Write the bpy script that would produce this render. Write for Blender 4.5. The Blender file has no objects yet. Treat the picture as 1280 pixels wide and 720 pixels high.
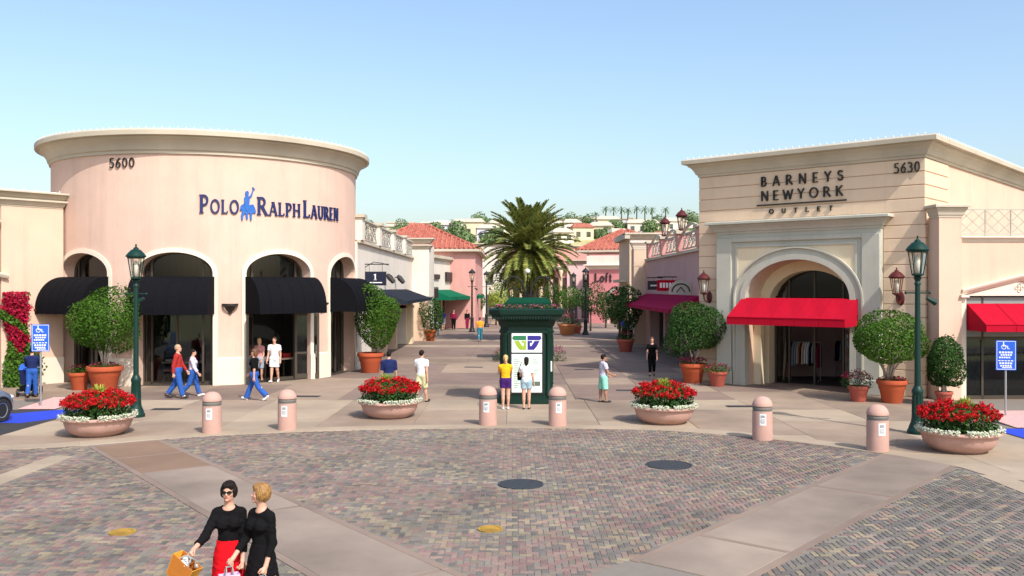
import bpy, math, random
import numpy as np
from mathutils import Vector, Matrix
from mathutils.geometry import tessellate_polygon
S = bpy.context.scene
COL = S.collection
pi = math.pi
rad = math.radians
rng = random.Random(7)

# ------------------------------------------------------------------ camera, sky, sun, exposure
F = 1138.0                                   # focal length in photo pixels (1280 wide)
CAMZ = 3.6
cd = bpy.data.cameras.new('camera'); cam = bpy.data.objects.new('camera', cd); COL.objects.link(cam)
cd.sensor_width = 36.0; cd.lens = 36.0 * F / 1280.0; cd.clip_start = 0.1; cd.clip_end = 3000
cam.location = (0, 0, CAMZ); cam.rotation_euler = (rad(90), 0, 0)
S.camera = cam
SUN_AZ = 33.0      # degrees to the right of straight behind the camera
SUN_EL = 46.0
W = bpy.data.worlds.new('World'); S.world = W; W.use_nodes = True
wn = W.node_tree.nodes; wl = W.node_tree.links
sky = wn.new('ShaderNodeTexSky'); sky.sky_type = 'NISHITA'; sky.sun_disc = False
sky.sun_elevation = rad(SUN_EL); sky.sun_rotation = rad(180 - SUN_AZ)
sky.air_density = 1.2; sky.dust_density = 2.6; sky.ozone_density = 2.7; sky.altitude = 50
wl.new(sky.outputs[0], wn['Background'].inputs[0]); wn['Background'].inputs[1].default_value = 0.15
sd = bpy.data.lights.new('sun', 'SUN'); sd.energy = 3.1; sd.angle = rad(0.6); sd.color = (1.0, 0.96, 0.91)
sun = bpy.data.objects.new('sun', sd); COL.objects.link(sun)
_s = Vector((math.sin(rad(SUN_AZ)) * math.cos(rad(SUN_EL)), -math.cos(rad(SUN_AZ)) * math.cos(rad(SUN_EL)), math.sin(rad(SUN_EL))))
sun.rotation_euler = (-_s).to_track_quat('-Z', 'Y').to_euler(); sun.location = (20, -20, 40)
S.view_settings.view_transform = 'Standard'; S.view_settings.look = 'None'
S.view_settings.exposure = 0.6; S.view_settings.gamma = 1.0
try:
    S.cycles.use_denoising = True
    S.cycles.max_bounces = 6; S.cycles.transparent_max_bounces = 12
except Exception:
    pass

def G(px, py):
    Y = F * CAMZ / (py - 360.0); return ((px - 640) / F * Y, Y)
def P(px, py, Y):
    return Vector(((px - 640) / F * Y, Y, CAMZ - (py - 360) * Y / F))

# ------------------------------------------------------------------ materials
MATS = {}
def mat(name, col, rough=0.7, var=0.08, scale=3.0, bump=0.0, bscale=40.0, metal=0.0, spec=0.4, stain=0.0, island=0.0,
        rand=0.0, transl=0.0, col2=None, emit=0.0, stretch=(1, 1, 1), streak=0.0):
    if name in MATS: return MATS[name]
    m = bpy.data.materials.new(name); m.use_nodes = True; MATS[name] = m
    nt = m.node_tree; n = nt.nodes; l = nt.links; b = n['Principled BSDF']; out = n['Material Output']
    b.inputs['Roughness'].default_value = rough; b.inputs['Metallic'].default_value = metal
    b.inputs['Specular IOR Level'].default_value = spec
    tc = n.new('ShaderNodeTexCoord'); mp = n.new('ShaderNodeMapping'); l.new(tc.outputs['Object'], mp.inputs[0]); mp.inputs['Scale'].default_value = stretch
    base = n.new('ShaderNodeRGB'); base.outputs[0].default_value = (*col, 1); cur = base.outputs[0]
    def mul(cur, fac_socket, lo, hi):
        r = n.new('ShaderNodeMapRange'); l.new(fac_socket, r.inputs[0]); r.inputs[3].default_value = lo; r.inputs[4].default_value = hi
        h = n.new('ShaderNodeHueSaturation'); l.new(r.outputs[0], h.inputs['Value']); l.new(cur, h.inputs['Color']); return h.outputs[0]
    if col2 is not None:
        mx = n.new('ShaderNodeMix'); mx.data_type = 'RGBA'; l.new(cur, mx.inputs[6]); mx.inputs[7].default_value = (*col2, 1)
        if island:
            g = n.new('ShaderNodeNewGeometry'); l.new(g.outputs['Random Per Island'], mx.inputs[0])
        else:
            q = n.new('ShaderNodeTexNoise'); l.new(mp.outputs[0], q.inputs['Vector']); q.inputs['Scale'].default_value = scale; q.inputs['Detail'].default_value = 5
            r = n.new('ShaderNodeMapRange'); l.new(q.outputs[0], r.inputs[0]); r.inputs[1].default_value = .35; r.inputs[2].default_value = .65; l.new(r.outputs[0], mx.inputs[0])
        cur = mx.outputs[2]
    if var:
        q = n.new('ShaderNodeTexNoise'); l.new(mp.outputs[0], q.inputs['Vector']); q.inputs['Scale'].default_value = scale; q.inputs['Detail'].default_value = 6
        q.inputs['Roughness'].default_value = .65
        cur = mul(cur, q.outputs[0], 1 - 2 * var, 1 + 2 * var)
    if stain:
        q = n.new('ShaderNodeTexNoise'); l.new(mp.outputs[0], q.inputs['Vector']); q.inputs['Scale'].default_value = scale * .23; q.inputs['Detail'].default_value = 8
        r = n.new('ShaderNodeMapRange'); l.new(q.outputs[0], r.inputs[0]); r.inputs[1].default_value = .42; r.inputs[2].default_value = .7
        cur = mul(cur, r.outputs[0], 1.0 + stain * .3, 1 - stain)
    if streak:
        m2 = n.new('ShaderNodeMapping'); l.new(tc.outputs['Object'], m2.inputs[0]); m2.inputs['Scale'].default_value = (1, 1, .07)
        q = n.new('ShaderNodeTexNoise'); l.new(m2.outputs[0], q.inputs['Vector']); q.inputs['Scale'].default_value = 2.2; q.inputs['Detail'].default_value = 7; q.inputs['Roughness'].default_value = .7
        r = n.new('ShaderNodeMapRange'); l.new(q.outputs[0], r.inputs[0]); r.inputs[1].default_value = .5; r.inputs[2].default_value = .78
        cur = mul(cur, r.outputs[0], 1.0, 1 - streak)
    if island:
        g = n.new('ShaderNodeNewGeometry'); cur = mul(cur, g.outputs['Random Per Island'], 1 - island, 1 + island)
    if rand:
        o = n.new('ShaderNodeObjectInfo'); cur = mul(cur, o.outputs['Random'], 1 - rand, 1 + rand)
    l.new(cur, b.inputs['Base Color'])
    if bump:
        q = n.new('ShaderNodeTexNoise'); l.new(mp.outputs[0], q.inputs['Vector']); q.inputs['Scale'].default_value = bscale; q.inputs['Detail'].default_value = 4
        bp = n.new('ShaderNodeBump'); bp.inputs['Strength'].default_value = bump; bp.inputs['Distance'].default_value = .02
        l.new(q.outputs[0], bp.inputs['Height']); l.new(bp.outputs[0], b.inputs['Normal'])
    if transl:
        t = n.new('ShaderNodeBsdfTranslucent'); l.new(cur, t.inputs[0]); ms = n.new('ShaderNodeMixShader'); ms.inputs[0].default_value = transl
        l.new(b.outputs[0], ms.inputs[1]); l.new(t.outputs[0], ms.inputs[2]); l.new(ms.outputs[0], out.inputs[0])
    if emit:
        l.new(cur, b.inputs['Emission Color']); b.inputs['Emission Strength'].default_value = emit
    return m
def glass_mat(name, tint, refl=0.12, trans=0.75):
    if name in MATS: return MATS[name]
    m = bpy.data.materials.new(name); m.use_nodes = True; MATS[name] = m
    n = m.node_tree.nodes; l = m.node_tree.links; n.remove(n['Principled BSDF'])
    t = n.new('ShaderNodeBsdfTransparent'); t.inputs[0].default_value = (*tint, 1)
    g = n.new('ShaderNodeBsdfGlossy'); g.inputs['Roughness'].default_value = .03; g.inputs[0].default_value = (.9, .95, 1, 1)
    lw = n.new('ShaderNodeLayerWeight'); lw.inputs[0].default_value = .15
    mr = n.new('ShaderNodeMapRange'); l.new(lw.outputs['Fresnel'], mr.inputs[0]); mr.inputs[3].default_value = refl * .4; mr.inputs[4].default_value = .45
    mx = n.new('ShaderNodeMixShader'); l.new(mr.outputs[0], mx.inputs[0]); l.new(t.outputs[0], mx.inputs[1]); l.new(g.outputs[0], mx.inputs[2])
    l.new(mx.outputs[0], n['Material Output'].inputs[0]); return m

def paver_mat():
    m = bpy.data.materials.new('paver_concrete'); m.use_nodes = True
    n = m.node_tree.nodes; l = m.node_tree.links; b = n['Principled BSDF']; b.inputs['Roughness'].default_value = .85; b.inputs['Specular IOR Level'].default_value = .25
    a = n.new('ShaderNodeAttribute'); a.attribute_name = 'tint'
    tc = n.new('ShaderNodeNewGeometry')
    q = n.new('ShaderNodeTexNoise'); l.new(tc.outputs['Position'], q.inputs['Vector']); q.inputs['Scale'].default_value = .55; q.inputs['Detail'].default_value = 5
    r = n.new('ShaderNodeMapRange'); l.new(q.outputs[0], r.inputs[0]); r.inputs[1].default_value = .3; r.inputs[2].default_value = .7; r.inputs[3].default_value = .76; r.inputs[4].default_value = 1.16
    q2 = n.new('ShaderNodeTexNoise'); l.new(tc.outputs['Position'], q2.inputs['Vector']); q2.inputs['Scale'].default_value = 60; q2.inputs['Detail'].default_value = 3
    r2 = n.new('ShaderNodeMapRange'); l.new(q2.outputs[0], r2.inputs[0]); r2.inputs[3].default_value = .75; r2.inputs[4].default_value = 1.25
    mm = n.new('ShaderNodeMath'); mm.operation = 'MULTIPLY'; l.new(r.outputs[0], mm.inputs[0]); l.new(r2.outputs[0], mm.inputs[1])
    h = n.new('ShaderNodeHueSaturation'); l.new(a.outputs['Color'], h.inputs['Color']); l.new(mm.outputs[0], h.inputs['Value']); l.new(h.outputs[0], b.inputs['Base Color'])
    bp = n.new('ShaderNodeBump'); bp.inputs['Strength'].default_value = .3; bp.inputs['Distance'].default_value = .01; l.new(q2.outputs[0], bp.inputs['Height']); l.new(bp.outputs[0], b.inputs['Normal'])
    return m

# ------------------------------------------------------------------ mesh helpers
class MB:
    def __init__(s): s.v = []; s.f = []; s.tint = []
    def add(s, vs, fs, M=None):
        o = len(s.v)
        s.v += [tuple(M @ Vector(p)) for p in vs] if M is not None else [tuple(p) for p in vs]
        s.f += [tuple(i + o for i in f) for f in fs]; return s
    def box(s, x0, x1, y0, y1, z0, z1, M=None):
        return s.add([(x0, y0, z0), (x1, y0, z0), (x1, y1, z0), (x0, y1, z0), (x0, y0, z1), (x1, y0, z1), (x1, y1, z1), (x0, y1, z1)],
                     [(0, 3, 2, 1), (4, 5, 6, 7), (0, 1, 5, 4), (1, 2, 6, 5), (2, 3, 7, 6), (3, 0, 4, 7)], M)
    def cham(s, x0, x1, y0, y1, z0, z1, c, M=None):      # box with chamfered vertical+horizontal edges on the -y face
        return s.add([(x0, y1, z0), (x1, y1, z0), (x1, y1, z1), (x0, y1, z1), (x0, y0 + c, z0), (x1, y0 + c, z0), (x1, y0 + c, z1), (x0, y0 + c, z1),
                      (x0 + c, y0, z0 + c), (x1 - c, y0, z0 + c), (x1 - c, y0, z1 - c), (x0 + c, y0, z1 - c)],
                     [(0, 1, 5, 4), (1, 2, 6, 5), (2, 3, 7, 6), (3, 0, 4, 7), (4, 5, 9, 8), (5, 6, 10, 9), (6, 7, 11, 10), (7, 4, 8, 11), (8, 9, 10, 11), (0, 3, 2, 1)], M)
    def slab(s, poly, z0, z1, c=0.006):                  # flat stone with eased top edge; convex poly
        n = len(poly); cx = sum(p[0] for p in poly) / n; cy = sum(p[1] for p in poly) / n
        def ins(p):
            d = math.hypot(p[0] - cx, p[1] - cy) or 1; k = max(0, 1 - c * 1.4 / d); return (cx + (p[0] - cx) * k, cy + (p[1] - cy) * k)
        vs = [(x, y, z0) for x, y in poly] + [(x, y, z1 - c) for x, y in poly] + [(*ins(p), z1) for p in poly]
        fs = [tuple(range(2 * n, 3 * n))]
        for i in range(n):
            j = (i + 1) % n; fs += [(i, j, n + j, n + i), (n + i, n + j, 2 * n + j, 2 * n + i)]
        return s.add(vs, fs)
    def prism(s, poly, z0, z1, M=None):                  # any simple polygon, ccw
        n = len(poly); tri = tessellate_polygon([[Vector((x, y, 0)) for x, y in poly]])
        vs = [(x, y, z0) for x, y in poly] + [(x, y, z1) for x, y in poly]
        fs = [tuple(i + n for i in t) for t in tri] + [tuple(reversed(t)) for t in tri]
        fs += [(i, (i + 1) % n, n + (i + 1) % n, n + i) for i in range(n)]
        return s.add(vs, fs, M)
    def lathe(s, prof, n=24, M=None, a0=0.0, a1=2 * pi, sx=1.0, sy=1.0):
        full = abs(a1 - a0 - 2 * pi) < 1e-6; k = n if full else n + 1; m = len(prof); vs = []
        for i in range(k):
            a = a0 + (a1 - a0) * i / n
            vs += [(r * math.cos(a) * sx, r * math.sin(a) * sy, z) for r, z in prof]
        fs = []
        for i in range(n):
            j = (i + 1) % k
            for q in range(m - 1):
                fs.append((i * m + q, j * m + q, j * m + q + 1, i * m + q + 1))
        return s.add(vs, fs, M)
    def tube(s, pts, r, n=8, cap=True, flat=None):
        pts = [Vector(p) for p in pts]; rr = r if isinstance(r, (list, tuple)) else [r] * len(pts); vs = []; up = None
        for i, p in enumerate(pts):
            d = (pts[min(i + 1, len(pts) - 1)] - pts[max(i - 1, 0)]).normalized()
            if up is None: up = d.orthogonal().normalized() if flat is None else (Vector(flat) - d * d.dot(Vector(flat))).normalized()
            else: up = (up - d * d.dot(up)).normalized()
            w = d.cross(up)
            vs += [tuple(p + (up * math.cos(2 * pi * k / n) + w * math.sin(2 * pi * k / n)) * rr[i]) for k in range(n)]
        fs = [(i * n + k, i * n + (k + 1) % n, (i + 1) * n + (k + 1) % n, (i + 1) * n + k) for i in range(len(pts) - 1) for k in range(n)]
        if cap: fs += [tuple(reversed(range(n))), tuple(range((len(pts) - 1) * n, len(pts) * n))]
        return s.add(vs, fs)
    def sweep(s, prof, frames, closed=False):            # prof: 2D (a,b); frames: list of (origin, A, B)
        m = len(prof); vs = []
        for o, A, B in frames: vs += [tuple(Vector(o) + Vector(A) * a + Vector(B) * b) for a, b in prof]
        fs = [(i * m + k, (i + 1) * m + k, (i + 1) * m + (k + 1) % m, i * m + (k + 1) % m) for i in range(len(frames) - 1) for k in range(m if closed else m - 1)]
        if closed: fs += [tuple(reversed(range(m))), tuple((len(frames) - 1) * m + k for k in range(m))]
        return s.add(vs, fs)
    def ellipsoid(s, c, r, n=12, m=8, M=None):
        vs = [(c[0], c[1], c[2] - r[2])]
        for j in range(1, m):
            t = -pi / 2 + pi * j / m
            vs += [(c[0] + r[0] * math.cos(t) * math.cos(2 * pi * i / n), c[1] + r[1] * math.cos(t) * math.sin(2 * pi * i / n), c[2] + r[2] * math.sin(t)) for i in range(n)]
        vs.append((c[0], c[1], c[2] + r[2])); fs = []
        for i in range(n):
            fs.append((0, 1 + (i + 1) % n, 1 + i)); fs.append((len(vs) - 1, 1 + (m - 2) * n + i, 1 + (m - 2) * n + (i + 1) % n))
            for j in range(m - 2): fs.append((1 + j * n + i, 1 + j * n + (i + 1) % n, 1 + (j + 1) * n + (i + 1) % n, 1 + (j + 1) * n + i))
        return s.add(vs, fs, M)
    def mesh(s, name, m, smooth=False):
        me = bpy.data.meshes.new(name); me.from_pydata(s.v, [], s.f); me.update()
        if m is not None: me.materials.append(m)
        if smooth: me.shade_smooth()
        return me
    def build(s, name, m, parent=None, smooth=False, loc=(0, 0, 0), rz=0.0, angle=None):
        me = s.mesh(name, m, smooth)
        o = bpy.data.objects.new(name, me); COL.objects.link(o); o.parent = parent; o.location = loc; o.rotation_euler = (0, 0, rz)
        if smooth and angle is not None: me.set_sharp_from_angle(angle=rad(angle))
        return o
def tag(o, label=None, cat=None, group=None, kind=None):
    if label: o['label'] = label
    if cat: o['category'] = cat
    if group: o['group'] = group
    if kind: o['kind'] = kind
    return o
def thing(name, label, cat, loc=(0, 0, 0), rz=0.0, group=None, kind=None):
    o = bpy.data.objects.new(name, None); COL.objects.link(o); o.location = loc; o.rotation_euler = (0, 0, rz); o.empty_display_size = .2
    return tag(o, label, cat, group, kind)
KIDS = {}
def dup(root, loc, rz=0.0, label=None, group=None, scale=None):
    kids = KIDS.get(root.name)
    if kids is None:
        kids = {}
        for o in COL.objects:
            if o.parent: kids.setdefault(o.parent.name, []).append(o)
        KIDS[root.name] = kids
    def cp(o, par):
        c = o.copy(); COL.objects.link(c); c.parent = par
        for k in kids.get(o.name, []): cp(k, c)
        return c
    r = cp(root, None); r.location = loc; r.rotation_euler = (0, 0, rz)
    if scale: r.scale = scale
    if label: r['label'] = label
    if group: r['group'] = group
    return r
def inst(name, me, parent, loc=(0, 0, 0), rot=(0, 0, 0), scale=(1, 1, 1)):
    o = bpy.data.objects.new(name, me); COL.objects.link(o); o.parent = parent; o.location = loc; o.rotation_euler = rot; o.scale = scale; return o

# arched wall in (u, depth, z) mapped to space
def arch_z(u, op):
    ua, ub, zb, zs, rise = op[:5]; t = max(-1, min(1, (u - (ua + ub) / 2) / ((ub - ua) / 2))); return zs + rise * math.sqrt(max(0, 1 - t * t))
def usamples(u0, u1, ops, step, fine=18):
    us = {round(u0, 5), round(u1, 5)}
    n = max(1, int(math.ceil((u1 - u0) / step)))
    for i in range(n + 1): us.add(round(u0 + (u1 - u0) * i / n, 5))
    for op in ops:
        us = {u for u in us if not (op[0] - .02 < u < op[1] + .02)} | {round(u0, 5), round(u1, 5)}
        for i in range(fine + 1):
            uu = op[0] + (op[1] - op[0]) * (.5 - .5 * math.cos(pi * i / fine))
            if u0 <= uu <= u1: us.add(round(uu, 5))
    return sorted(us)
def arched_wall(mb, fmap, u0, u1, z0, z1, ops, reveal, step=.4, d=0.0, fine=18):
    us = usamples(u0, u1, ops, step, fine)
    for a, b in zip(us, us[1:]):
        mid = (a + b) / 2; op = next((o for o in ops if o[0] < mid < o[1]), None)
        if op is None:
            mb.add([fmap(a, d, z0), fmap(b, d, z0), fmap(b, d, z1), fmap(a, d, z1)], [(0, 1, 2, 3)])
        else:
            za, zb = arch_z(a, op), arch_z(b, op)
            mb.add([fmap(a, d, za), fmap(b, d, zb), fmap(b, d, z1), fmap(a, d, z1)], [(0, 1, 2, 3)])
            mb.add([fmap(a, d, za), fmap(b, d, zb), fmap(b, d + reveal, zb), fmap(a, d + reveal, za)], [(0, 3, 2, 1)])
            if op[2] > z0 + .01:
                mb.add([fmap(a, d, z0), fmap(b, d, z0), fmap(b, d, op[2]), fmap(a, d, op[2])], [(0, 1, 2, 3)])
                mb.add([fmap(a, d, op[2]), fmap(b, d, op[2]), fmap(b, d + reveal, op[2]), fmap(a, d + reveal, op[2])], [(0, 1, 2, 3)])
    for op in ops:
        for u, fl in ((op[0], 0), (op[1], 1)):
            q = [fmap(u, d, op[2]), fmap(u, d, op[3]), fmap(u, d + reveal, op[3]), fmap(u, d + reveal, op[2])]
            mb.add(q, [(0, 1, 2, 3) if not fl else (3, 2, 1, 0)])
    return mb
def arch_outline(op, off=0.0, n=20, zb=None):
    uc = (op[0] + op[1]) / 2; hw = (op[1] - op[0]) / 2 + off; rise = op[4] + off
    pts = [(uc - hw, op[2] if zb is None else zb)]
    for i in range(n + 1):
        t = pi - pi * i / n; pts.append((uc + hw * math.cos(t), op[3] + rise * math.sin(t)))
    pts.append((uc + hw, op[2] if zb is None else zb)); return pts
def arch_trim(mb, fmap, op, w, proud, inner=0.0, zb=None, n=20):
    a = arch_outline(op, inner, n, zb); b = arch_outline(op, inner + w, n, zb)
    for i in range(len(a) - 1):
        p = [a[i], a[i + 1], b[i + 1], b[i]]
        mb.add([fmap(u, -proud, z) for u, z in p] + [fmap(u, 0, z) for u, z in p], [(3, 2, 1, 0), (0, 1, 5, 4), (2, 3, 7, 6)])
    return mb
# ------------------------------------------------------------------ stroke lettering
def arc(cx, cy, rx, ry, a0, a1, n=10): return [(cx + rx * math.cos(rad(a0 + (a1 - a0) * i / n)), cy + ry * math.sin(rad(a0 + (a1 - a0) * i / n))) for i in range(n + 1)]
GL = {  # width, [(stroke points, weight)] in a unit cap height; weight 1 thick, 0 thin
 'P': (.62, [([(.12, 0), (.12, 1)], 1), ([(.12, .95), (.3, .95)] + arc(.3, .7, .24, .25, 90, -90) + [(.12, .45)], .6)]),
 'R': (.74, [([(.12, 0), (.12, 1)], 1), ([(.12, .95), (.3, .95)] + arc(.3, .72, .23, .23, 90, -90) + [(.12, .49)], .6), ([(.32, .49), (.68, 0)], 1)]),
 'B': (.64, [([(.12, 0), (.12, 1)], 1), ([(.12, .95), (.28, .95)] + arc(.28, .74, .2, .21, 90, -90) + [(.12, .53)], .6), ([(.28, .53)] + arc(.28, .29, .26, .24, 90, -90) + [(.12, .05)], .6)]),
 'O': (.9, [(arc(.45, .5, .36, .46, 0, 360, 24), .75)]),
 'L': (.6, [([(.12, 0), (.12, 1)], 1), ([(.12, .05), (.54, .05), (.56, .2)], .3)]),
 'A': (.8, [([(.08, 0), (.4, 1)], .4), ([(.4, 1), (.72, 0)], 1), ([(.2, .33), (.6, .33)], .2)]),
 'H': (.8, [([(.12, 0), (.12, 1)], 1), ([(.68, 0), (.68, 1)], 1), ([(.12, .5), (.68, .5)], .2)]),
 'U': (.76, [([(.12, 1), (.12, .34)] + arc(.38, .34, .26, .3, 180, 360) + [(.64, 1)], .7)]),
 'E': (.58, [([(.12, 0), (.12, 1)], 1), ([(.12, .95), (.52, .95)], .3), ([(.12, .5), (.45, .5)], .3), ([(.12, .05), (.54, .05)], .3)]),
 'N': (.8, [([(.12, 0), (.12, 1)], .6), ([(.12, 1), (.68, 0)], 1), ([(.68, 0), (.68, 1)], .6)]),
 'Y': (.7, [([(.06, 1), (.35, .48)], .9), ([(.64, 1), (.35, .48)], .6), ([(.35, .5), (.35, 0)], .9)]),
 'S': (.55, [(arc(.28, .74, .2, .21, 20, 270, 9) + arc(.28, .29, .21, .24, 90, -160, 9), .75)]),
 'W': (1.0, [([(.05, 1), (.28, 0)], .9), ([(.28, 0), (.5, .9)], .5), ([(.5, .9), (.72, 0)], .9), ([(.72, 0), (.95, 1)], .5)]),
 'K': (.7, [([(.12, 0), (.12, 1)], 1), ([(.6, 1), (.14, .46)], .6), ([(.26, .58), (.64, 0)], 1)]),
 'T': (.66, [([(.33, 0), (.33, 1)], 1), ([(.04, .95), (.62, .95)], .4)]),
 'I': (.26, [([(.13, 0), (.13, 1)], 1)]),
 'F': (.56, [([(.12, 0), (.12, 1)], 1), ([(.12, .95), (.52, .95)], .3), ([(.12, .52), (.45, .52)], .3)]),
 'o': (.6, [(arc(.3, .32, .22, .3, 0, 360, 18), .75)]), 'f': (.42, [([(.4, .93)] + arc(.3, .8, .13, .18, 60, 180, 6) + [(.17, 0)], .9), ([(.03, .58), (.36, .58)], .3)]),
 't': (.4, [([(.17, .9), (.17, .12), (.34, .04)], .9), ([(.03, .58), (.34, .58)], .3)]),
 '1': (.4, [([(.22, 0), (.22, 1), (.06, .82)], 1), ([(.05, .03), (.38, .03)], .3)]),
 '5': (.56, [([(.48, .95), (.14, .95), (.12, .56)], .6), (arc(.24, .32, .24, .29, 105, -140, 10), .8)]),
 '6': (.58, [([(.46, .97), (.2, .68)] + arc(.29, .3, .2, .27, 150, 510, 14), .8)]),
 '0': (.58, [(arc(.29, .5, .21, .46, 0, 360, 20), .8)]),
 '3': (.54, [(arc(.22, .74, .2, .22, 140, -90, 8) + arc(.22, .28, .24, .25, 90, -145, 9), .8)]),
}
def ribbon(mb, pts, w, dep, fmap, sx, sy, u0, z0):
    n = len(pts); L = []; Rr = []
    q = [(p[0] * sx, p[1] * sy) for p in pts]
    closed = math.hypot(q[0][0] - q[-1][0], q[0][1] - q[-1][1]) < 1e-6
    for i in range(n):
        a = q[i - 1] if i > 0 else (q[-2] if closed else q[0]); b = q[i + 1] if i < n - 1 else (q[1] if closed else q[-1])
        dx, dy = b[0] - a[0], b[1] - a[1]; d = math.hypot(dx, dy) or 1
        nx, ny = -dy / d * w / 2, dx / d * w / 2
        L.append((q[i][0] + nx, q[i][1] + ny)); Rr.append((q[i][0] - nx, q[i][1] - ny))
    for i in range(n - 1):
        p = [Rr[i], Rr[i + 1], L[i + 1], L[i]]
        vs = [fmap(u0 + x, -dep, z0 + y) for x, y in p] + [fmap(u0 + x, .004, z0 + y) for x, y in p]
        mb.add(vs, [(0, 1, 2, 3), (1, 0, 4, 5), (3, 2, 6, 7), (0, 3, 7, 4), (2, 1, 5, 6)])
def glyph(ch, h, wscale, weight, serif, fmap, u0, z0, dep):
    w, strokes = GL[ch]; mb = MB()
    for pts, k in strokes:
        ribbon(mb, pts, h * (weight * (.4 + .6 * k)), dep, fmap, h * wscale, h, u0, z0)
        if serif and ch not in 'SO5603':
            for p, o in ((pts[0], pts[1]), (pts[-1], pts[-2])):
                if p[1] in (0, 1) and abs(p[1] - o[1]) > .3:
                    yy = .025 if p[1] == 0 else .975
                    ribbon(mb, [(p[0] - .15, yy), (p[0] + .15, yy)], h * .055, dep, fmap, h * wscale, h, u0, z0)
    return mb, w * h * wscale
def write(parent, text, u0, u1, z0, h, weight, m, fmap, serif=False, dep=.06, small=None, name='letter', gap=.12):
    hs = [h if (small is None or i in small) else h * .76 for i in range(len(text))]
    tot = sum(GL[c][0] * q for c, q in zip(text, hs) if c != ' ') + gap * h * (len(text) - 1)
    ws = (u1 - u0) / tot; u = u0
    for c, q in zip(text, hs):
        if c == ' ': u += gap * h * ws; continue
        mb, w = glyph(c, q, ws, weight, serif, fmap, u, z0, dep); mb.build(name, m, parent); u += w + gap * h * ws
# ------------------------------------------------------------------ palette
M_PEACH = mat('peach_stucco', (.665, .455, .355), .9, .05, 1.3, .45, 35, stain=.07, streak=.14)
M_PEACHW = mat('wing_stucco', (.67, .47, .345), .9, .05, 1.3, .3, 60, stain=.07, streak=.14)
M_CREAM = mat('cream_plaster', (.74, .61, .41), .85, .03, 2, .12, 80, stain=.06, streak=.1)
M_TRIM = mat('pale_trim', (.74, .64, .51), .8, .03, 2, .1, 70, stain=.06)
M_CORN = mat('cornice_stone', (.52, .45, .345), .8, .05, 2, .15, 60, stain=.14)
M_BOARD = mat('cream_board', (.71, .525, .365), .85, .04, 1.6, .15, 80, stain=.08, rand=.04, streak=.12)
M_GREYST = mat('grey_cast_stone', (.48, .46, .38), .8, .04, 2, .15, 70, stain=.09, streak=.14)
M_NAVY = mat('navy_canvas', (.006, .006, .0078), .9, .1, 5, .15, 200, spec=.08)
M_RED = mat('red_canvas', (.40, .004, .02), .85, .06, 4, .12, 200, spec=.1)
M_MAG = mat('magenta_canvas', (.33, .008, .06), .85, .08, 4, .12, 200, spec=.1)
M_GREENC = mat('green_canvas', (.006, .12, .06), .85, .08, 4, .12, 200, spec=.1)
M_SLATE = mat('slate_canvas', (.022, .026, .036), .85, .08, 4, .12, 200, spec=.1)
M_FRAME = mat('bronze_frame', (.075, .058, .042), .45, .05, 8, metal=.3)
M_DARK = mat('interior_shade', (.02, .018, .016), .9, .1, 3)  # near-black for inner walls and backs: the shops' indoor shade is in the colour
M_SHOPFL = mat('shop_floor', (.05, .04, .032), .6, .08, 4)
M_GLASS = glass_mat('shop_glass', (.34, .38, .38))
M_CLEAR = glass_mat('clear_glass', (.9, .93, .92), .06)
M_GREENM = mat('dark_green_paint', (.004, .030, .021), .45, .08, 6, .05, 60, spec=.3)
M_KIOSK = mat('kiosk_green_paint', (.0022, .023, .014), .5, .08, 4, .05, 60, spec=.3)
M_NAVYL = mat('navy_letter', (.012, .02, .10), .5, .02)
M_BLUEL = mat('blue_emblem', (.02, .12, .42), .5, .08, 6)
M_BLACKL = mat('black_letter', (.025, .02, .018), .5, .02)
M_TERRA = mat('terracotta', (.44, .085, .03), .85, .07, 5, .15, 50, stain=.12)
M_PINKC = mat('pink_concrete', (.50, .30, .24), .85, .06, 9, .2, 70, stain=.12)
M_BANDG = mat('grey_band', (.16, .14, .12), .7, .08, 10)
M_WHITE = mat('white_paint', (.8, .8, .78), .6, .03, 4)
M_OFFW = mat('white_stucco', (.72, .64, .54), .9, .04, 1.5, .2, 60, stain=.08, streak=.14)
M_PINKST = mat('pink_stucco', (.60, .30, .255), .9, .05, 1.5, .15, 80, stain=.08, streak=.14)
M_MAUVE = mat('mauve_stucco', (.47, .30, .275), .9, .05, 1.5, .15, 80, stain=.08, streak=.14)
M_BEIGE = mat('beige_stucco', (.60, .44, .31), .9, .05, 1.5, .15, 80, stain=.08, streak=.14)
M_TILE = mat('clay_roof_tile', (.30, .075, .05), .85, .14, 3, .1, 30, col2=(.42, .14, .09), rand=.1)
M_LATT = mat('pale_lattice', (.42, .39, .33), .7, .05, 4)
M_MAROON = mat('maroon_metal', (.085, .014, .014), .45, .06, 8, spec=.3)
M_LANT = glass_mat('lantern_glass', (.95, .92, .85), .2)
M_MILK = mat('milky_glass', (.75, .72, .66), .3, .02)
M_SIGNB = mat('sign_blue', (.015, .10, .55), .45, .05, 6)
M_STEEL = mat('galvanised_steel', (.42, .42, .42), .45, .06, 8, metal=.7)
M_SOIL = mat('potting_soil', (.06, .04, .028), .95, .2, 12, .4, 30)
M_LEAF = mat('topiary_leaf', (.036, .10, .010), .5, 0, spec=.12, island=.28, col2=(.075, .155, .016), transl=.22)
M_LEAFD = mat('dark_leaf', (.022, .065, .013), .5, 0, spec=.12, island=.28, col2=(.042, .095, .018), transl=.2)
M_LEAFL = mat('lime_leaf', (.22, .34, .03), .6, 0, island=.3, col2=(.4, .46, .07), transl=.3)
M_BARK = mat('pale_bark', (.36, .30, .24), .9, .12, 9, .3, 40)
M_BARKD = mat('dark_bark', (.10, .075, .055), .9, .15, 9, .4, 30)
M_PETAL = mat('red_petal', (.34, .004, .008), .7, 0, spec=.12, island=.4, col2=(.56, .014, .016), transl=.2)
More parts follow.
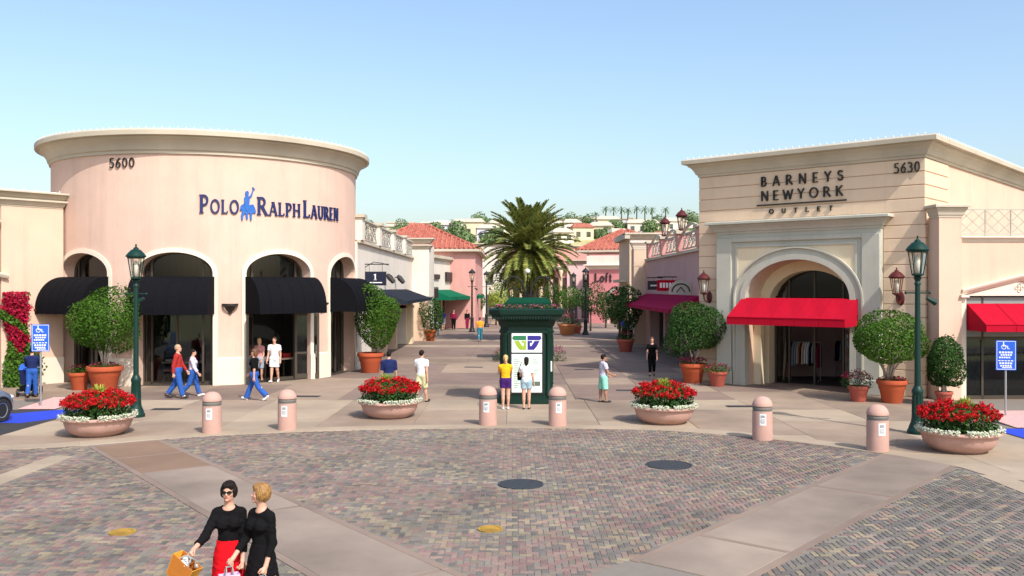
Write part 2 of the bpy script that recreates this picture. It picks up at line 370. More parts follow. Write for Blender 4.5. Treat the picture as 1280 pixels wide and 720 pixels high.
M_PETALD = mat('dark_red_petal', (.22, .01, .03), .6, 0, island=.4, col2=(.4, .03, .09), transl=.2)
M_PETALW = mat('white_petal', (.72, .72, .62), .7, 0, island=.15, col2=(.5, .55, .35), transl=.2)
M_BOUG = mat('bougainvillea_bract', (.26, .006, .018), .6, 0, spec=.12, island=.35, col2=(.42, .012, .05), transl=.25)
M_PALM = mat('palm_leaflet', (.085, .135, .022), .42, 0, spec=.12, island=.4, col2=(.33, .32, .085), transl=.32)
M_IRON = mat('black_iron', (.012, .016, .014), .5, .05, 8)
M_SKIN = mat('skin', (.60, .32, .22), .55, .04, 12)
M_SKIND = mat('tan_skin', (.36, .18, .11), .55, .04, 12)

# ------------------------------------------------------------------ ground
def hillz(x, y):
    t = max(0.0, min(1.0, (y - 128) / 92.0)); t = t * t * (3 - 2 * t)
    return t * (17.0 + .8 * math.sin(x * .045) + .5 * math.sin(x * .11 + 1)) + max(0, min(1, (y - 220) / 200)) * 3
M_GRASSH = mat('dry_hill_grass', (.46, .40, .20), .95, .2, .12, .3, 3, col2=(.34, .33, .14))
mb = MB(); xs = [-330, -260] + list(range(-200, 201, 10)) + [260, 330]; ys = [-60, 0, 60, 120] + list(range(128, 241, 8)) + [300, 360, 420]
nx = len(xs)
mb.v = [(x, y, hillz(x, y) - .1) for y in ys for x in xs]
mb.f = [(j * nx + i, j * nx + i + 1, (j + 1) * nx + i + 1, (j + 1) * nx + i) for j in range(len(ys) - 1) for i in range(nx - 1)]
tag(mb.build('terrain', M_GRASSH, None, True), 'dry grassy ground rising to a low hill behind the shops', kind='structure')

CP = [(-40, 20.6), (-22, 20.4), (-14, 20.2)] + [G(*p) for p in [(0, 562), (100, 557), (200, 549), (300, 543), (400, 539), (500, 536.5), (640, 535), (800, 537), (900, 543), (1000, 553), (1110, 568), (1190, 582), (1280, 601)]] + [(13, 15.2), (20, 12.4), (40, 5)]
def curve_pts(off=0.0):
    out = []
    for i in range(1, len(CP) - 2):
        p0, p1, p2, p3 = CP[i - 1], CP[i], CP[i + 1], CP[i + 2]
        for k in range(6):
            t = k / 6; q = [.5 * (2 * p1[a] + (p2[a] - p0[a]) * t + (2 * p0[a] - 5 * p1[a] + 4 * p2[a] - p3[a]) * t * t + (3 * p1[a] - p0[a] - 3 * p2[a] + p3[a]) * t ** 3) for a in (0, 1)]
            out.append(q)
    r = []
    for i, q in enumerate(out):
        a, b = out[max(0, i - 1)], out[min(len(out) - 1, i + 1)]; dx, dy = b[0] - a[0], b[1] - a[1]; d = math.hypot(dx, dy)
        r.append((q[0] - dy / d * off, q[1] + dx / d * off))
    return r
CF = curve_pts(0); CB = curve_pts(.62)
def curve_y(x, C=None):
    C = C or CF
    for a, b in zip(C, C[1:]):
        if a[0] <= x <= b[0]: return a[1] + (b[1] - a[1]) * (x - a[0]) / max(1e-6, b[0] - a[0])
    return C[0][1] if x < C[0][0] else C[-1][1]
M_CONC = mat('tan_concrete', (.282, .207, .148), .88, .16, .9, .2, 60, stain=.36, rand=.05)
M_CONC2 = mat('reddish_concrete', (.212, .148, .115), .88, .16, .9, .2, 60, stain=.22, rand=.05)
M_CONC3 = mat('pale_concrete', (.345, .268, .188), .88, .10, 1.4, .2, 60, stain=.2, rand=.07)
M_BORD = mat('border_concrete', (.23, .165, .125), .88, .08, 1.1, .2, 60, stain=.3)
M_RUST = mat('brown_concrete', (.20, .125, .08), .88, .08, 1.1, .2, 60, stain=.25, rand=.08)
M_STRIP = mat('grey_concrete', (.258, .198, .152), .9, .16, 1.0, .2, 60, stain=.45, rand=.06)
M_JOINT = mat('joint_mortar', (.20, .17, .14), .95, .1, 5)
pave = MB().box(-60, 60, 14, 131, -.09, -.016).build('pavement', M_JOINT); tag(pave, 'tan concrete pavement of the plaza and the shopping street', kind='structure')
def clip(poly, a, b):                                   # keep left of a->b
    out = []; f = lambda p: (b[0] - a[0]) * (p[1] - a[1]) - (b[1] - a[1]) * (p[0] - a[0])
    for i, p in enumerate(poly):
        q = poly[(i + 1) % len(poly)]; fp, fq = f(p), f(q)
        if fp >= 0: out.append(p)
        if fp * fq < 0: t = fp / (fp - fq); out.append((p[0] + (q[0] - p[0]) * t, p[1] + (q[1] - p[1]) * t))
    return out
def asphalt_zone(x, y): return (x < -12.6 and 20.9 < y < 27.0) or (x > 12.3 and y < 23.4 and y > curve_y(x, CB) + .2)
r2 = random.Random(3)
def slab_row(y0, y1, x0, x1, w, mats):
    n = max(1, round((x1 - x0) / w)); g = .006
    for i in range(n):
        a, b = x0 + (x1 - x0) * i / n + g, x0 + (x1 - x0) * (i + 1) / n - g
        poly = [(a, y0 + g), (b, y0 + g), (b, y1 - g), (a, y1 - g)]; cx, cy = (a + b) / 2, (y0 + y1) / 2
        if y1 < curve_y(cx) + .05: continue
        if y0 < max(curve_y(a), curve_y(b), curve_y(cx)) + .1:
            pa, pb = (cx - .3, curve_y(cx - .3) + .25), (cx + .3, curve_y(cx + .3) + .25); poly = clip(poly, pa, pb)
            if len(poly) < 3: continue
        if asphalt_zone(cx, cy): continue
        MB().slab(poly, -.015, 0.0).build('slab', r2.choice(mats), pave)
edges = [(-12.5, 20.9), (-12.5, 27.0)]
yy = 15.2; rows = []
while yy < 43: rows.append((yy, yy + 2.35)); yy += 2.35
for i, (a, b) in enumerate(rows):
    ms = [M_CONC, M_CONC, M_CONC3] if a < 29 else ([M_CONC, M_CONC, M_CONC2] if a < 36 else [M_CONC2, M_CONC2, M_CONC])
    if b > 20.9 and a < 27: slab_row(a, b, -12.5, 12.2, 2.47, ms)
    elif a >= 27: slab_row(a, b, -21, 20, 2.56, ms)
    else: slab_row(a, b, -12.5, 12.2, 2.47, ms)
Yl = rows[-1][1]
for k, (a, b, ms) in enumerate([(Yl, 47.5, [M_CONC2, M_CONC]), (47.5, 51.5, [M_CONC2]), (51.5, 55.5, [M_CONC2]), (55.5, 57.5, [M_CONC3]), (57.5, 62, [M_CONC2]), (62, 63.6, [M_CONC3]), (63.6, 70, [M_CONC2]), (70, 77, [M_CONC2]), (77, 79, [M_CONC3]), (79, 90, [M_CONC2]), (90, 105, [M_CONC2, M_CONC]), (105, 130, [M_CONC])]):
    slab_row(a, b, -9.5, 12.5, 3.7, ms)
# curved pale band along the paved street
MB_ = None; step = 3
for i in range(0, len(CF) - step, step):
    fr = CF[i:i + step + 1]; bk = CB[i:i + step + 1]
    if fr[-1][0] < -16 or fr[0][0] > 13: continue
    sh = lambda L: [(p[0], p[1]) for p in L]
    poly = sh(fr) + sh(bk)[::-1]
    MB().slab(poly, -.014, .006, .004).build('kerb_slab', M_CONC3, pave)
# paved street: mortar bed, pavers, concrete strips
bed = MB().prism([(-40, 4)] + [(40, 4), (40, 4.9)] + [p for p in CF[::-1]] , -.085, -.011).build('paved_street', M_JOINT)
tag(bed, 'street of mixed pink grey and buff herringbone pavers', kind='structure')
SL = [(-9.18, 20.28), (-8.03, 21.0)]; dl = Vector((7.0, -9.2)).normalized()
SR = [(8.05, 19.5), (8.84, 18.45)]; dr = Vector((-6.4, -7.6)).normalized()
nl = Vector((-dl.y, dl.x)); nr = Vector((dr.y, -dr.x))
cl = (Vector(G(125, 562)) + Vector(G(205, 555))) / 2; cr = (Vector(G(1110, 569)) + Vector(G(1185, 583))) / 2
HWS = .80
def in_strip(x, y, pad=0.0):
    p = Vector((x, y))
    for c, d in ((cl, dl), (cr, dr)):
        q = p - c; t = q.dot(d)
        if -1.2 < t < 15.5 and abs(q.x * d.y - q.y * d.x) < HWS + pad: return True
    return (abs(x + 9.62) < .27 or abs(x - 9.22) < .27) and y < 19.6
def strip(c, d, t0, t1, mats, seed):
    rr = random.Random(seed); side = Vector((-d.y, d.x)); t = t0; k = 0
    def quad(ta, tb, sa, sb): return [tuple(c + d * ta + side * sa), tuple(c + d * tb + side * sa), tuple(c + d * tb + side * sb), tuple(c + d * ta + side * sb)]
    def ccw(q):
        ar = sum(q[i][0] * q[(i + 1) % 4][1] - q[(i + 1) % 4][0] * q[i][1] for i in range(4)); return q if ar > 0 else q[::-1]
    while t < t1:
        L = min(1.9 if k < 2 and mats[0] is M_RUST else 4.3, t1 - t)
        m = mats[min(k, len(mats) - 1)]
        MB().slab(ccw(quad(t + .05, t + L - .05, -HWS + .13, HWS - .13)), -.01, .004).build('strip_slab', m, bed)
        MB().slab(ccw(quad(t - .045, t + .045, -HWS + .135, HWS - .135)), -.01, .0035).build('cross_band', M_BORD, bed)
        for sgn in (-1, 1): MB().slab(ccw(quad(t, t + L - .008, sgn * (HWS - .125), sgn * HWS)), -.01, .003).build('border_band', M_BORD, bed)
        t += L; k += 1
strip(cl, dl, -.55, 15.2, [M_RUST, M_RUST, M_STRIP], 1)
strip(cr, dr, -.55, 9.75, [M_STRIP], 2)
for x in (-9.62, 9.22):
    y = 19.5 if x < 0 else 17.55
    while y > 9:
        MB().slab([(x - .25, y - 1.6), (x + .25, y - 1.6), (x + .25, y - .01), (x - .25, y - .01)], -.01, .004).build('strip_slab', M_CONC3, bed); y -= 1.6
COVERS = [(Vector(G(651, 605)), .42, 0), (Vector(G(836, 581)), .47, 0), (Vector(G(613, 661)), .19, 1), (Vector(G(153, 665)), .19, 1)]
TINTS = [(.238, .160, .134), (.195, .163, .136), (.262, .213, .142), (.132, .117, .103), (.205, .130, .115), (.182, .163, .123), (.25, .18, .128), (.15, .133, .12)]
def tint_mesh(me, cols):
    a = me.color_attributes.new('tint', 'FLOAT_COLOR', 'CORNER'); buf = np.empty((len(me.loops), 4), np.float32)
    for p in me.polygons:
        buf[p.loop_start:p.loop_start + p.loop_total] = (*cols[p.index], 1)
    a.data.foreach_set('color', buf.ravel())
M_PAVER = paver_mat()
PU = .092; singles = []; field = []; rp = random.Random(11)
for iy in range(int(10.9 / PU), int(23.8 / PU)):
    y = iy * PU; lim = .57 * y + .4
    for ix in range(-int(lim / PU) - 1, int(lim / PU) + 2):
        c = (ix - iy) % 4
        if c not in (0, 3): continue
        x = ix * PU; hor = c == 0
        cx, cy = (x + PU, y + PU / 2) if hor else (x + PU / 2, y + PU)
        if cy > curve_y(cx) - .02 or in_strip(cx, cy, .03): continue
        if any((cx - q.x) ** 2 + (cy - q.y) ** 2 < (rr_ + .05) ** 2 for q, rr_, _ in COVERS): continue
        greyer = in_front = (cx > 2 and (Vector((cx, cy)) - cr).x * dr.y - (Vector((cx, cy)) - cr).y * dr.x < 0)
        nv = math.sin(cx * 1.1 + 2 * math.sin(cy * .7)) + math.sin(cy * 1.7 + cx * .6)
        w = [1.2 + .5 * nv, 1.2, 1.0 - .35 * nv, 1.1 - .3 * nv, 1 + .4 * nv, 1.0 - .3 * nv, .8, .8]
        if greyer: w = [.5, 1.6, .5, 2.2, .4, 1.6, .3, 1.2]
        t = rp.choices(range(8), [max(.15, q) for q in w])[0]
        (singles if len(singles) < 300 and cy > 11.3 and abs(cx) < .565 * cy else field).append((cx, cy, hor, t))
def paver_shape(mb, cx, cy, hor, dz=0.0):
    hx, hy = (PU - .005, PU / 2 - .005) if hor else (PU / 2 - .005, PU - .005); e = .006; z = dz
    return mb.add([(cx - hx, cy - hy, -.013), (cx + hx, cy - hy, -.013), (cx + hx, cy + hy, -.013), (cx - hx, cy + hy, -.013),
                   (cx - hx + e, cy - hy + e, z), (cx + hx - e, cy - hy + e, z), (cx + hx - e, cy + hy - e, z), (cx - hx + e, cy + hy - e, z)],
                  [(4, 5, 6, 7), (0, 1, 5, 4), (1, 2, 6, 5), (2, 3, 7, 6), (3, 0, 4, 7)])
pm = {}
for hor in (True, False):
    for t, cc in enumerate(TINTS):
        me = paver_shape(MB(), 0, 0, hor).mesh('paver', M_PAVER); tint_mesh(me, [cc] * 5); pm[hor, t] = me
for cx, cy, hor, t in singles: inst('paver', pm[hor, t], bed, (cx, cy, rp.uniform(-.002, .001)))
mb = MB(); cols = []
for cx, cy, hor, t in field:
    paver_shape(mb, cx, cy, hor, rp.uniform(-.002, .001)); k = rp.uniform(.86, 1.14); cols += [tuple(v * k for v in TINTS[t])] * 5
o = mb.build('paver_field', M_PAVER, bed); tint_mesh(o.data, cols); o['kind'] = 'stuff'
M_CASTI = mat('cast_iron', (.05, .053, .058), .55, .15, 12, .3, 60, metal=.3); M_YELP = mat('yellow_paint', (.36, .21, .03), .8, .25, 14, stain=.4)
for k, (q, r, yel) in enumerate(COVERS):
    lab = ['dark round iron manhole cover nearest the middle of the paved street', 'dark round iron manhole cover below the right planter', 'small round yellow valve cover in the middle pavers', 'small round yellow valve cover in the left pavers'][k]
    o = MB().lathe([(0, .004), (r - .05, .004), (r - .05, -.004), (r - .035, -.004), (r - .035, .006), (r, .006), (r, -.02)], 32).build('valve_cover' if yel else 'manhole_cover', M_YELP if yel else M_CASTI, None, False, (q.x, q.y, .002))
    tag(o, lab, 'valve cover' if yel else 'manhole cover', 'yellow valve covers' if yel else 'iron manhole covers')
    rib = MB()
    for i in range(-4, 5):
        h = math.sqrt(max(0, (r - .07) ** 2 - (i * r * .2) ** 2))
        if h > .04: rib.box(-h, h, i * r * .2 - .012, i * r * .2 + .012, .003, .009)
    rib.build('tread_pattern', M_YELP if yel else M_CASTI, o)
# parking bays
M_ASPH = mat('asphalt', (.035, .034, .036), .9, .12, 5, .4, 90, stain=.2); M_BLUEP = mat('blue_marking_paint', (.012, .05, .52), .7, .08, 5, .1, 60, stain=.12)
o = MB().box(-40, -12.52, 20.95, 27.0, -.014, -.008).build('parking_bay', M_ASPH); tag(o, 'dark asphalt parking bay beside the round store', kind='structure')
MB().prism([(-14.9, 24.6), (-13.15, 24.3), (-12.62, 25.2), (-12.62, 26.95), (-13.4, 26.95), (-14.9, 25.6)], -.008, -.004).build('blue_marking', M_BLUEP, o)
o = MB().box(12.25, 40, 15, 23.4, -.014, -.006).build('parking_lane', M_ASPH); tag(o, 'asphalt parking lane beside the right flower bowl', kind='structure')
MB().prism([(12.3, 21.0), (12.9, 20.4), (14.5, 21.6), (13.5, 23.3), (12.3, 23.3)], -.006, -.002).build('blue_marking', M_BLUEP, o)
M_RAMP = mat('pink_ramp', (.62, .36, .33), .85, .05, 5, .3, 60)
def ramp(name, x0, x1, y0, y1, label):
    o = MB().add([(x0, y0, .004), (x1, y0, .004), (x1, y1, .10), (x0, y1, .10), (x0, y1, 0), (x1, y1, 0)], [(0, 1, 2, 3), (0, 3, 4), (1, 5, 2), (3, 2, 5, 4)]).build(name, M_RAMP); tag(o, label, kind='structure')
    d = MB()
    for i in range(int((x1 - x0) / .12)):
        for j in range(int((y1 - y0) / .12)):
            x, y = x0 + .06 + i * .12, y0 + .06 + j * .12; z = .004 + .096 * (y - y0) / (y1 - y0)
            d.box(x - .02, x + .02, y - .02, y + .02, z - .004, z + .008)
    d.build('dome_field', M_RAMP, o)['kind'] = 'stuff'
ramp('kerb_ramp', -14.7, -13.6, 27.05, 29.2, 'pink kerb ramp behind the blue parking marking by the car')
ramp('kerb_ramp', 13.0, 15.5, 23.45, 26.0, 'pink kerb ramp beside the blue marking on the far right')

# ------------------------------------------------------------------ shared building pieces
def box_cornice(parent, x0, x1, y, z, h, out, m, name='cornice', left=True, right=True, back=.3):
    """Straight moulded cornice along x, front face towards -y, with mitred returns."""
    prof = [(0, 0), (.10 * out, 0), (.14 * out, .16 * h), (.26 * out, .2 * h), (.34 * out, .36 * h), (.54 * out, .56 * h), (.66 * out, .62 * h), (.66 * out, .76 * h), (out, .77 * h), (out, .93 * h), (.9 * out, h), (-back, h), (-back, 0)]
    fr = []
    if left: fr.append(((x0, y + back + .6, z), (-1, 0, 0), (0, 0, 1)))
    fr.append(((x0, y, z), ((-1 if left else 0), -1, 0), (0, 0, 1)))
    fr.append(((x1, y, z), ((1 if right else 0), -1, 0), (0, 0, 1)))
    if right: fr.append(((x1, y + back + .6, z), (1, 0, 0), (0, 0, 1)))
    mb = MB(); mb.sweep(prof, fr, True); return mb.build(name, m, parent)
def bulbs(parent, pts, name='bulb_string'):
    mb = MB()
    for p in pts: mb.ellipsoid((p[0], p[1], p[2] + .04), (.02, .02, .03), 6, 4); mb.box(p[0] - .01, p[0] + .01, p[1] - .01, p[1] + .01, p[2], p[2] + .03)
    for a, b in zip(pts, pts[1:]): mb.tube([a, b], .01, 4, False)
    return mb.build(name, M_WHITE, parent)
def flat(x, d, z): return (x, d, z)
def slope_awning(parent, x0, x1, z1, z0, val, proj, m, y=0.0, ends=True, name='awning', flare=0.0):
    """Sloped fabric awning on a frame: sheet, valance, end gores; front towards -y."""
    mb = MB(); n = max(2, int((x1 - x0) / .8)); t = .02
    for s in range(n):
        a = x0 + (x1 - x0) * s / n; b = x0 + (x1 - x0) * (s + 1) / n; mid = (a + b) / 2
        cols = []
        for x in (a, mid, b):
            sag = -.035 if x == mid else 0
            cols.append([(x, y - .02, z1), (x, y - proj * .5, (z1 + z0) / 2 + sag), (x, y - proj, z0), (x, y - proj - .005, z0 - val)])
        for i in (0, 1):
            for k in range(3): mb.add([cols[i][k], cols[i + 1][k], cols[i + 1][k + 1], cols[i][k + 1]], [(0, 3, 2, 1)])
    if ends:
        for x in (x0, x1): mb.add([(x, y - .02, z1), (x, y - proj, z0), (x, y - proj, z0 - val), (x, y - .02, z0 - val)], [(0, 1, 2, 3)])
    o = mb.build(name, m, parent)
    md = o.modifiers.new('thick', 'SOLIDIFY'); md.thickness = .012
    for q in range(1, n): MB().tube([(x0 + (x1 - x0) * q / n, y - .022, z1 + .008), (x0 + (x1 - x0) * q / n, y - proj * .5, (z1 + z0) / 2 + .008), (x0 + (x1 - x0) * q / n, y - proj - .004, z0 + .006), (x0 + (x1 - x0) * q / n, y - proj - .012, z0 - val)], .007, 4).build('awning_seam', m, o)
    MB().tube([(x0, y - proj - .012, z0), (x1, y - proj - .012, z0)], .009, 4).build('awning_hem', m, o)
    f = MB()
    for x in (x0 + .04, x1 - .04):
        f.tube([(x, y, z1 - .03), (x, y - proj + .03, z0 - .03)], .015, 6); f.tube([(x, y, z0 - val * .5), (x, y - proj + .03, z0 - val * .5)], .015, 6)
    f.tube([(x0 + .04, y - proj + .03, z0 - .03), (x1 - .04, y - proj + .03, z0 - .03)], .015, 6); f.build('awning_frame', M_STEEL, o)
    return o
def lantern_parts(root, r, h, mframe, finial=True):
    """Four-sided tapered lantern, origin at its bottom centre."""
    f = MB(); b, t = r * .62, r
    f.lathe([(0, 0), (b * .5, 0), (b * .7, .03 * h), (b * 1.15, .05 * h), (b * 1.15, .09 * h), (0, .09 * h)], 8)
    z0, z1 = .09 * h, .62 * h
    for k in range(6):
        a = pi / 6 + k * pi / 3; f.tube([(b * math.cos(a), b * math.sin(a), z0), (t * math.cos(a), t * math.sin(a), z1)], r * .065, 5)
    f.lathe([(t * 1.12, z1), (t * 1.12, z1 + .04 * h), (t * .9, z1 + .05 * h), (t * .9, z1)], 6, Matrix.Rotation(pi / 6, 4, 'Z'))
    f.build('lantern_frame', mframe, root)
    g = MB()
    for k in range(6):
        a, c = pi / 6 + k * pi / 3, pi / 6 + (k + 1) * pi / 3
        g.add([(b * .98 * math.cos(a), b * .98 * math.sin(a), z0), (b * .98 * math.cos(c), b * .98 * math.sin(c), z0), (t * .98 * math.cos(c), t * .98 * math.sin(c), z1), (t * .98 * math.cos(a), t * .98 * math.sin(a), z1)], [(0, 1, 2, 3)])
    g.build('lantern_glass', M_LANT, root)
    MB().lathe([(0, z0), (r * .3, z0 + .02), (r * .33, z0 + .25 * h), (r * .22, z1 - .08 * h), (0, z1 - .06 * h)], 10).build('lamp', M_MILK, root, True)
    c = MB().lathe([(t * 1.28, z1 + .04 * h), (t * 1.3, z1 + .07 * h), (t * 1.02, z1 + .15 * h), (t * .62, z1 + .24 * h), (t * .36, z1 + .26 * h), (t * .34, z1 + .29 * h), (t * .12, z1 + .33 * h), (t * .09, z1 + .36 * h), (t * .14, z1 + .38 * h), (0, z1 + .42 * h)], 16)
    c.lathe([(0, z1 + .045 * h), (t * 1.27, z1 + .045 * h)], 16); c.build('lantern_cap', mframe, root, True, angle=40)
def wall_lantern(loc, rz, label, m, s=1.0, group='maroon wall lanterns'):
    root = thing('wall_lantern', label, 'wall lantern', loc, rz, group)     # origin on wall; wall is local +y
    mb = MB().lathe([(0, 0), (.10 * s, 0), (.12 * s, .02), (.09 * s, .05), (0, .06)], 12, Matrix.Translation((0, 0, -.1 * s)) @ Matrix.Rotation(pi / 2, 4, 'X') @ Matrix.Scale(2.0, 4, (0, 1, 0)))
    mb.build('wall_plate', m, root, True, angle=40)
    pts = [(0, -.03, -.15 * s), (0, -.2 * s, -.28 * s), (0, -.4 * s, -.2 * s), (0, -.45 * s, .0)]
    a = MB().tube(pts, .028 * s, 6); a.tube([(0, -.03, 0), (0, -.22 * s, .02), (0, -.42 * s, .0)], .02 * s, 6); a.build('bracket_arm', m, root)
    before = set(COL.objects)
    lantern_parts(root, .2 * s, .9 * s, m)
    for o in set(COL.objects) - before: o.location = (0, -.45 * s, .0)
    return root
# ------------------------------------------------------------------ round store (left)
DC = (-13.07, 39.5); DR = 6.2
store = thing('round_store', 'round peach stucco store with navy awnings, blue lettering and wide moulded cornice', 'shop building', (DC[0], DC[1], 0))
def dmap(u, d, z):
    t = u / DR; r = DR - d; return (r * math.sin(t), -r * math.cos(t), z)
DOPS = [(c - 1.36, c + 1.36, 0.0, 4.15, .76) for c in (-3.22, .69, 4.61, 8.52)]
mb = arched_wall(MB(), dmap, -pi * DR, pi * DR, 0, 8.62, DOPS, .75, .45)
mb.build('wall', M_PEACH, store)
pl = MB()
for a, b in [(-8, DOPS[0][0]), (DOPS[0][1], DOPS[1][0]), (DOPS[1][1], DOPS[2][0]), (DOPS[2][1], DOPS[3][0]), (DOPS[3][1], 14)]:
    us = [a + (b - a) * i / 6 for i in range(7)]
    a2, b2 = us[0] - .0, us[-1] + .0
    pl = MB()
    for q, w in zip(us, us[1:]):
        pl.add([dmap(q, -.05, 0), dmap(w, -.05, 0), dmap(w, -.05, .98), dmap(q, -.05, .98), dmap(q, 0, 1.02), dmap(w, 0, 1.02)], [(0, 1, 2, 3), (3, 2, 5, 4)])
    for q in (a, b): pl.add([dmap(q, -.05, 0), dmap(q, 0, 0), dmap(q, 0, 1.02), dmap(q, -.05, .98)], [(0, 1, 2, 3)])
    pl.build('plinth', M_TRIM, store)
R0 = DR
MB().lathe([(R0 - .02, 8.5), (R0 + .07, 8.52), (R0 + .07, 8.62), (R0 + .13, 8.66), (R0 + .16, 8.76), (R0 + .22, 8.88), (R0 + .34, 9.01), (R0 + .42, 9.05), (R0 + .42, 9.13), (R0 + .59, 9.135), (R0 + .60, 9.3), (R0 + .56, 9.36), (R0 - .3, 9.40), (R0 - .3, 9.1)], 120).build('cornice', M_CORN, store, True, angle=28)
MB().lathe([(0, 9.08), (R0 - .28, 9.08)], 60).build('roof', M_CORN, store)
bulbs(store, [((R0 + .5) * math.sin(t), -(R0 + .5) * math.cos(t), 9.36) for t in [rad(-85 + 2.4 * i) for i in range(80)]])
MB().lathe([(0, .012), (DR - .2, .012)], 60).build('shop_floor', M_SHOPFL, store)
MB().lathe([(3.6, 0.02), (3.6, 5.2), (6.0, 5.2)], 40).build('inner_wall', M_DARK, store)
for k, op in enumerate(DOPS):
    arch_trim(MB(), dmap, op, .17, .045).build('arch_trim', M_TRIM, store)
    # storefront frame + glass at depth .55
    uc = (op[0] + op[1]) / 2; D = .5; fm = MB()
    ol = arch_outline(op, -.005, 20)
    for a, b in zip(ol, ol[1:]):
        pts = [dmap(a[0], D, a[1]), dmap(b[0], D, b[1])]; fm.tube(pts, .065, 4)
    def bar(ua, ub, za, zb, d0=D - .05, d1=D + .05):
        fm.add([dmap(ua, d0, za), dmap(ub, d0, za), dmap(ub, d1, za), dmap(ua, d1, za), dmap(ua, d0, zb), dmap(ub, d0, zb), dmap(ub, d1, zb), dmap(ua, d1, zb)], [(0, 3, 2, 1), (4, 5, 6, 7), (0, 1, 5, 4), (1, 2, 6, 5), (2, 3, 7, 6), (3, 0, 4, 7)])
    bar(op[0], op[1], 2.62, 2.72); bar(op[0], op[1], 3.5, 3.62); bar(op[0], op[1], 0, .12)
    for q in (-1.0, 1.0): bar(uc + q - .04, uc + q + .04, 0.1, arch_z(uc + q, op))
    if k != 2: bar(uc - .035, uc + .035, .1, 2.62)
    else: bar(uc - .04, uc + .04, 2.7, 3.5)
    fm.build('storefront_frame', M_FRAME, store)
    gl = MB(); us = [op[0] + (op[1] - op[0]) * i / 10 for i in range(11)]
    for a, b in zip(us, us[1:]):
        zb = .1 if (k != 2 or not (uc - .98 < (a + b) / 2 < uc + .98)) else 2.7
        gl.add([dmap(a, D, zb), dmap(b, D, zb), dmap(b, D, arch_z(b, op)), dmap(a, D, arch_z(a, op))], [(0, 1, 2, 3)])
    gl.build('storefront_glass', M_GLASS, store)
    # quarter-round awning
    rt = uc / DR; M = Matrix.Translation((DR * math.sin(rt), -DR * math.cos(rt), 0)) @ Matrix.Rotation(rt, 4, 'Z')
    aw = MB(); hw = 1.40; N = 12; top, bot, pr = 4.02, 2.78, 1.0
    prof = [(-pr * math.sin(pi / 2 * i / N), bot + (top - bot) * math.cos(pi / 2 * i / N)) for i in range(N + 1)] + [(-pr, bot - .14)]
    xs_ = [-hw + 2 * hw * i / 6 for i in range(7)]
    for a, b in zip(xs_, xs_[1:]):
        for p, q in zip(prof, prof[1:]): aw.add([(a, p[0] - .02, p[1]), (b, p[0] - .02, p[1]), (b, q[0] - .02, q[1]), (a, q[0] - .02, q[1])], [(0, 3, 2, 1)], M)
    for x in (-hw, hw):
        aw.add([(x, .25, bot - .14)] + [(x, p[0] - .02, p[1]) for p in prof] + [(x, .25, top)], [tuple([0] + list(range(len(prof), 0, -1)) + [len(prof) + 1])], M)
    o = aw.build('awning', M_NAVY, store); md = o.modifiers.new('thick', 'SOLIDIFY'); md.thickness = .015
    sm = MB()
    for x in xs_[1:-1]: sm.tube([M @ Vector((x, p[0] - .028, p[1])) for p in prof], .006, 4)
    sm.build('awning_seam', M_NAVY, o)
# open doors of the third arch
def door_leaf(M, w, h, name='door', parent=store):
    f = MB(); s = .09
    f.box(0, s, -.025, .025, .02, h, M); f.box(w - s, w, -.025, .025, .02, h, M); f.box(s, w - s, -.025, .025, .02, .22, M); f.box(s, w - s, -.025, .025, h - s, h, M); f.box(s, w - s, -.025, .025, 1.0, 1.08, M)
    o = f.build(name, M_FRAME, parent)
    MB().box(s, w - s, -.006, .006, .22, h - s, M).build('glass', M_GLASS, o)
    MB().tube([M @ Vector((w - .13, -.07, .85)), M @ Vector((w - .13, -.07, 1.35))], .015, 6).build('handle', M_STEEL, o)
for u, ang in ((DOPS[2][1] - .4, -35), (DOPS[2][0] + .38, -118)):
    q = Vector(dmap(u, .45, 0)); t = u / DR
    door_leaf(Matrix.Translation(q) @ Matrix.Rotation(t + rad(ang), 4, 'Z'), .95, 2.6)
for u in (2.66, 6.57):
    t = u / DR; M = Matrix.Translation(dmap(u, -.02, 2.95)) @ Matrix.Rotation(t, 4, 'Z')
    c = MB().lathe([(.0, -.34), (.07, -.3), (.07, -.24), (.15, -.17), (.22, -.04), (.30, .0), (.30, .07), (.26, .07), (.2, .0)], 12, M, pi, 2 * pi); c.build('wall_sconce', M_BLACKL, store, True, angle=35)
sign = thing('store_sign', None, None); sign.parent = store
write(sign, 'POLO', 1.60, 2.98, 6.36, .68, .15, M_NAVYL, dmap, True, small=[0])
write(sign, 'RALPH', 3.66, 5.45, 6.36, .68, .15, M_NAVYL, dmap, True, small=[0])
write(sign, 'LAUREN', 5.62, 7.72, 6.36, .68, .15, M_NAVYL, dmap, True, small=[0])
num = thing('street_number', None, None); num.parent = store
write(num, '5600', -1.78, -.74, 8.02, .36, .10, M_BLACKL, dmap, name='digit')
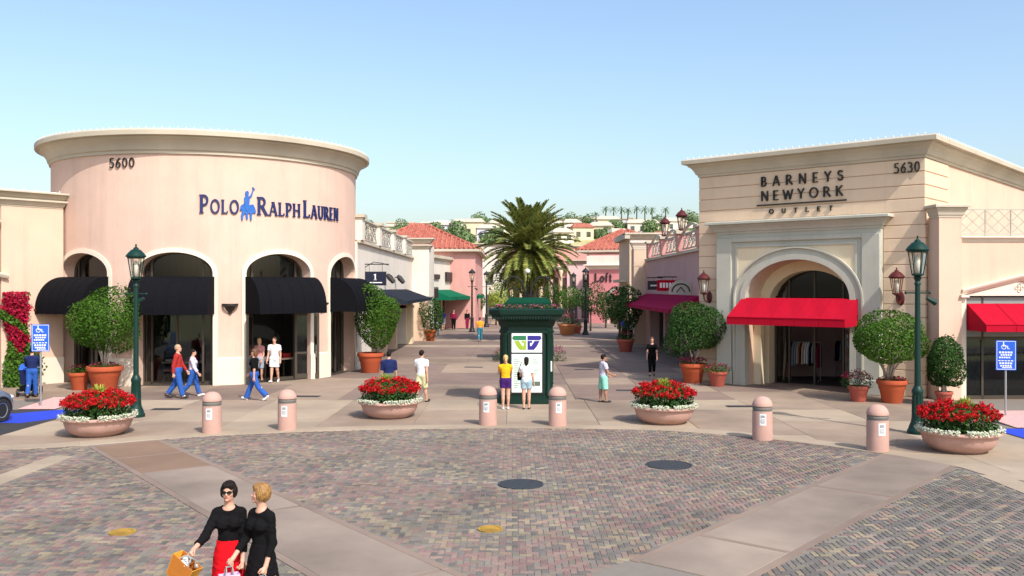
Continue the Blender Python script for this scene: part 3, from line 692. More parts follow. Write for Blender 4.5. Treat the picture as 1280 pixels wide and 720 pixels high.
# rider emblem
def prism_map(mb, poly, fmap, u0, z0, s, dep):
    n = len(poly); tri = tessellate_polygon([[Vector((x, y, 0)) for x, y in poly]])
    vs = [fmap(u0 + x * s, -dep, z0 + y * s) for x, y in poly] + [fmap(u0 + x * s, .0, z0 + y * s) for x, y in poly]
    return mb.add(vs, [tuple(t) for t in tri] + [(i, (i + 1) % n, n + (i + 1) % n, n + i) for i in range(n)])
em = MB(); ES, EU, EZ = .74, 3.02, 6.14
for pl_, dp in (([(.08, .0), (.18, 0), (.20, .22), (.34, .38), (.40, .05), (.50, .05), (.50, .36), (.62, .38), (.66, .0), (.76, 0), (.76, .3), (.90, .42), (.96, .34), (1.04, .42), (.98, .62), (.86, .82), (.70, .80), (.5, .74), (.22, .82), (.06, .74), (-.02, .5), (.04, .46), (.1, .56), (.12, .4), (.06, .24)], .06),
                ([(.34, .5), (.46, .44), (.56, .62), (.60, .86), (.62, 1.16), (.5, 1.26), (.36, 1.24), (.26, 1.1), (.28, .84)], .075),
                ([(.54, 1.14), (.60, 1.10), (.78, 1.24), (.90, 1.62), (.86, 1.64), (.72, 1.32)], .06), ([(.80, 1.66), (.94, 1.56), (.97, 1.60), (.83, 1.70)], .065),
                ([(.45 + .12 * math.cos(t), 1.36 + .125 * math.sin(t)) for t in [k * pi / 6 for k in range(12)]], .07)):
    prism_map(em, [(x * .76, y) for x, y in pl_], dmap, EU, EZ, ES, dp)
em.build('rider_emblem', M_BLUEL, store)
# ------------------------------------------------------------------ left wing (peach), faces right-forward
WR = Vector((-17.18, 34.55)); WD = Vector((-1.27, -1.5)).normalized()
wa = math.atan2(-WD.y, -WD.x)                     # local +x runs from far left to the drum
wing = thing('side_wing', 'peach stucco wing with double moulded cornice left of the round store', 'building wing', (WR.x, WR.y, 0), wa)
MB().box(-2.05, .15, 0, 3.5, 0, 6.66).build('wall', M_PEACHW, wing)
MB().box(-7, -2.08, .06, 3.5, 0, 5.9).build('side_wall', M_PEACHW, wing)
for a, b in ((-2.05, .15),): MB().box(a, b, -.05, 0, 0, .98).build('plinth', M_TRIM, wing)
box_cornice(wing, -2.05, .1, 0, 6.60, .28, .2, M_CORN, 'cornice'); box_cornice(wing, -2.15, .16, -.02, 6.89, .28, .3, M_CORN, 'cornice')
box_cornice(wing, -7, -2.1, .06, 5.75, .3, .22, M_CORN, 'cornice', True, False)
bulbs(wing, [(-2.2 + .42 * i, -.25, 7.18) for i in range(6)])
g = MB()
g.sweep([(0, 0), (.12, 0), (.16, .05), (.2, .12), (.2, .16), (0, .16)], [((-6.2, .06, 3.9), (0, -1, 0), (0, 0, 1)), ((-4.2, .06, 4.5), (0, -1, 0), (0, 0, 1)), ((-1.85, -.02, 3.93), (0, -1, 0), (0, 0, 1))], True); g.build('gable_moulding', M_TRIM, wing)
MB().box(-5.9, -2.25, .02, .08, 0, 3.6).build('shop_window', M_GLASS, wing); MB().box(-5.98, -2.2, -.01, .05, 2.6, 2.7).build('window_frame', M_FRAME, wing)

# ------------------------------------------------------------------ cream store (right)
BO = Vector((13.5, 29.8)); BA = math.atan2(-.664, .748)
barn = thing('cream_store', 'cream boarded store with arched stone portal, red awning and gold cornice', 'shop building', (BO.x, BO.y, 0), BA)
FW, FD, FH = 8.3, 13.6, 7.9
AOP = (-6.23, -2.33, 0.0, 3.2, 1.42)
mb = arched_wall(MB(), flat, -FW, 0, 0, FH + .5, [AOP], .9, 1.0)
mb.add([(0, 0, 0), (0, FD, 0), (0, FD, FH + .5), (0, 0, FH + .5)], [(0, 1, 2, 3)]); mb.add([(-FW, 0, 0), (-FW, FD, 0), (-FW, FD, FH + .5), (-FW, 0, FH + .5)], [(3, 2, 1, 0)])
mb.add([(-FW, FD, 0), (0, FD, 0), (0, FD, FH + .5), (-FW, FD, FH + .5)], [(3, 2, 1, 0)])
mb.build('wall', M_PEACHW, barn)
MB().box(-FW + .02, -.02, .02, FD - .02, FH + .2, FH + .4).build('roof', M_CORN, barn)
CH = .437; nC = 18; PX0, PX1, PT = -7.42, -1.32, 5.84
M_SIDE = Matrix.Rotation(pi / 2, 4, 'Z')
for i in range(nC):
    z0, z1 = i * CH + .012, (i + 1) * CH - .012
    segs = [(-FW - .03, 0.035)] if z0 > PT else [(-FW - .03, PX0 - .01), (PX1 + .01, .035)]
    if z0 < PT < z1: segs = [(-FW - .03, PX0 - .01), (PX1 + .01, .035)]
    for a, b in segs: MB().cham(a, b, -.035, .0, z0, z1, .014).build('board', M_BOARD, barn)
    MB().cham(0.0, 2.45, -.036, .0, z0, z1, .014, M_SIDE).build('board', M_BOARD, barn)
    MB().cham(0, 1.3, -.03, 0, z0, z1, .014, Matrix.Translation((-FW, 0, 0)) @ Matrix.Rotation(-pi / 2, 4, 'Z') @ Matrix.Translation((-1.3, 0, 0))).build('board', M_BOARD, barn)
# cornice all round front+right+left
prof = [(0, 0), (.06, 0), (.07, .08), (.12, .1), (.17, .22), (.25, .34), (.35, .41), (.36, .485), (.52, .49), (.53, .63), (.48, .68), (-.3, .70), (-.3, 0)]
cz = FH - .02
MB().sweep(prof, [((-FW, FD, cz), (-1, 0, 0), (0, 0, 1)), ((-FW, 0, cz), (-1, -1, 0), (0, 0, 1)), ((0, 0, cz), (1, -1, 0), (0, 0, 1)), ((0, FD, cz), (1, 1, 0), (0, 0, 1)), ((-FW + .4, FD, cz), (0, 1, 0), (0, 0, 1))], True).build('cornice', M_CORN, barn)
bulbs(barn, [(-FW - .3 + .25 * i, -.42, cz + .69) for i in range(36)]); bulbs(barn, [(.42, .1 + .25 * i, cz + .69) for i in range(53)])
# portal
portal = MB(); POP = (AOP[0], AOP[1], 0, AOP[3], AOP[4])
arched_wall(portal, lambda u, d, z: (u, d - .25, z), PX0, PX1, 0, PT, [POP], .25, 2)
for x in (PX0, PX1): portal.add([(x, -.25, 0), (x, 0, 0), (x, 0, PT), (x, -.25, PT)], [(0, 1, 2, 3)])
pt = portal.build('portal', M_GREYST, barn)
fp = lambda u, d, z: (u, d - .25, z)
for a, b in ((PX0, PX0 + .62), (PX1 - .62, PX1)):
    MB().cham(a, b, -.33, -.25, 0.0, 5.45, .02).build('pilaster', M_GREYST, barn)
    MB().cham(a - .04, b + .04, -.37, -.25, 0, .5, .02).build('pilaster_base', M_GREYST, barn)
for pts in ([(PX0 + .62, 5.4), (PX1 - .62, 5.4)],): MB().cham(PX0 + .62, PX1 - .62, -.325, -.25, 5.3, 5.46, .02).build('frieze_band', M_GREYST, barn)
# cream spandrel panel with arch cut
sp = MB(); OP2 = (AOP[0] - .46, AOP[1] + .46, 2.9, 3.2, 1.42 + .46)
us = usamples(PX0 + .86, PX1 - .86, [OP2], .5, 24)
for a, b in zip(us, us[1:]):
    mid = (a + b) / 2
    if OP2[0] < mid < OP2[1]: za, zb = arch_z(a, OP2), arch_z(b, OP2)
    else: za = zb = 3.2
    if max(za, zb) < 5.1: sp.add([(a, -.262, min(za, 5.09)), (b, -.262, min(zb, 5.09)), (b, -.262, 5.1), (a, -.262, 5.1)], [(0, 1, 2, 3)])
sp.build('spandrel_panel', M_CREAM, barn)
fr = MB()
for x in (PX0 + .78, PX1 - .86): fr.box(x, x + .08, -.30, -.25, 0, 5.18)
fr.box(PX0 + .86, PX1 - .86, -.30, -.25, 5.1, 5.18); fr.build('panel_moulding', M_GREYST, barn)
arch_trim(MB(), fp, POP, .20, .10, .0, 0.0, 28).build('arch_trim', M_GREYST, barn)
arch_trim(MB(), fp, POP, .24, .055, .202, 0.0, 28).build('arch_trim', M_GREYST, barn)
arch_trim(MB(), fp, POP, .06, .13, .40, 0.0, 28).build('arch_bead', M_GREYST, barn)
box_cornice(barn, PX0, PX1, -.25, 5.62, .46, .36, M_GREYST, 'entablature')
# inner arch and doors
inner = MB(); IOP = (AOP[0] + .35, AOP[1] - .30, 0, 3.0, 1.25)
arched_wall(inner, lambda u, d, z: (u, d + .895, z), AOP[0] - .2, AOP[1] + .2, 0, 5.2, [IOP], .6, 1.0); inner.build('inner_arch', M_CREAM, barn)
MB().box(AOP[0] + .003, AOP[0] + .3, .35, .62, 0, 3.0).build('jamb_pilaster', M_CREAM, barn)
fm = MB(); y = 1.4
for x in (IOP[0] + .05, IOP[0] + .6, -4.3, IOP[1] - .6, IOP[1] - .06): fm.box(x - .035, x + .035, y - .04, y + .04, 0.02, arch_z(x, IOP) - .01)
fm.box(IOP[0], IOP[1], y - .045, y + .045, 2.55, 2.66); fm.build('storefront_frame', M_FRAME, barn)
gl = MB(); us = [IOP[0] + (IOP[1] - IOP[0]) * i / 12 for i in range(13)]
for a, b in zip(us, us[1:]): gl.add([(a, y, 2.6 if IOP[0] + .6 < (a + b) / 2 < IOP[1] - .6 else .05), (b, y, 2.6 if IOP[0] + .6 < (a + b) / 2 < IOP[1] - .6 else .05), (b, y, arch_z(b, IOP)), (a, y, arch_z(a, IOP))], [(0, 1, 2, 3)])
gl.build('storefront_glass', M_GLASS, barn)
MB().box(-FW + .1, -.1, 1.5, FD - .1, -.01, .015).build('shop_floor', M_SHOPFL, barn)
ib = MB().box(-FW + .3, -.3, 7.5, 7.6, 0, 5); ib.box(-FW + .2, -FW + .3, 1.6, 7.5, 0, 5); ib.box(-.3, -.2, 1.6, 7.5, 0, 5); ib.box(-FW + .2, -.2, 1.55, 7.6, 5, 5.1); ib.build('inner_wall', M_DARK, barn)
slope_awning(barn, -6.36, -2.06, 3.24, 2.56, .27, 1.2, M_RED, -.26)
bs = thing('store_sign', None, None); bs.parent = barn
bmap = lambda u, d, z: (u, d - .04, z)
def bx(px):       # pixel column -> local x on the front
    t = (px - 640) / F; return -(BO.x - t * BO.y) / (.748 + t * .664)
write(bs, 'BARNEYS', bx(952), bx(1055), 7.33, .36, .16, M_BLACKL, bmap, gap=.55)
write(bs, 'NEWYORK', bx(952), bx(1055), 6.80, .36, .16, M_BLACKL, bmap, gap=.4)
MB().box(bx(947), bx(1059), -.09, -.036, 6.62, 6.67).build('sign_rule', M_BLACKL, bs)
write(bs, 'OUTLET', bx(962), bx(1042), 6.31, .17, .18, M_BLACKL, bmap, gap=1.3)
num = thing('street_number', None, None); num.parent = barn
write(num, '5630', bx(1118), bx(1151), 7.42, .34, .11, M_BLACKL, bmap, name='digit')
def bw(x, y, z): v = Matrix.Rotation(BA, 4, 'Z') @ Vector((x, y, z)); return (v.x + BO.x, v.y + BO.y, v.z)
wall_lantern(bw(-7.86, -.04, 3.35), BA, 'maroon wall lantern left of the stone portal', M_MAROON, 1.0)
wall_lantern(bw(-.72, -.04, 3.35), BA, 'maroon wall lantern right of the stone portal', M_MAROON, 1.0)
wall_lantern(bw(.04, .85, 5.5), BA + pi / 2, 'small dark wall lantern on the cream store corner above the green lamp post', M_MAROON, .62)

# ------------------------------------------------------------------ right wing
RW = thing('shop_wing', 'peach shop wing with gabled red awning and railed roof terrace right of the cream store', 'building wing', (14.0, 29.3, 0), rad(2))
w = MB(); w.box(.15, .62, 0, .3, 0, 5.1); w.box(.62, 9, 0, .3, 3.35, 5.1); w.box(4.6, 9, 0, .3, 0, 3.35); w.box(.15, 9, 3.0, 3.2, 0, 5.1); w.box(.15, .3, .3, 3, 0, 5.1); w.build('wall', M_PEACHW, RW)
MB().box(.15, 9, .3, 3.0, 4.9, 5.05).build('roof', M_CORN, RW)
box_cornice(RW, .4, 9, -.0, 5.08, .18, .14, M_TRIM, 'ledge', False, False)
MB().box(-.32, .42, -.12, .62, 0, 5.9).build('pier', M_PEACHW, RW); box_cornice(RW, -.32, .42, -.12, 5.86, .42, .2, M_CORN, 'pier_cap', back=.0)
rl = thing('terrace_railing', None, None); rl.parent = RW
for k in range(9):
    x0 = .48 + k * .84; x1 = x0 + .84; z0, z1 = 5.36, 6.12; m = MB(); c = .014
    for a, b in (((x0, z0), (x1, z1)), ((x0, z1), (x1, z0)), ((x0, (z0 + z1) / 2), ((x0 + x1) / 2, z1)), (((x0 + x1) / 2, z1), (x1, (z0 + z1) / 2)), ((x1, (z0 + z1) / 2), ((x0 + x1) / 2, z0)), (((x0 + x1) / 2, z0), (x0, (z0 + z1) / 2))):
        m.tube([(a[0], .1, a[1]), (b[0], .1, b[1])], c, 4, False)
    m.box(x0 - .02, x0 + .02, .08, .12, 5.24, z1 + .02); m.box(x0, x1, .085, .115, z1, z1 + .035); m.box(x0, x1, .085, .115, z0 - .035, z0); m.build('railing_panel', M_LATT, rl)
gm = MB(); gx = 2.35
gm.sweep([(0, 0), (.08, 0), (.12, .05), (.17, .1), (.2, .16), (.2, .2), (0, .2)], [((.42, 0, 3.36), (0, -1, 0), (0, 0, 1)), ((gx, 0, 3.84), (0, -1, 0), (0, 0, 1)), ((4.3, 0, 3.36), (0, -1, 0), (0, 0, 1))], True); gm.box(.36, .62, -.22, 0, 3.3, 3.38); gm.box(4.1, 4.36, -.22, 0, 3.3, 3.38); gm.build('gable_moulding', M_TRIM, RW)
MB().add([(.5, -.03, 3.35), (4.2, -.03, 3.35), (gx, -.03, 3.83), (.5, 0, 3.35), (4.2, 0, 3.35), (gx, 0, 3.83)], [(0, 1, 2), (0, 2, 5, 3), (2, 1, 4, 5)]).build('gable_panel', M_TRIM, RW)
sc = MB()
for a in range(4): sc.tube([(gx + .09 * math.cos(a * pi / 2) + .05 * math.cos(t), -.04, 3.6 + .09 * math.sin(a * pi / 2) + .05 * math.sin(t)) for t in [k * pi / 4 for k in range(9)]], .012, 5)
sc.build('gable_ornament', M_CORN, RW)
MB().box(.42, .60, -.06, 0, 0, 3.3).build('jamb', M_TRIM, RW); MB().box(4.3, 4.5, -.06, 0, 0, 3.3).build('jamb', M_TRIM, RW)
slope_awning(RW, .64, 4.4, 3.1, 2.46, .22, 1.15, M_RED, -.02)
fm = MB()
for x in (.66, 1.22, 3.0, 4.55): fm.box(x - .035, x + .035, .1, .18, 0, 3.35)
fm.box(.62, 4.6, .1, .18, 1.94, 2.02); MB().box(.7, 4.52, .11, .128, 2.03, 3.3).build('transom_panel', mat('grey_transom', (.26, .26, .25), .4, .06, 2), RW); fm.box(.62, 4.6, .1, .18, 2.98, 3.04); fm.box(.62, 4.6, .1, .18, 0, .12); fm.build('storefront_frame', M_FRAME, RW)
MB().box(.62, 4.6, .13, .15, .1, 3.3).build('storefront_glass', M_GLASS, RW)
MB().box(.6, 4.6, .2, 3.0, 3.2, 3.3).add([(.3, .2, .014), (8.9, .2, .014), (8.9, 3, .014), (.3, 3, .014)], [(0, 1, 2, 3)]).build('shop_interior', M_DARK, RW)

# ------------------------------------------------------------------ street rows
def lattice_panel(parent, y0, y1, x, z0, z1, m=M_LATT, name='lattice_panel'):
    mb = MB(); n = 4; h = z1 - z0; w = (y1 - y0) / n
    for k in range(n):
        a, b = y0 + k * w, y0 + (k + 1) * w
        mb.tube([(x, a, z0), (x, b, z1)], .03, 4, False); mb.tube([(x, a, z1), (x, b, z0)], .03, 4, False)
        mb.tube([(x + .0, (a + b) / 2 + .3 * w * math.cos(t), (z0 + z1) / 2 + .3 * h * math.sin(t)) for t in [q * pi / 4 for q in range(9)]], .022, 4, False)
    mb.box(x - .05, x + .05, y0, y1, z1, z1 + .08); mb.box(x - .05, x + .05, y0, y1, z0 - .06, z0); return mb.build(name, m, parent)
def awning_at(parent, X, ya, yb, side, z1, z0, val, proj, m):
    """Awning on a wall that runs along y. side=+1: projects towards +x."""
    h = thing('awning_assembly', None, None); h.parent = parent
    o = slope_awning(parent, 0, yb - ya, z1, z0, val, proj, m, 0)
    if side > 0: o.rotation_euler = (0, 0, pi / 2); o.location = (X, ya, 0)
    else: o.rotation_euler = (0, 0, -pi / 2); o.location = (X, yb, 0)
    bpy.data.objects.remove(h); return o
LW = thing('white_shop', 'white shop with lattice parapet and dark slate awning beyond the round store', 'shop building', (-6.8, 40, 0))
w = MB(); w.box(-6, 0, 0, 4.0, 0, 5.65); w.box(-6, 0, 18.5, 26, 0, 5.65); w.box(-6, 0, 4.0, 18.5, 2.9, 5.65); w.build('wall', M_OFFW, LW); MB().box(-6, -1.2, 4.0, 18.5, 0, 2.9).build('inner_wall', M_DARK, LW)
for (a, b) in ((4.1, 9.3), (10.1, 13.6), (14.4, 18.4)):
    MB().box(-.9, -.84, a, b, 0.05, 2.85).build('shop_window', M_GLASS, LW)
for y in (9.5, 13.8): MB().box(-1.2, -.02, y - .2, y + .4, 0, 2.9).build('pier', M_BEIGE, LW)
MB().box(-1.0, .35, 18.6, 19.6, 0, 2.95).build('pier', M_CREAM, LW); MB().box(-1.05, .42, 18.5, 19.7, 2.3, 2.5).build('pier_band', M_CREAM, LW)
MB().box(-.02, .14, 0, 26, 5.6, 5.72).build('ledge', M_CORN, LW)
for k in range(4):
    y0 = .5 + k * 5.4
    lattice_panel(LW, y0 + .7, y0 + 4.9, 0.03, 5.85, 6.6)
    MB().box(-.4, .2, y0 - .35, y0 + .35, 5.73, 6.72).build('parapet_pier', M_OFFW, LW); MB().box(-.48, .3, y0 - .45, y0 + .45, 6.72, 6.86).build('pier_cap', M_CORN, LW)
    MB().box(-.12, .12, y0 + .7, y0 + 4.9, 6.66, 6.74).build('parapet_rail', M_CORN, LW)
MB().box(-2.5, 1.15, 22.0, 26, 0, 6.6).build('end_bay', M_OFFW, LW)
MB().box(-2.5, 1.2, 21.95, 22.0, 0, 2.7).build('cladding', M_BEIGE, LW)
box_cornice(LW, -2.5, 1.15, 22.0, 6.25, .28, .22, M_CORN); box_cornice(LW, -2.55, 1.2, 22.0, 6.65, .35, .32, M_CORN)
awning_at(LW, 0, 5.3, 18.8, 1, 3.52, 2.95, .15, 1.6, M_SLATE)
for y in (8.4, 12.8):
    c = MB().lathe([(.0, -.3), (.12, -.26), (.16, .1), (.08, .3), (0, .3)], 8, Matrix.Translation((.35, y, 4.1)) @ Matrix.Rotation(rad(-40), 4, 'Y')); c.tube([(0, y, 4.2), (.35, y, 4.25)], .03, 5); c.build('spot_lamp', M_BLACKL, LW)
sg = thing('blade_sign', 'dark blue hanging blade sign with white mark above the slate awning', 'shop sign', (-6.3, 42.1, 3.75))
MB().box(-.46, .46, -.05, .05, 0, .58).build('sign_board', mat('sign_near_black', (.008, .01, .03), .4, .02), sg); MB().box(-.49, .49, -.03, .03, -.03, .61).build('sign_frame', M_BLACKL, sg)
smap = lambda u, d, z: (u, d - .055, z); write(sg, '1', -.1, .06, .22, .28, .2, M_WHITE, smap, True, .012, name='numeral'); MB().box(-.3, .3, -.062, -.05, .08, .12).build('sign_line', M_WHITE, sg)
t = MB(); t.tube([(-.52, 0, .95), (.6, 0, .95)], .025, 6); t.tube([(-.52, 0, .8), (-.1, 0, 1.05), (.3, 0, 1.0), (.6, 0, .9)], .018, 5); t.tube([(-.3, 0, .6), (-.3, 0, .95)], .012, 4); t.tube([(.3, 0, .6), (.3, 0, .95)], .012, 4); t.build('sign_bracket', M_IRON, sg)

# pink tile-roofed building, left of the palm
def roof_hip(parent, x0, x1, y0, y1, z, h, ridge, m=M_TILE, over=.5):
    x0 -= over; x1 += over; y0 -= over; y1 += over; cx, cy = (x0 + x1) / 2, (y0 + y1) / 2; hx = (x1 - x0) / 2; hy = (y1 - y0) / 2
    rx = max(0, hx - min(hx, hy)) + ridge; ry = max(0, hy - min(hx, hy))
    P4 = [(x0, y0, z), (x1, y0, z), (x1, y1, z), (x0, y1, z)]; R = [(cx - rx, cy - ry, z + h), (cx + rx, cy - ry, z + h), (cx + rx, cy + ry, z + h), (cx - rx, cy + ry, z + h)]
    mb = MB(); mb.add(P4 + R, [(0, 1, 5, 4), (1, 2, 6, 5), (2, 3, 7, 6), (3, 0, 4, 7), (4, 5, 6, 7), (3, 2, 1, 0)])
    o = mb.build('roof', m, parent)
    rb = MB()
    for a, b, c, d in ((0, 1, 4, 5), (1, 2, 5, 6), (3, 0, 7, 4)):
        A, B, Cc, D = Vector(P4[a]), Vector(P4[b]), Vector(R[c - 4]), Vector(R[d - 4]); n = max(4, int((B - A).length / .42))
        for i in range(n):
            t = (i + .5) / n; e0 = A.lerp(B, t); dirn = ((Cc + D) / 2 - (A + B) / 2); q = (e0 - A).dot((B - A).normalized()); L = (B - A).length
            lc = (Cc - A).dot((B - A).normalized()); ld = (D - A).dot((B - A).normalized())
            f = min(1, q / max(1e-6, lc), (L - q) / max(1e-6, L - ld)) if True else 1
            up = (Cc - A) - (B - A).normalized() * lc
            e1 = e0 + up * max(0, min(1, f)); rb.tube([e0 + Vector((0, 0, .03)), e1 + Vector((0, 0, .03))], .11, 5, False)
    rb.build('tile_rows', m, o)
    for a, b in ((0, 0), (1, 1), (2, 2), (3, 3)): pass
    for a in range(4): MB().tube([P4[a], R[a]], .16, 6).build('ridge_tile', m, o)
    MB().box(x0 - .05, x1 + .05, y0 - .05, y1 + .05, z - .22, z).build('eave', M_CORN, parent); return o
PB = thing('tiled_pink_building', 'pink building with hipped red tile roof behind the green awning', 'building', (-8.6, 90, 0))
MB().box(-5.6, 5.3, -8, 12, 0, 7.0).build('wall', M_PINKST, PB); roof_hip(PB, -5.6, 5.3, -8, 12, 7.1, 2.6, .5)
GSH = thing('green_awning_shop', 'white shop front with deep green awning on the left side of the street', 'shop building', (-7.1, 72, 0), math.atan2(19, 2.9) - pi / 2)
# local: wall on x=0 running +y
w = MB(); w.box(-5, 0, 0, 2, 0, 6.2); w.box(-5, 0, 17, 19, 0, 6.2); w.box(-5, 0, 2, 17, 3.0, 6.2); w.build('wall', M_OFFW, GSH); MB().box(-5, -1.0, 2, 17, 0, 3.0).build('inner_wall', M_DARK, GSH)
box_g = MB(); box_g.box(-.2, .3, -.15, 19.2, 6.1, 6.35); box_g.box(-.2, .15, -.1, 19.1, 5.95, 6.1); box_g.build('cornice', M_CORN, GSH)
for a, b in ((2.3, 6.5), (7.2, 11.4), (12.2, 16.6)): MB().box(-.6, -.5, a, b, .05, 2.9).build('shop_window', M_GLASS, GSH)
for y in (6.85, 11.8): MB().box(-.95, -.01, y - .25, y + .25, 0, 3.0).build('pier', M_BEIGE, GSH)
awning_at(GSH, 0, 2.5, 17, 1, 3.45, 2.85, .25, 1.8, M_GREENC)
MB().box(.02, .14, 3.4, 5.6, 4.35, 4.75).build('wall_sign', M_BLACKL, GSH)
MB().box(.02, .2, 8.0, 10.6, 4.2, 5.0).build('wall_sign', M_BLACKL, GSH)
t = thing('shop_sign', 'small black blade sign at the near end of the green awning', 'shop sign', (-6.2, 70.6, 2.8)); MB().box(-.5, .5, -.05, .05, 0, .8).build('sign_board', M_BLACKL, t); MB().lathe([(0, -.01), (.2, -.01), (.2, .0)], 12, Matrix.Translation((0, -.055, .35)) @ Matrix.Rotation(pi / 2, 4, 'X')).build('sign_mark', M_WHITE, t)
MB().tube([(-1.0, .1, .85), (.5, 0, .85)], .03, 6).build('sign_bracket', M_IRON, t)
# buildings closing the street
E1 = thing('white_end_building', 'bright white building closing the street left of the palm', 'building', (-4.5, 112, 0))
MB().box(-3.5, 4.0, 0, 10, 0, 9.0).build('wall', M_OFFW, E1); box_cornice(E1, -3.5, 4.0, 0, 8.7, .4, .3, M_CORN)
for x in (-1.8, 0, 1.8): MB().box(x - .5, x + .5, -.04, .1, .1, 2.8).build('window', M_GLASS, E1); MB().box(x - .4, x + .4, -.04, .1, 4, 5.6).build('window', M_GLASS, E1)
E2 = thing('colonnade_building', 'cream building with dark tall openings closing the street behind the palm', 'building', (3.5, 122, 0))
MB().box(-5.2, 8, .6, 9, 0, 9.2).build('wall', M_PINKST, E2); box_cornice(E2, -5.2, 6, 0, 6.0, .5, .4, M_CORN); box_cornice(E2, -5.2, 8, .6, 8.9, .4, .3, M_CORN)
for i in range(9): MB().lathe([(.34, 0), (.34, .3), (.24, .4), (.22, 5.4), (.34, 5.6), (.34, 6.0)], 10, Matrix.Translation((-4.9 + i * 1.32, .1, 0))).build('column', M_CREAM, E2, True, angle=40)
for i in range(8): MB().box(-4.55 + i * 1.32, -3.9 + i * 1.32, .5, .7, .1, 5.0).build('window', M_GLASS, E2)

# ------------------------------------------------------------------ right street row
MS = thing('mauve_shop', 'mauve shop with lattice parapet and magenta awning beside the cream store', 'shop building', (8.5, 40, 0))
w = MB(); w.box(0, 6, -3, 2.2, 0, 5.35); w.box(0, 6, 16, 18.6, 0, 5.35); w.box(0, 6, 2.2, 16, 3.0, 5.35); w.build('wall', M_MAUVE, MS); MB().box(1.0, 6, 2.2, 16, 0, 3.0).build('inner_wall', M_DARK, MS)
for a, b in ((2.3, 5.6), (6.2, 10.7), (11.3, 15.9)): MB().box(.55, .62, a, b, .05, 2.9).build('shop_window', M_GLASS, MS)
for y in (5.9, 11.0): MB().box(.02, .9, y - .22, y + .22, 0, 3.0).build('pier', M_MAUVE, MS)
MB().box(-.14, .02, -3, 17.5, 5.28, 5.42).build('ledge', M_CORN, MS)
for k, y0 in enumerate((.6, 5.6, 10.6, 15.6)):
    MB().box(-.25, .35, y0 - .35, y0 + .35, 5.42, 6.3).build('parapet_pier', M_PINKST, MS); MB().box(-.35, .45, y0 - .45, y0 + .45, 6.3, 6.44).build('pier_cap', M_CORN, MS)
    if k < 3:
        lattice_panel(MS, y0 + .4, y0 + 4.55, -.02, 5.55, 6.2)
        ar = MB(); ar.sweep([(-.06, 0), (.06, 0), (.06, .1), (-.06, .1)], [((-.02, y0 + .4 + 4.15 * i / 12, 6.25 + .35 * math.sin(pi * i / 12)), (1, 0, 0), (0, 0, 1)) for i in range(13)], True); ar.build('parapet_arch', M_CORN, MS)
for y0, lb in ((5.6, 'dark lantern on the parapet pier nearer the cream store'), (10.6, 'dark lantern on the second parapet pier from the cream store')):
    r = thing('pier_lantern', lb, 'lantern', (8.5, 40 + y0, 6.44), 0, 'lanterns on the mauve parapet')
    lantern_parts(r, .24, 1.15, M_MAROON)
awning_at(MS, 0, 1.2, 17.4, -1, 3.25, 2.62, .17, 1.42, M_MAG)
MB().box(-.75, .4, 17.9, 19.1, 0, 6.1).build('end_pier', M_BEIGE, MS); box_cornice(MS, -.75, .4, 17.9, 6.05, .55, .25, M_TRIM, back=.0)
for zz in (1.0, 2.0, 3.0, 4.0, 5.0): MB().box(-.77, .42, 17.88, 19.12, zz, zz + .03).build('pier_groove', M_CORN, MS)
t = thing('shop_sign', 'red hanging blade sign above the magenta awning', 'shop sign', (8.0, 47.0, 3.45)); MB().box(-.5, .42, -.06, .06, 0, .56).build('sign_board', M_RED, t)
for i in range(5): MB().box(-.38 + i * .16, -.27 + i * .16, -.07, -.055, .16, .42).build('sign_mark', M_WHITE, t)
MB().tube([(-.5, 0, .72), (.5, 0, .72)], .03, 6).tube([(-.3, 0, .55), (-.3, 0, .72)], .012, 4).tube([(.3, 0, .55), (.3, 0, .72)], .012, 4).build('sign_bracket', M_IRON, t)
t = thing('shop_sign', 'black hanging blade sign beside the red one above the magenta awning', 'shop sign', (7.95, 51.0, 3.5)); MB().box(-.36, .3, -.05, .05, 0, .5).build('sign_board', M_BLACKL, t); MB().box(-.2, .15, -.06, -.048, .2, .28).build('sign_mark', M_WHITE, t); MB().tube([(-.4, 0, .68), (.5, 0, .68)], .03, 6).tube([(0, 0, .48), (0, 0, .68)], .012, 4).build('sign_bracket', M_IRON, t)
t = thing('shop_sign', 'arched grey sign panel at the cream store end of the magenta awning', 'shop sign', (8.0, 43.2, 3.3))
a = [(-.55, 0)] + [(.0 + .55 * math.cos(q), .16 + .5 * math.sin(q)) for q in [pi - pi * i / 12 for i in range(13)]] + [(.55, 0)]
MB().prism(a[::-1], -.05, .05, Matrix.Rotation(pi / 2, 4, 'X')).build('sign_board', M_GREYST, t)
sw = MB(); sw.tube([(.42 * math.cos(q), -.06, .12 + .38 * math.sin(q)) for q in [pi - pi * i / 12 for i in range(13)]], .03, 5); sw.tube([(-.2, -.06, .1), (0, -.06, .35), (.2, -.06, .1)], .025, 5); sw.build('sign_mark', M_BLACKL, t)
MB().tube([(.45, .0, .1), (.52, 0, .1)], .04, 6).build('sign_bracket', M_IRON, t)
lt = thing('wall_letters', None, None); lt.parent = MS
write(lt, 'LOFT', 4.0, 6.0, 4.1, .4, .12, M_BLACKL, lambda u, d, z: (d - .01, 10 - u, z), gap=.3) if False else None
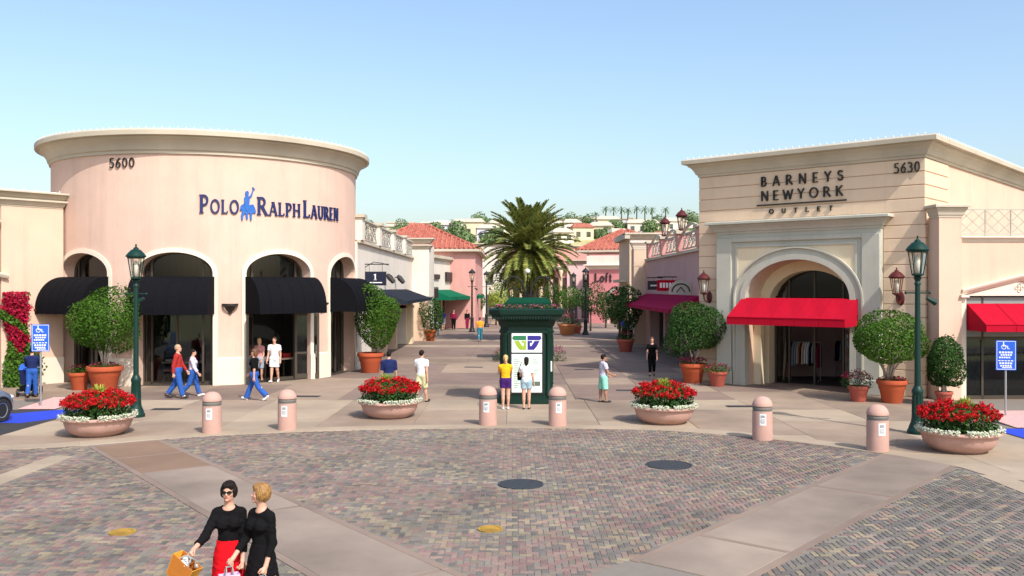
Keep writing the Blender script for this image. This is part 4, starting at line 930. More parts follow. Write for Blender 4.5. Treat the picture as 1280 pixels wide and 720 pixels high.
# beige building + pink "Loft" building
BB = thing('beige_building', 'beige building with flat dark cornice beyond the magenta awning', 'building', (8.4, 62, 0))
MB().box(-.4, 8, 0, 6, 0, 7.0).build('wall', M_BEIGE, BB); cz2 = box_cornice(BB, -.4, 8, 0, 6.9, .45, .35, M_CORN)
MB().box(-.75, -.4, -.3, 6, 6.95, 7.35).build('side_cornice', M_CORN, BB)
MB().box(-.46, -.38, 1.5, 5, 0, 3.6).build('shop_window', M_GLASS, BB); MB().box(-.9, -.4, 1.0, 5.5, 4.0, 4.2).build('ledge', M_CORN, BB)
LB = thing('loft_building', 'rose pink shop front with white cornice and dark lettering at the street bend', 'shop building', (11.6, 92, 0), rad(-18))
w = MB(); w.box(-3.9, 2.5, 0, 12, 0, 7.0); w.build('wall', mat('rose_stucco', (.58, .21, .21), .9, .05, 1.5, .15, 80, stain=.07), LB)
box_cornice(LB, -3.9, 2.5, 0, 5.5, .5, .5, M_TRIM); MB().box(-4.1, 2.5, -.2, 0, 6.0, 6.9).build('parapet', M_OFFW, LB)
dm = MB(); dm.box(-1.6, 1.0, -.05, .1, 0, 2.9); dm.build('shop_window', M_GLASS, LB)
arch_trim(MB(), flat, (-1.8, 1.2, 0, 2.7, .9), .2, .1).build('arch_trim', M_GREYST, LB)
write(LB, 'Loft', -3.3, -1.5, 4.25, .85, .2, M_BLACKL, lambda u, d, z: (u, d - .04, z), gap=.1)
roof_hip(LB, -4.9, 2.6, 1.0, 12, 7.5, 2.3, .3); MB().box(-4.4, 2.4, 1.2, 11.8, 6.9, 7.4).build('upper_wall', M_OFFW, LB)
LL = thing('pale_pink_building', 'pale pink building with dark windows left of the rose shop front', 'building', (7.6, 106, 0), rad(-8))
MB().box(-1.2, 3.5, 0, 10, 0, 6.8).build('wall', mat('pale_pink_stucco', (.78, .52, .48), .9, .05, 1.5, .15, 80), LL); box_cornice(LL, -1.2, 3.5, 0, 6.4, .45, .4, M_CORN)
for x in (-.5, 1.0, 2.5):
    MB().box(x - .35, x + .35, -.05, .1, 3.6, 5.2).build('window', M_GLASS, LL); MB().box(x - .5, x + .5, -.05, .1, .1, 2.6).build('window', M_GLASS, LL)
# ------------------------------------------------------------------ people: smooth-union bodies, meshed with surface nets
def sdf_mesh(prims, vox):
    lo = np.array([1e9] * 3); hi = -lo
    for p in prims:
        if p['op'] == 'sub': continue
        b0, b1 = p['bb']; lo = np.minimum(lo, b0); hi = np.maximum(hi, b1)
    lo = lo - 3 * vox; n = np.ceil((hi + 3 * vox - lo) / vox).astype(int) + 1
    D = np.full(n, 10.0, np.float32); ax = [lo[i] + vox * np.arange(n[i]) for i in range(3)]
    for p in prims:
        k = p['k']; b0, b1 = p['bb']; m = k + 2.5 * vox
        i0 = np.maximum(0, np.floor((b0 - m - lo) / vox).astype(int)); i1 = np.minimum(n, np.ceil((b1 + m - lo) / vox).astype(int) + 1)
        if np.any(i1 <= i0): continue
        sl = tuple(slice(a, b) for a, b in zip(i0, i1))
        X, Y, Z = np.meshgrid(*[ax[i][i0[i]:i1[i]] for i in range(3)], indexing='ij')
        d = p['f'](X, Y, Z).astype(np.float32)
        for q, nn in p.get('cuts', ()): d = np.maximum(d, (X - q[0]) * nn[0] + (Y - q[1]) * nn[1] + (Z - q[2]) * nn[2])
        S0 = D[sl]
        if p['op'] == 'sub': D[sl] = np.maximum(S0, -d)
        elif k > 0:
            h = np.clip(.5 + .5 * (S0 - d) / k, 0, 1); D[sl] = S0 * (1 - h) + d * h - k * h * (1 - h)
        else: D[sl] = np.minimum(S0, d)
    ins = D < 0
    N = n - 1
    c = [ins[a:a + N[0], b:b + N[1], g:g + N[2]] for a in (0, 1) for b in (0, 1) for g in (0, 1)]
    sm = sum(x.astype(np.int8) for x in c); mix = (sm > 0) & (sm < 8)
    idx = np.argwhere(mix)
    if len(idx) == 0: return [], []
    vid = np.full(N, -1, np.int64); vid[mix] = np.arange(len(idx))
    corners = [(a, b, g) for a in (0, 1) for b in (0, 1) for g in (0, 1)]
    val = np.stack([D[idx[:, 0] + a, idx[:, 1] + b, idx[:, 2] + g] for a, b, g in corners], 1)
    acc = np.zeros((len(idx), 3)); cnt = np.zeros(len(idx))
    for i, ca in enumerate(corners):
        for j, cb in enumerate(corners):
            if j <= i or sum(abs(x - y) for x, y in zip(ca, cb)) != 1: continue
            cr_ = (val[:, i] < 0) != (val[:, j] < 0); t = np.where(cr_, val[:, i] / np.where(cr_, val[:, i] - val[:, j], 1), 0)
            pa = np.array(ca, float); pb = np.array(cb, float); acc += np.where(cr_[:, None], pa + (pb - pa) * t[:, None], 0); cnt += cr_
    V = lo + (idx + acc / cnt[:, None]) * vox
    Fs = []
    for axn in range(3):
        o1, o2 = [(1, 2), (2, 0), (0, 1)][axn]; a = [slice(None)] * 3; b = [slice(None)] * 3; a[axn] = slice(0, -1); b[axn] = slice(1, None)
        A = ins[tuple(a)]; B = ins[tuple(b)]; ch = np.argwhere(A != B)
        ch = ch[(ch[:, o1] > 0) & (ch[:, o2] > 0) & (ch[:, o1] < N[o1]) & (ch[:, o2] < N[o2])]
        flip = A[tuple(ch.T)]
        def cell(d1, d2): q = ch.copy(); q[:, o1] -= d1; q[:, o2] -= d2; return vid[tuple(q.T)]
        q = np.stack([cell(1, 1), cell(0, 1), cell(0, 0), cell(1, 0)], 1); q[~flip] = q[~flip][:, ::-1]; Fs.append(q)
    Fq = np.concatenate(Fs); Fq = Fq[(Fq >= 0).all(1)]
    return V, Fq
def mesh_np(name, V, Fq, m):
    me = bpy.data.meshes.new(name); me.vertices.add(len(V)); me.vertices.foreach_set('co', np.asarray(V, np.float32).ravel())
    me.loops.add(len(Fq) * 4); me.loops.foreach_set('vertex_index', Fq.astype(np.int32).ravel()); me.polygons.add(len(Fq)); me.polygons.foreach_set('loop_start', np.arange(len(Fq), dtype=np.int32) * 4)
    me.update(calc_edges=True); me.materials.append(m); me.shade_smooth(); return me
def cone(a, b, ra, rb, k=.02, cuts=(), op='add'):
    a, b = np.array(a, float), np.array(b, float); ba = b - a; L = max(1e-9, ba.dot(ba)); r = max(ra, rb)
    def f(X, Y, Z):
        h = np.clip(((X - a[0]) * ba[0] + (Y - a[1]) * ba[1] + (Z - a[2]) * ba[2]) / L, 0, 1)
        return np.sqrt((X - a[0] - ba[0] * h) ** 2 + (Y - a[1] - ba[1] * h) ** 2 + (Z - a[2] - ba[2] * h) ** 2) - (ra + (rb - ra) * h)
    return dict(op=op, k=k, f=f, cuts=cuts, bb=(np.minimum(a, b) - r, np.maximum(a, b) + r))
def ell(c, r, R=None, k=.02, cuts=(), op='add'):
    c = np.array(c, float); r = np.array(r, float); R = np.eye(3) if R is None else np.array(R, float); e = np.sqrt(((R * r) ** 2).sum(1))
    def f(X, Y, Z):
        x, y, z = X - c[0], Y - c[1], Z - c[2]
        q = [(R[0, i] * x + R[1, i] * y + R[2, i] * z) for i in range(3)]
        k0 = np.sqrt(sum((q[i] / r[i]) ** 2 for i in range(3))); k1 = np.sqrt(sum((q[i] / r[i] ** 2) ** 2 for i in range(3)))
        return k0 * (k0 - 1) / np.maximum(k1, 1e-6)
    return dict(op=op, k=k, f=f, cuts=cuts, bb=(c - e, c + e))
def frustum(c0, c1, r0, r1, k=.01, op='add', folds=0, fold=.0):    # elliptic skirt between heights c0.z (top) and c1.z
    c0, c1 = np.array(c0, float), np.array(c1, float)
    def f(X, Y, Z):
        t = np.clip((c0[2] - Z) / (c0[2] - c1[2]), 0, 1); cx = c0[0] + (c1[0] - c0[0]) * t; cy = c0[1] + (c1[1] - c0[1]) * t
        rx = r0[0] + (r1[0] - r0[0]) * t; ry = r0[1] + (r1[1] - r0[1]) * t
        an = np.arctan2(Y - cy, X - cx); w = 1 + fold * t * np.cos(folds * an) if folds else 1
        d = (np.sqrt(((X - cx) / rx) ** 2 + ((Y - cy) / ry) ** 2) / w - 1) * np.minimum(rx, ry)
        return np.maximum(d, np.maximum(Z - c0[2], c1[2] - Z))
    m = np.array([max(r0[0], r1[0]) * 1.1, max(r0[1], r1[1]) * 1.1, 0])
    return dict(op=op, k=k, f=f, bb=(np.minimum(c0, c1) - m, np.maximum(c0, c1) + m))
def rotx(a): c, s = math.cos(a), math.sin(a); return np.array([[1, 0, 0], [0, c, -s], [0, s, c]])
def rotz(a): c, s = math.cos(a), math.sin(a); return np.array([[c, -s, 0], [s, c, 0], [0, 0, 1]])
PEOPLE = {}
def person(label, loc, face, H, top, topm, legs, legm, hair='short', hairm=None, skin=None, shoem=None, female=False, arms=((0, .06, .2, 0), (0, .06, .2, 0)),
           stride=.0, knee=(.0, .0), lean=0.0, head=(0, 0), vox=.0105, fingers=True, build=1.0, fine=False, group=None, cat='person', curl=.5, z=0.0):
    """face: direction in degrees, 0 = towards +y (away), 90 = towards -x. arms: (pitch forward, abduct, elbow bend, inward) right then left."""
    skin = skin or M_SKIN; hairm = hairm or mat('dark_hair', (.014, .009, .007), .65, .2, 40, .3, 60, spec=.15); shoem = shoem or mat('dark_shoe', (.03, .025, .022), .5, .05, 8)
    body, ROT = [], rotx(-lean); hip = np.array([0, 0, .515 * H])
    def U(p): return hip + ROT @ (np.array(p, float) * H - hip)
    B = build
    sw = (.100 if female else .114) * B; hw = .052
    # torso
    torso = [(ell(U((0, 0, .53)), np.array((.094 if female else .09, .066, .07)) * H * B, ROT, .03 * H)), (ell(U((0, .0, .62)), np.array((.072 if female else .082, .055, .085)) * H * B, ROT, .04 * H)),
             (ell(U((0, .0, .72)), np.array((.084 if female else .098, .060, .085)) * H * B, ROT, .04 * H)), (cone(U((-sw * .82, 0, .788)), U((0, 0, .806)), .028 * H * B, .034 * H * B, .03 * H)), (cone(U((sw * .82, 0, .788)), U((0, 0, .806)), .028 * H * B, .034 * H * B, .03 * H))]
    if female:
        for s in (-1, 1): torso.append(ell(U((s * .038, .045, .725)), np.array((.036, .036, .034)) * H, ROT, .02 * H))
    neck = [cone(U((0, -.004, .79)), U((0, .006, .885)), .034 * H, .030 * H, .02 * H)]
    hc = U((0, .012, .935)); HR = ROT @ rotz(head[0]) @ rotx(-head[1])
    def Hp(x, y, z_): return hc + HR @ (np.array((x, y, z_)) * H)
    hd = [ell(Hp(0, -.006, .012), np.array((.0425, .053, .05)) * H, HR, .01 * H), ell(Hp(0, .012, -.028), np.array((.032, .036, .038)) * H, HR, .022 * H),
          ell(Hp(0, .043, -.054), np.array((.012, .010, .010)) * H, HR, .014 * H), cone(Hp(0, .046, .002), Hp(0, .055, -.018), .005 * H, .008 * H, .008 * H)]
    for s in (-1, 1): hd.append(ell(Hp(s * .042, -.004, -.008), np.array((.006, .013, .017)) * H, HR, .004 * H))
    if fine:
        for s in (-1, 1): hd.append(ell(Hp(s * .022, .034, -.018), np.array((.012, .010, .010)) * H, HR, .01 * H))
        hd.append(ell(Hp(0, .047, -.036), np.array((.014, .007, .006)) * H, HR, .006 * H))
    armp = []; J = {}
    for s, (pa, ab, el_, inw) in zip((1, -1), arms):
        sh = U((s * sw * .97, 0, .783)); ud = np.array((s * math.sin(ab), math.sin(pa) * math.cos(ab), -math.cos(pa) * math.cos(ab))); e = sh + ROT @ ud * .172 * H
        fa = pa + el_; ai = ab * .6 - inw; fd = np.array((s * math.sin(ai), math.sin(fa) * math.cos(ai), -math.cos(fa) * math.cos(ai))); fd = ROT @ fd; w = e + fd * .148 * H
        J[s] = dict(sh=sh, e=e, w=w, fd=fd, ud=ROT @ ud)
        armp += [('ua', s, cone(sh, e, (.0265 if female else .029) * H * B, .022 * H * B, .025 * H)), ('fa', s, cone(e, w, .0225 * H * B, .0145 * H, .012 * H))]
        side = np.array((0, 1, 0)) - fd * fd[1]
        if np.linalg.norm(side) < .2: side = np.array((0, 0, 1.)) - fd * fd[2]
        side /= np.linalg.norm(side); nrm = np.cross(fd, side) * s     # palm faces body
        if nrm[0] * s > 0: nrm = -nrm
        kn = w + fd * .05 * H; J[s]['grip'] = w + fd * .062 * H + nrm * .012 * H; J[s]['nrm'] = nrm; J[s]['side'] = side
        hp = [cone(w, w + fd * .045 * H + side * .012 * H, .013 * H, .0125 * H, .008 * H), cone(w, w + fd * .047 * H - side * .010 * H, .012 * H, .0115 * H, .008 * H)]
        if fingers:
            for i, ln in enumerate((.040, .045, .042, .034)):
                a0 = kn + side * (.018 - .012 * i) * H; c = curl * (1 + .12 * i); d1 = fd * math.cos(c) + nrm * math.sin(c); d2 = fd * math.cos(c * 2.1) + nrm * math.sin(c * 2.1)
                m1 = a0 + d1 * ln * .52 * H; m2 = m1 + d2 * ln * .5 * H
                hp += [cone(a0 - fd * .006 * H, m1, .0058 * H, .0052 * H, .003 * H), cone(m1, m2, .0052 * H, .0043 * H, .002 * H)]
            t0 = w + fd * .016 * H + side * .014 * H; td = fd * .62 + side * .62 + nrm * .35; td /= np.linalg.norm(td); t1 = t0 + td * .026 * H; t2 = t1 + (fd * .9 + nrm * .4) / 1.0 * .022 * H
            hp += [cone(t0, t1, .0075 * H, .006 * H, .005 * H), cone(t1, t2, .006 * H, .0048 * H, .002 * H)]
        else: hp.append(cone(kn, kn + fd * .035 * H + nrm * .012 * H, .013 * H, .009 * H, .008 * H))
        armp += [('h', s, q) for q in hp]
    legp = []; zmin = 1e9
    for s, st, kb in ((1, stride, knee[0]), (-1, -stride, knee[1])):
        hp_ = np.array((s * hw * B, 0, .515)) * H; td = np.array((s * -.01, math.sin(st), -math.cos(st))); kn = hp_ + td * .245 * H; ca = st - kb
        cdv = np.array((-s * .005, math.sin(ca), -math.cos(ca))); an = kn + cdv * .235 * H; fo = ca * .8; fdv = np.array((s * .12, math.cos(fo), math.sin(fo))); dn = np.array((0, math.sin(fo), -math.cos(fo)))
        heel = an - fdv * .022 * H + dn * .022 * H; toe = an + fdv * .095 * H + dn * .027 * H; ball = an + fdv * .065 * H + dn * .025 * H
        zmin = min(zmin, heel[2] - .016 * H, toe[2] - .013 * H)
        J[('l', s)] = dict(hip=hp_, kn=kn, an=an, toe=toe)
        legp += [('th', s, cone(hp_, kn, .051 * H * B, .033 * H * B, .03 * H)), ('ca', s, cone(kn, an, .033 * H * B, .020 * H, .015 * H)), ('ca', s, ell(kn + cdv * .075 * H + np.array((0, -.010, 0)) * H, np.array((.026, .029, .06)) * H * B, None, .02 * H)),
                 ('f', s, cone(heel, ball, .018 * H, .017 * H, .015 * H)), ('f', s, cone(ball, toe, .019 * H, .012 * H, .012 * H))]
    root = thing('person', label, cat, (loc[0], loc[1], z - zmin), rad(face), group)
    def crease(p):
        f0 = p['f']
        def f(X, Y, Z): return f0(X, Y, Z) + .0022 * np.sin(62 * Z + 9 * np.sin(11 * X + 7 * Y) + 5 * np.sin(17 * Y)) + .0016 * np.sin(38 * X - 45 * Z + 6 * np.sin(14 * Z)) - .0036
        return dict(p, f=f)
    def put(name, prims, m, vx=None):
        if name in ('jersey', 'shirt', 'dress_top', 'trousers', 'shorts', 'skirt'): prims = [crease(p) if p['op'] == 'add' else p for p in prims]
        V, Q = sdf_mesh(prims, vx or vox)
        if len(V) == 0: return None
        o = bpy.data.objects.new(name, mesh_np(name, V, Q, m)); COL.objects.link(o); o.parent = root; return o
    put('body', torso + neck + hd + [q for _, _, q in armp] + [q for _, _, q in legp], skin)
    # --- clothing
    g = .0065 * H
    def infl(T=g, t=torso):
        r = [ell(U((0, 0, .53)), np.array((.094 if female else .09, .066, .07)) * H * B + T, ROT, .03 * H), ell(U((0, 0, .62)), np.array((.074 if female else .082, .057, .085)) * H * B + T, ROT, .04 * H),
             ell(U((0, 0, .72)), np.array((.084 if female else .098, .060, .085)) * H * B + T, ROT, .04 * H), cone(U((-sw * .82, 0, .788)), U((0, 0, .806)), .028 * H * B + T, .034 * H * B + T, .03 * H), cone(U((sw * .82, 0, .788)), U((0, 0, .806)), .028 * H * B + T, .034 * H * B + T, .03 * H)]
        if female: r += [ell(U((s * .038, .045, .725)), np.array((.036, .036, .034)) * H + T, ROT, .02 * H) for s in (-1, 1)]
        return r
    def sleeves(len_, T=g):
        r = []
        for s in (1, -1):
            j = J[s]
            if len_ <= 1:
                q = j['sh'] + (j['e'] - j['sh']) * len_; r.append(cone(j['sh'], q + j['ud'] * .02, (.0275 if female else .030) * H * B + T, (.030 - .006 * len_) * H * B + T * 1.2, .022 * H, [(q, j['ud'])]))
            else:
                f_ = len_ - 1; q = j['e'] + (j['w'] - j['e']) * f_; r.append(cone(j['sh'], j['e'], (.0275 if female else .030) * H * B + T, .0235 * H * B + T, .022 * H)); r.append(cone(j['e'], q + j['fd'] * .02, .0235 * H * B + T, (.0235 - .007 * f_) * H * B + T, .01 * H, [(q, j['fd'])]))
        return r
    def cutall(pr, q, nn): return [dict(p, cuts=list(p.get('cuts', ())) + [(q, nn)]) for p in pr]
    up = ROT @ np.array((0, 0, 1.0))
    if top:
        L, hem, T = top[0], top[1], (top[2] if len(top) > 2 else g)
        pr = infl(T); pr = cutall(pr, U((0, 0, hem)), -up)
        pr += sleeves(L, T) if L > 0 else []
        nk = ell(U((0, .03, .842)), np.array((.052, .056, .036)) * H, ROT, 0, op='sub')
        put('dress_top' if hem < .4 else ('jersey' if L > 1 else 'shirt'), pr + [nk], topm)
    wz = .575
    if legs[0] in ('trousers', 'shorts'):
        pr = cutall([ell(hip + np.array((0, 0, .015)) * H, np.array((.096 if female else .092, .068, .075)) * H * B + g, None, .03 * H), ell(np.array((0, 0, .60)) * H, np.array((.08, .06, .06)) * H * B + g, None, .03 * H)], np.array((0, 0, wz)) * H, np.array((0, 0, 1.0)))
        for s in (1, -1):
            j = J[('l', s)]; d1 = (j['kn'] - j['hip']); d2 = (j['an'] - j['kn']); n2 = d2 / np.linalg.norm(d2); n1 = d1 / np.linalg.norm(d1)
            if legs[0] == 'shorts': q = j['hip'] + d1 * legs[1]; pr.append(cone(j['hip'], q + n1 * .03, .053 * H * B + g, .049 * H * B + g, .025 * H, [(q, n1)]))
            else:
                q = j['kn'] + d2 * legs[1]; fl = legs[2] if len(legs) > 2 else .029; pr += [cone(j['hip'], j['kn'], .053 * H * B + g, .037 * H * B + g, .025 * H), cone(j['kn'], q + n2 * .03, .037 * H * B + g, fl * H + g, .012 * H, [(q, n2)])]
        put(legs[0], pr, legm)
    elif legs[0] == 'skirt':
        kx = (J[('l', 1)]['kn'] + J[('l', -1)]['kn']) / 2; zt, zb = legs[1] * H, legs[2] * H; fl = legs[3]
        hx, hy = .104 * H * B + g * 1.4, .080 * H * B + g * 1.4
        if zt > .54 * H: pr = [frustum((0, 0, zt), (0, 0, .515 * H), (.080 * H * B + g, .062 * H * B + g), (hx, hy), 0), frustum((0, 0, .5155 * H), (0, kx[1] * .5, zb), (hx, hy), (fl * H, fl * 1.0 * H), 0, folds=7, fold=.05)]
        else: pr = [frustum((0, 0, zt), (0, kx[1] * .6, zb), (.098 * H, .074 * H), (fl * H, fl * .85 * H), folds=7, fold=.05)]
        put('skirt', pr, legm)
    sp_ = []
    for s in (1, -1):
        j = J[('l', s)]
        for n_, ss, q in legp:
            if n_ == 'f' and ss == s: sp_.append(q)
    for s, st, kb in ((1, stride, knee[0]), (-1, -stride, knee[1])):
        an, toe = J[('l', s)]['an'], J[('l', s)]['toe']; ca = (st - kb) * .8; fdv = np.array((s * .12, math.cos(ca), math.sin(ca))); dn = np.array((0, math.sin(ca), -math.cos(ca)))
        heel = an - fdv * .022 * H + dn * .022 * H; ball = an + fdv * .065 * H + dn * .025 * H
        put('shoe', [dict(cone(heel, ball, .0215 * H, .0205 * H, .01), cuts=[(an + dn * .006 * H, -dn)]), dict(cone(ball, toe, .0225 * H, .0155 * H, .01), cuts=[(an + dn * .006 * H, -dn)])], shoem)
    # --- hair
    if hair:
        hb = [ell(Hp(0, -.010, .018), np.array((.047, .057, .053)) * H, HR, .01 * H)]
        fc = [ell(Hp(0, .052, -.026), np.array((.036, .042, .054)) * H, HR, 0, op='sub')]
        if hair == 'short': hb.append(ell(Hp(0, -.026, -.008), np.array((.040, .036, .036)) * H, HR, .02 * H)); fc.append(ell(Hp(0, .016, -.055), np.array((.06, .042, .05)) * H, HR, 0, op='sub'))
        if hair == 'bob':
            hb += [ell(Hp(0, -.024, -.012), np.array((.050, .044, .046)) * H, HR, .02 * H), ell(Hp(.0, .022, .043), np.array((.038, .03, .02)) * H, HR, .015 * H)] + [ell(Hp(s * .040, -.002, -.004), np.array((.015, .028, .04)) * H, HR, .012 * H) for s in (1, -1)]
            if False: hb += [ell(Hp(.034 * math.cos(a) * (1 + .1 * i % 2), -.012 + .04 * math.sin(a), .038 + .012 * math.sin(3 * a)), np.array((.016, .016, .018)) * H, HR, .006 * H) for i, a in enumerate([q * pi / 4 for q in range(8)])]
        if hair == 'long': hb += [ell(Hp(0, -.026, -.03), np.array((.044, .036, .06)) * H, HR, .02 * H), cone(Hp(0, -.036, -.04), Hp(0, -.04, -.11), .034 * H, .02 * H, .02 * H)]
        if hair == 'tail': hb += [cone(Hp(0, -.05, .01), Hp(0, -.07, -.03), .014 * H, .02 * H, .01 * H), cone(Hp(0, -.07, -.03), Hp(0, -.062, -.10), .02 * H, .008 * H, .01 * H)]
        if fine:
            def wavy(p):
                f0 = p['f']; c0 = hc.copy()
                def f(X, Y, Z): an = np.arctan2(Y - c0[1], X - c0[0]); return f0(X, Y, Z) + .0022 * np.sin(19 * an + 55 * (Z - c0[2]) + 2.5 * np.sin(3 * an)) + .0016 * np.sin(7 * an - 90 * (Z - c0[2]))
                return dict(p, f=f)
            hb = [wavy(p) for p in hb]
        put('hair', hb + fc, hairm, vox * .62 if fine else vox * .85)
    if vox < .012:
        f = MB()
        for s in (-1, 1):
            c = Hp(s * .017, .040, -.002); f.ellipsoid(tuple(c), (.0055 * H, .0055 * H, .004 * H), 8, 6)
        f.build('eyes', mat('dark_eye', (.03, .02, .015), .3, 0), root)
        f = MB(); f.tube([tuple(Hp(-.014, .0475, -.0365)), tuple(Hp(-.006, .053, -.035)), tuple(Hp(.006, .053, -.035)), tuple(Hp(.014, .0475, -.0365))], [.0015 * H, .0042 * H, .0042 * H, .0015 * H], 6); f.build('lips', mat('lip', (.42, .08, .07), .4, 0), root, True)
    Mw = Matrix.Translation((loc[0], loc[1], z - zmin)) @ Matrix.Rotation(rad(face), 4, 'Z')
    return root, {s: Mw @ Vector(J[s]['grip']) for s in (1, -1)}, Hp, Mw, J
# ------------------------------------------------------------------ planting
def leaf(mb, p, nrm, size, rg, asp=.55):
    n = Vector(nrm); t = n.cross(Vector((rg.gauss(0, 1), rg.gauss(0, 1), rg.gauss(0, 1))))
    if t.length < 1e-4: t = n.orthogonal()
    t.normalize(); b = n.cross(t).normalized(); p = Vector(p); L = size; w = size * asp
    mb.add([p - t * L * .5, p + b * w * .5 + n * size * .08, p + t * L * .5, p - b * w * .5 + n * size * .08], [(0, 1, 2), (0, 2, 3)])
def crown_mesh(name, m, rx, ry, rz, n, size, seed, lumps=26, lump=.2, fill=.35, box=0.0):
    rg = random.Random(seed); mb = MB(); L = []
    for i in range(lumps):
        v = Vector((rg.gauss(0, 1), rg.gauss(0, 1), rg.gauss(0, 1))).normalized(); L.append((v, rg.uniform(-.6, 1.0)))
    for i in range(n):
        v = Vector((rg.gauss(0, 1), rg.gauss(0, 1), rg.gauss(0, 1))).normalized()
        k = 1.0
        for c, a in L: k += lump * a * max(0, v.dot(c) - .72) / .28 * .8
        r = k * (1 - abs(rg.gauss(0, .05)) if rg.random() > fill else rg.uniform(.5, .95)); r *= 1 + (.06 * abs(rg.gauss(0, 1)) if rg.random() < .08 else 0)
        p = (v.x * rx * r, v.y * ry * r, v.z * rz * r)
        q_ = (abs(v.x) ** 3.2 + abs(v.y) ** 3.2 + abs(v.z) ** 3.2) ** (-1 / 3.2); q_ = 1 + (q_ - 1) * box; p = (p[0] * q_, p[1] * q_, p[2] * q_)
        nn = (v * .9 + Vector((rg.gauss(0, .5), rg.gauss(0, .5), rg.gauss(0, .5)) )).normalized()
        leaf(mb, p, nn, size * rg.uniform(.7, 1.25), rg)
    return mb.mesh(name, m)
def trunk_mb(h, spread, n, seed, r=.05):
    rg = random.Random(seed); mb = MB()
    for i in range(n):
        a = 2 * pi * i / n + rg.uniform(-.4, .4); s = spread * rg.uniform(.5, 1.0); b = .06 * rg.random()
        pts = [(b * math.cos(a), b * math.sin(a), 0), (s * .3 * math.cos(a), s * .3 * math.sin(a), h * .4), (s * .65 * math.cos(a + .2), s * .65 * math.sin(a + .2), h * .75), (s * 1.2 * math.cos(a + .1), s * 1.2 * math.sin(a + .1), h * 1.25)]
        mb.tube(pts, [r, r * .8, r * .65, r * .35], 6)
    return mb
def pot(loc, r, h, label, group='terracotta pots', m=M_TERRA):
    root = thing('plant_pot', label, 'plant pot', (loc[0], loc[1], 0), 0, group)
    MB().lathe([(0, .0), (r * .62, 0), (r * .66, .03), (r * .80, h * .55), (r * .86, h * .60), (r * .88, h * .74), (r * .9, h * .76), (r * .92, h * .8), (r, h * .82), (r * 1.03, h * .9), (r * 1.0, h), (r * .9, h), (r * .88, h * .9)], 32).build('pot_body', m, root, True, angle=35)
    MB().lathe([(0, h * .92), (r * .9, h * .9)], 20).build('soil', M_SOIL, root); return root
def pot_tree(loc, z0, ch, cr, label, seed, m=M_LEAF, size=.088, n=9500, trunk_n=5, bark=M_BARK, spread=.45, group='round clipped trees in pots'):
    root = thing('potted_tree', label, 'tree', (loc[0], loc[1], z0), 0, group)
    trunk_mb(ch - z0 - cr[2] * .55, spread, trunk_n, seed, .045).build('trunk', bark, root, True)
    inst('crown', crown_mesh('crown', m, cr[0], cr[1], cr[2], n, size, seed, 30, .32, .35, .5), root, (0, 0, ch - z0)); return root
def small_plant(loc, z0, r, h, m, pm, label, seed, n=420, blooms=120, group=None, size=.07):
    rg = random.Random(seed); root = thing('potted_plant', label, 'plant', (loc[0], loc[1], z0), 0, group); a = MB(); b = MB()
    for i in range(n):
        t = rg.uniform(0, 2 * pi); q = r * math.sqrt(rg.random()); z = h * rg.random() * (1 - .5 * (q / r) ** 2)
        leaf(a, (q * math.cos(t), q * math.sin(t), z), (rg.gauss(0, .6), rg.gauss(0, .6), 1), size * rg.uniform(.7, 1.4), rg)
    for i in range(9): t = rg.uniform(0, 6.28); a.tube([(0, 0, -.03), (.5 * r * math.cos(t), .5 * r * math.sin(t), h * .6)], .008, 4)
    a.build('foliage', m, root)
    if blooms:
        for i in range(blooms):
            t = rg.uniform(0, 2 * pi); q = r * math.sqrt(rg.random()); z = h * (1.02 - .45 * (q / r) ** 2) * rg.uniform(.75, 1.05)
            for k in range(3): leaf(b, (q * math.cos(t), q * math.sin(t), z + k * .01), (rg.gauss(0, .7), rg.gauss(0, .7), 1), size * .75, rg, .9)
        b.build('blossom', pm, root)
    return root
def Gx(px, Y): return ((px - 640) / F * Y, Y)
TW = 'red glazed'
pot(Gx(131, 32.0), .60, .86, 'large terracotta pot under the clipped tree left of the left lamp post'); pot_tree(Gx(131, 32.0), .78, 2.44, (1.0, .98, .93), 'round clipped tree in a big terracotta pot before the round store', 1)
small_plant(Gx(131, 32.0), .78, .5, .22, M_LEAF, M_PETALD, 'low plants round the trunks of the clipped tree before the round store', 31, 260, 60)
pot(Gx(99, 32.2), .36, .62, 'small terracotta pot beside the big pot before the round store'); small_plant(Gx(99, 32.2), .56, .36, .34, M_LEAF, M_PETALD, 'small leafy plant in the small pot before the round store', 32, 260, 30)
pot(Gx(463, 38.8), .55, .85, 'large terracotta pot at the right edge of the round store'); pot_tree(Gx(472, 38.8), .78, 2.3, (.80, .84, .98), 'clipped tree in a terracotta pot at the right edge of the round store', 2, M_LEAF)
pot(Gx(866, 34.6), .50, .74, 'terracotta pot with red plants left of the stone portal'); pot_tree(Gx(868, 34.6), .66, 2.06, (1.0, .96, .84), 'round clipped tree in the terracotta pot left of the stone portal', 3, M_LEAFD)
small_plant(Gx(866, 34.6), .66, .56, .34, M_LEAFD, M_PETALD, 'dark red plants below the clipped tree left of the stone portal', 33, 200, 150)
pot(Gx(897, 33.4), .36, .55, 'small red clay pot at the foot of the left stone pilaster', m=mat('red_clay', (.40, .09, .06), .8, .08, 5, .15, 50, stain=.12)); small_plant(Gx(897, 33.4), .5, .5, .32, M_LEAF, M_PETALD, 'bushy plant with dark red flowers at the left stone pilaster', 34, 360, 90)
pot(Gx(1115, 28.6), .46, .72, 'terracotta pot under the clipped tree right of the stone portal'); pot_tree(Gx(1110, 28.6), .64, 2.0, (.98, .92, .68), 'wide clipped tree with bare pale stems right of the stone portal', 4, M_LEAF, .088, 8500, 8, M_BARK, .7)
small_plant(Gx(1115, 28.6), .64, .42, .2, M_LEAFD, M_PETALD, 'low plants round the pale stems right of the stone portal', 35, 160, 60)
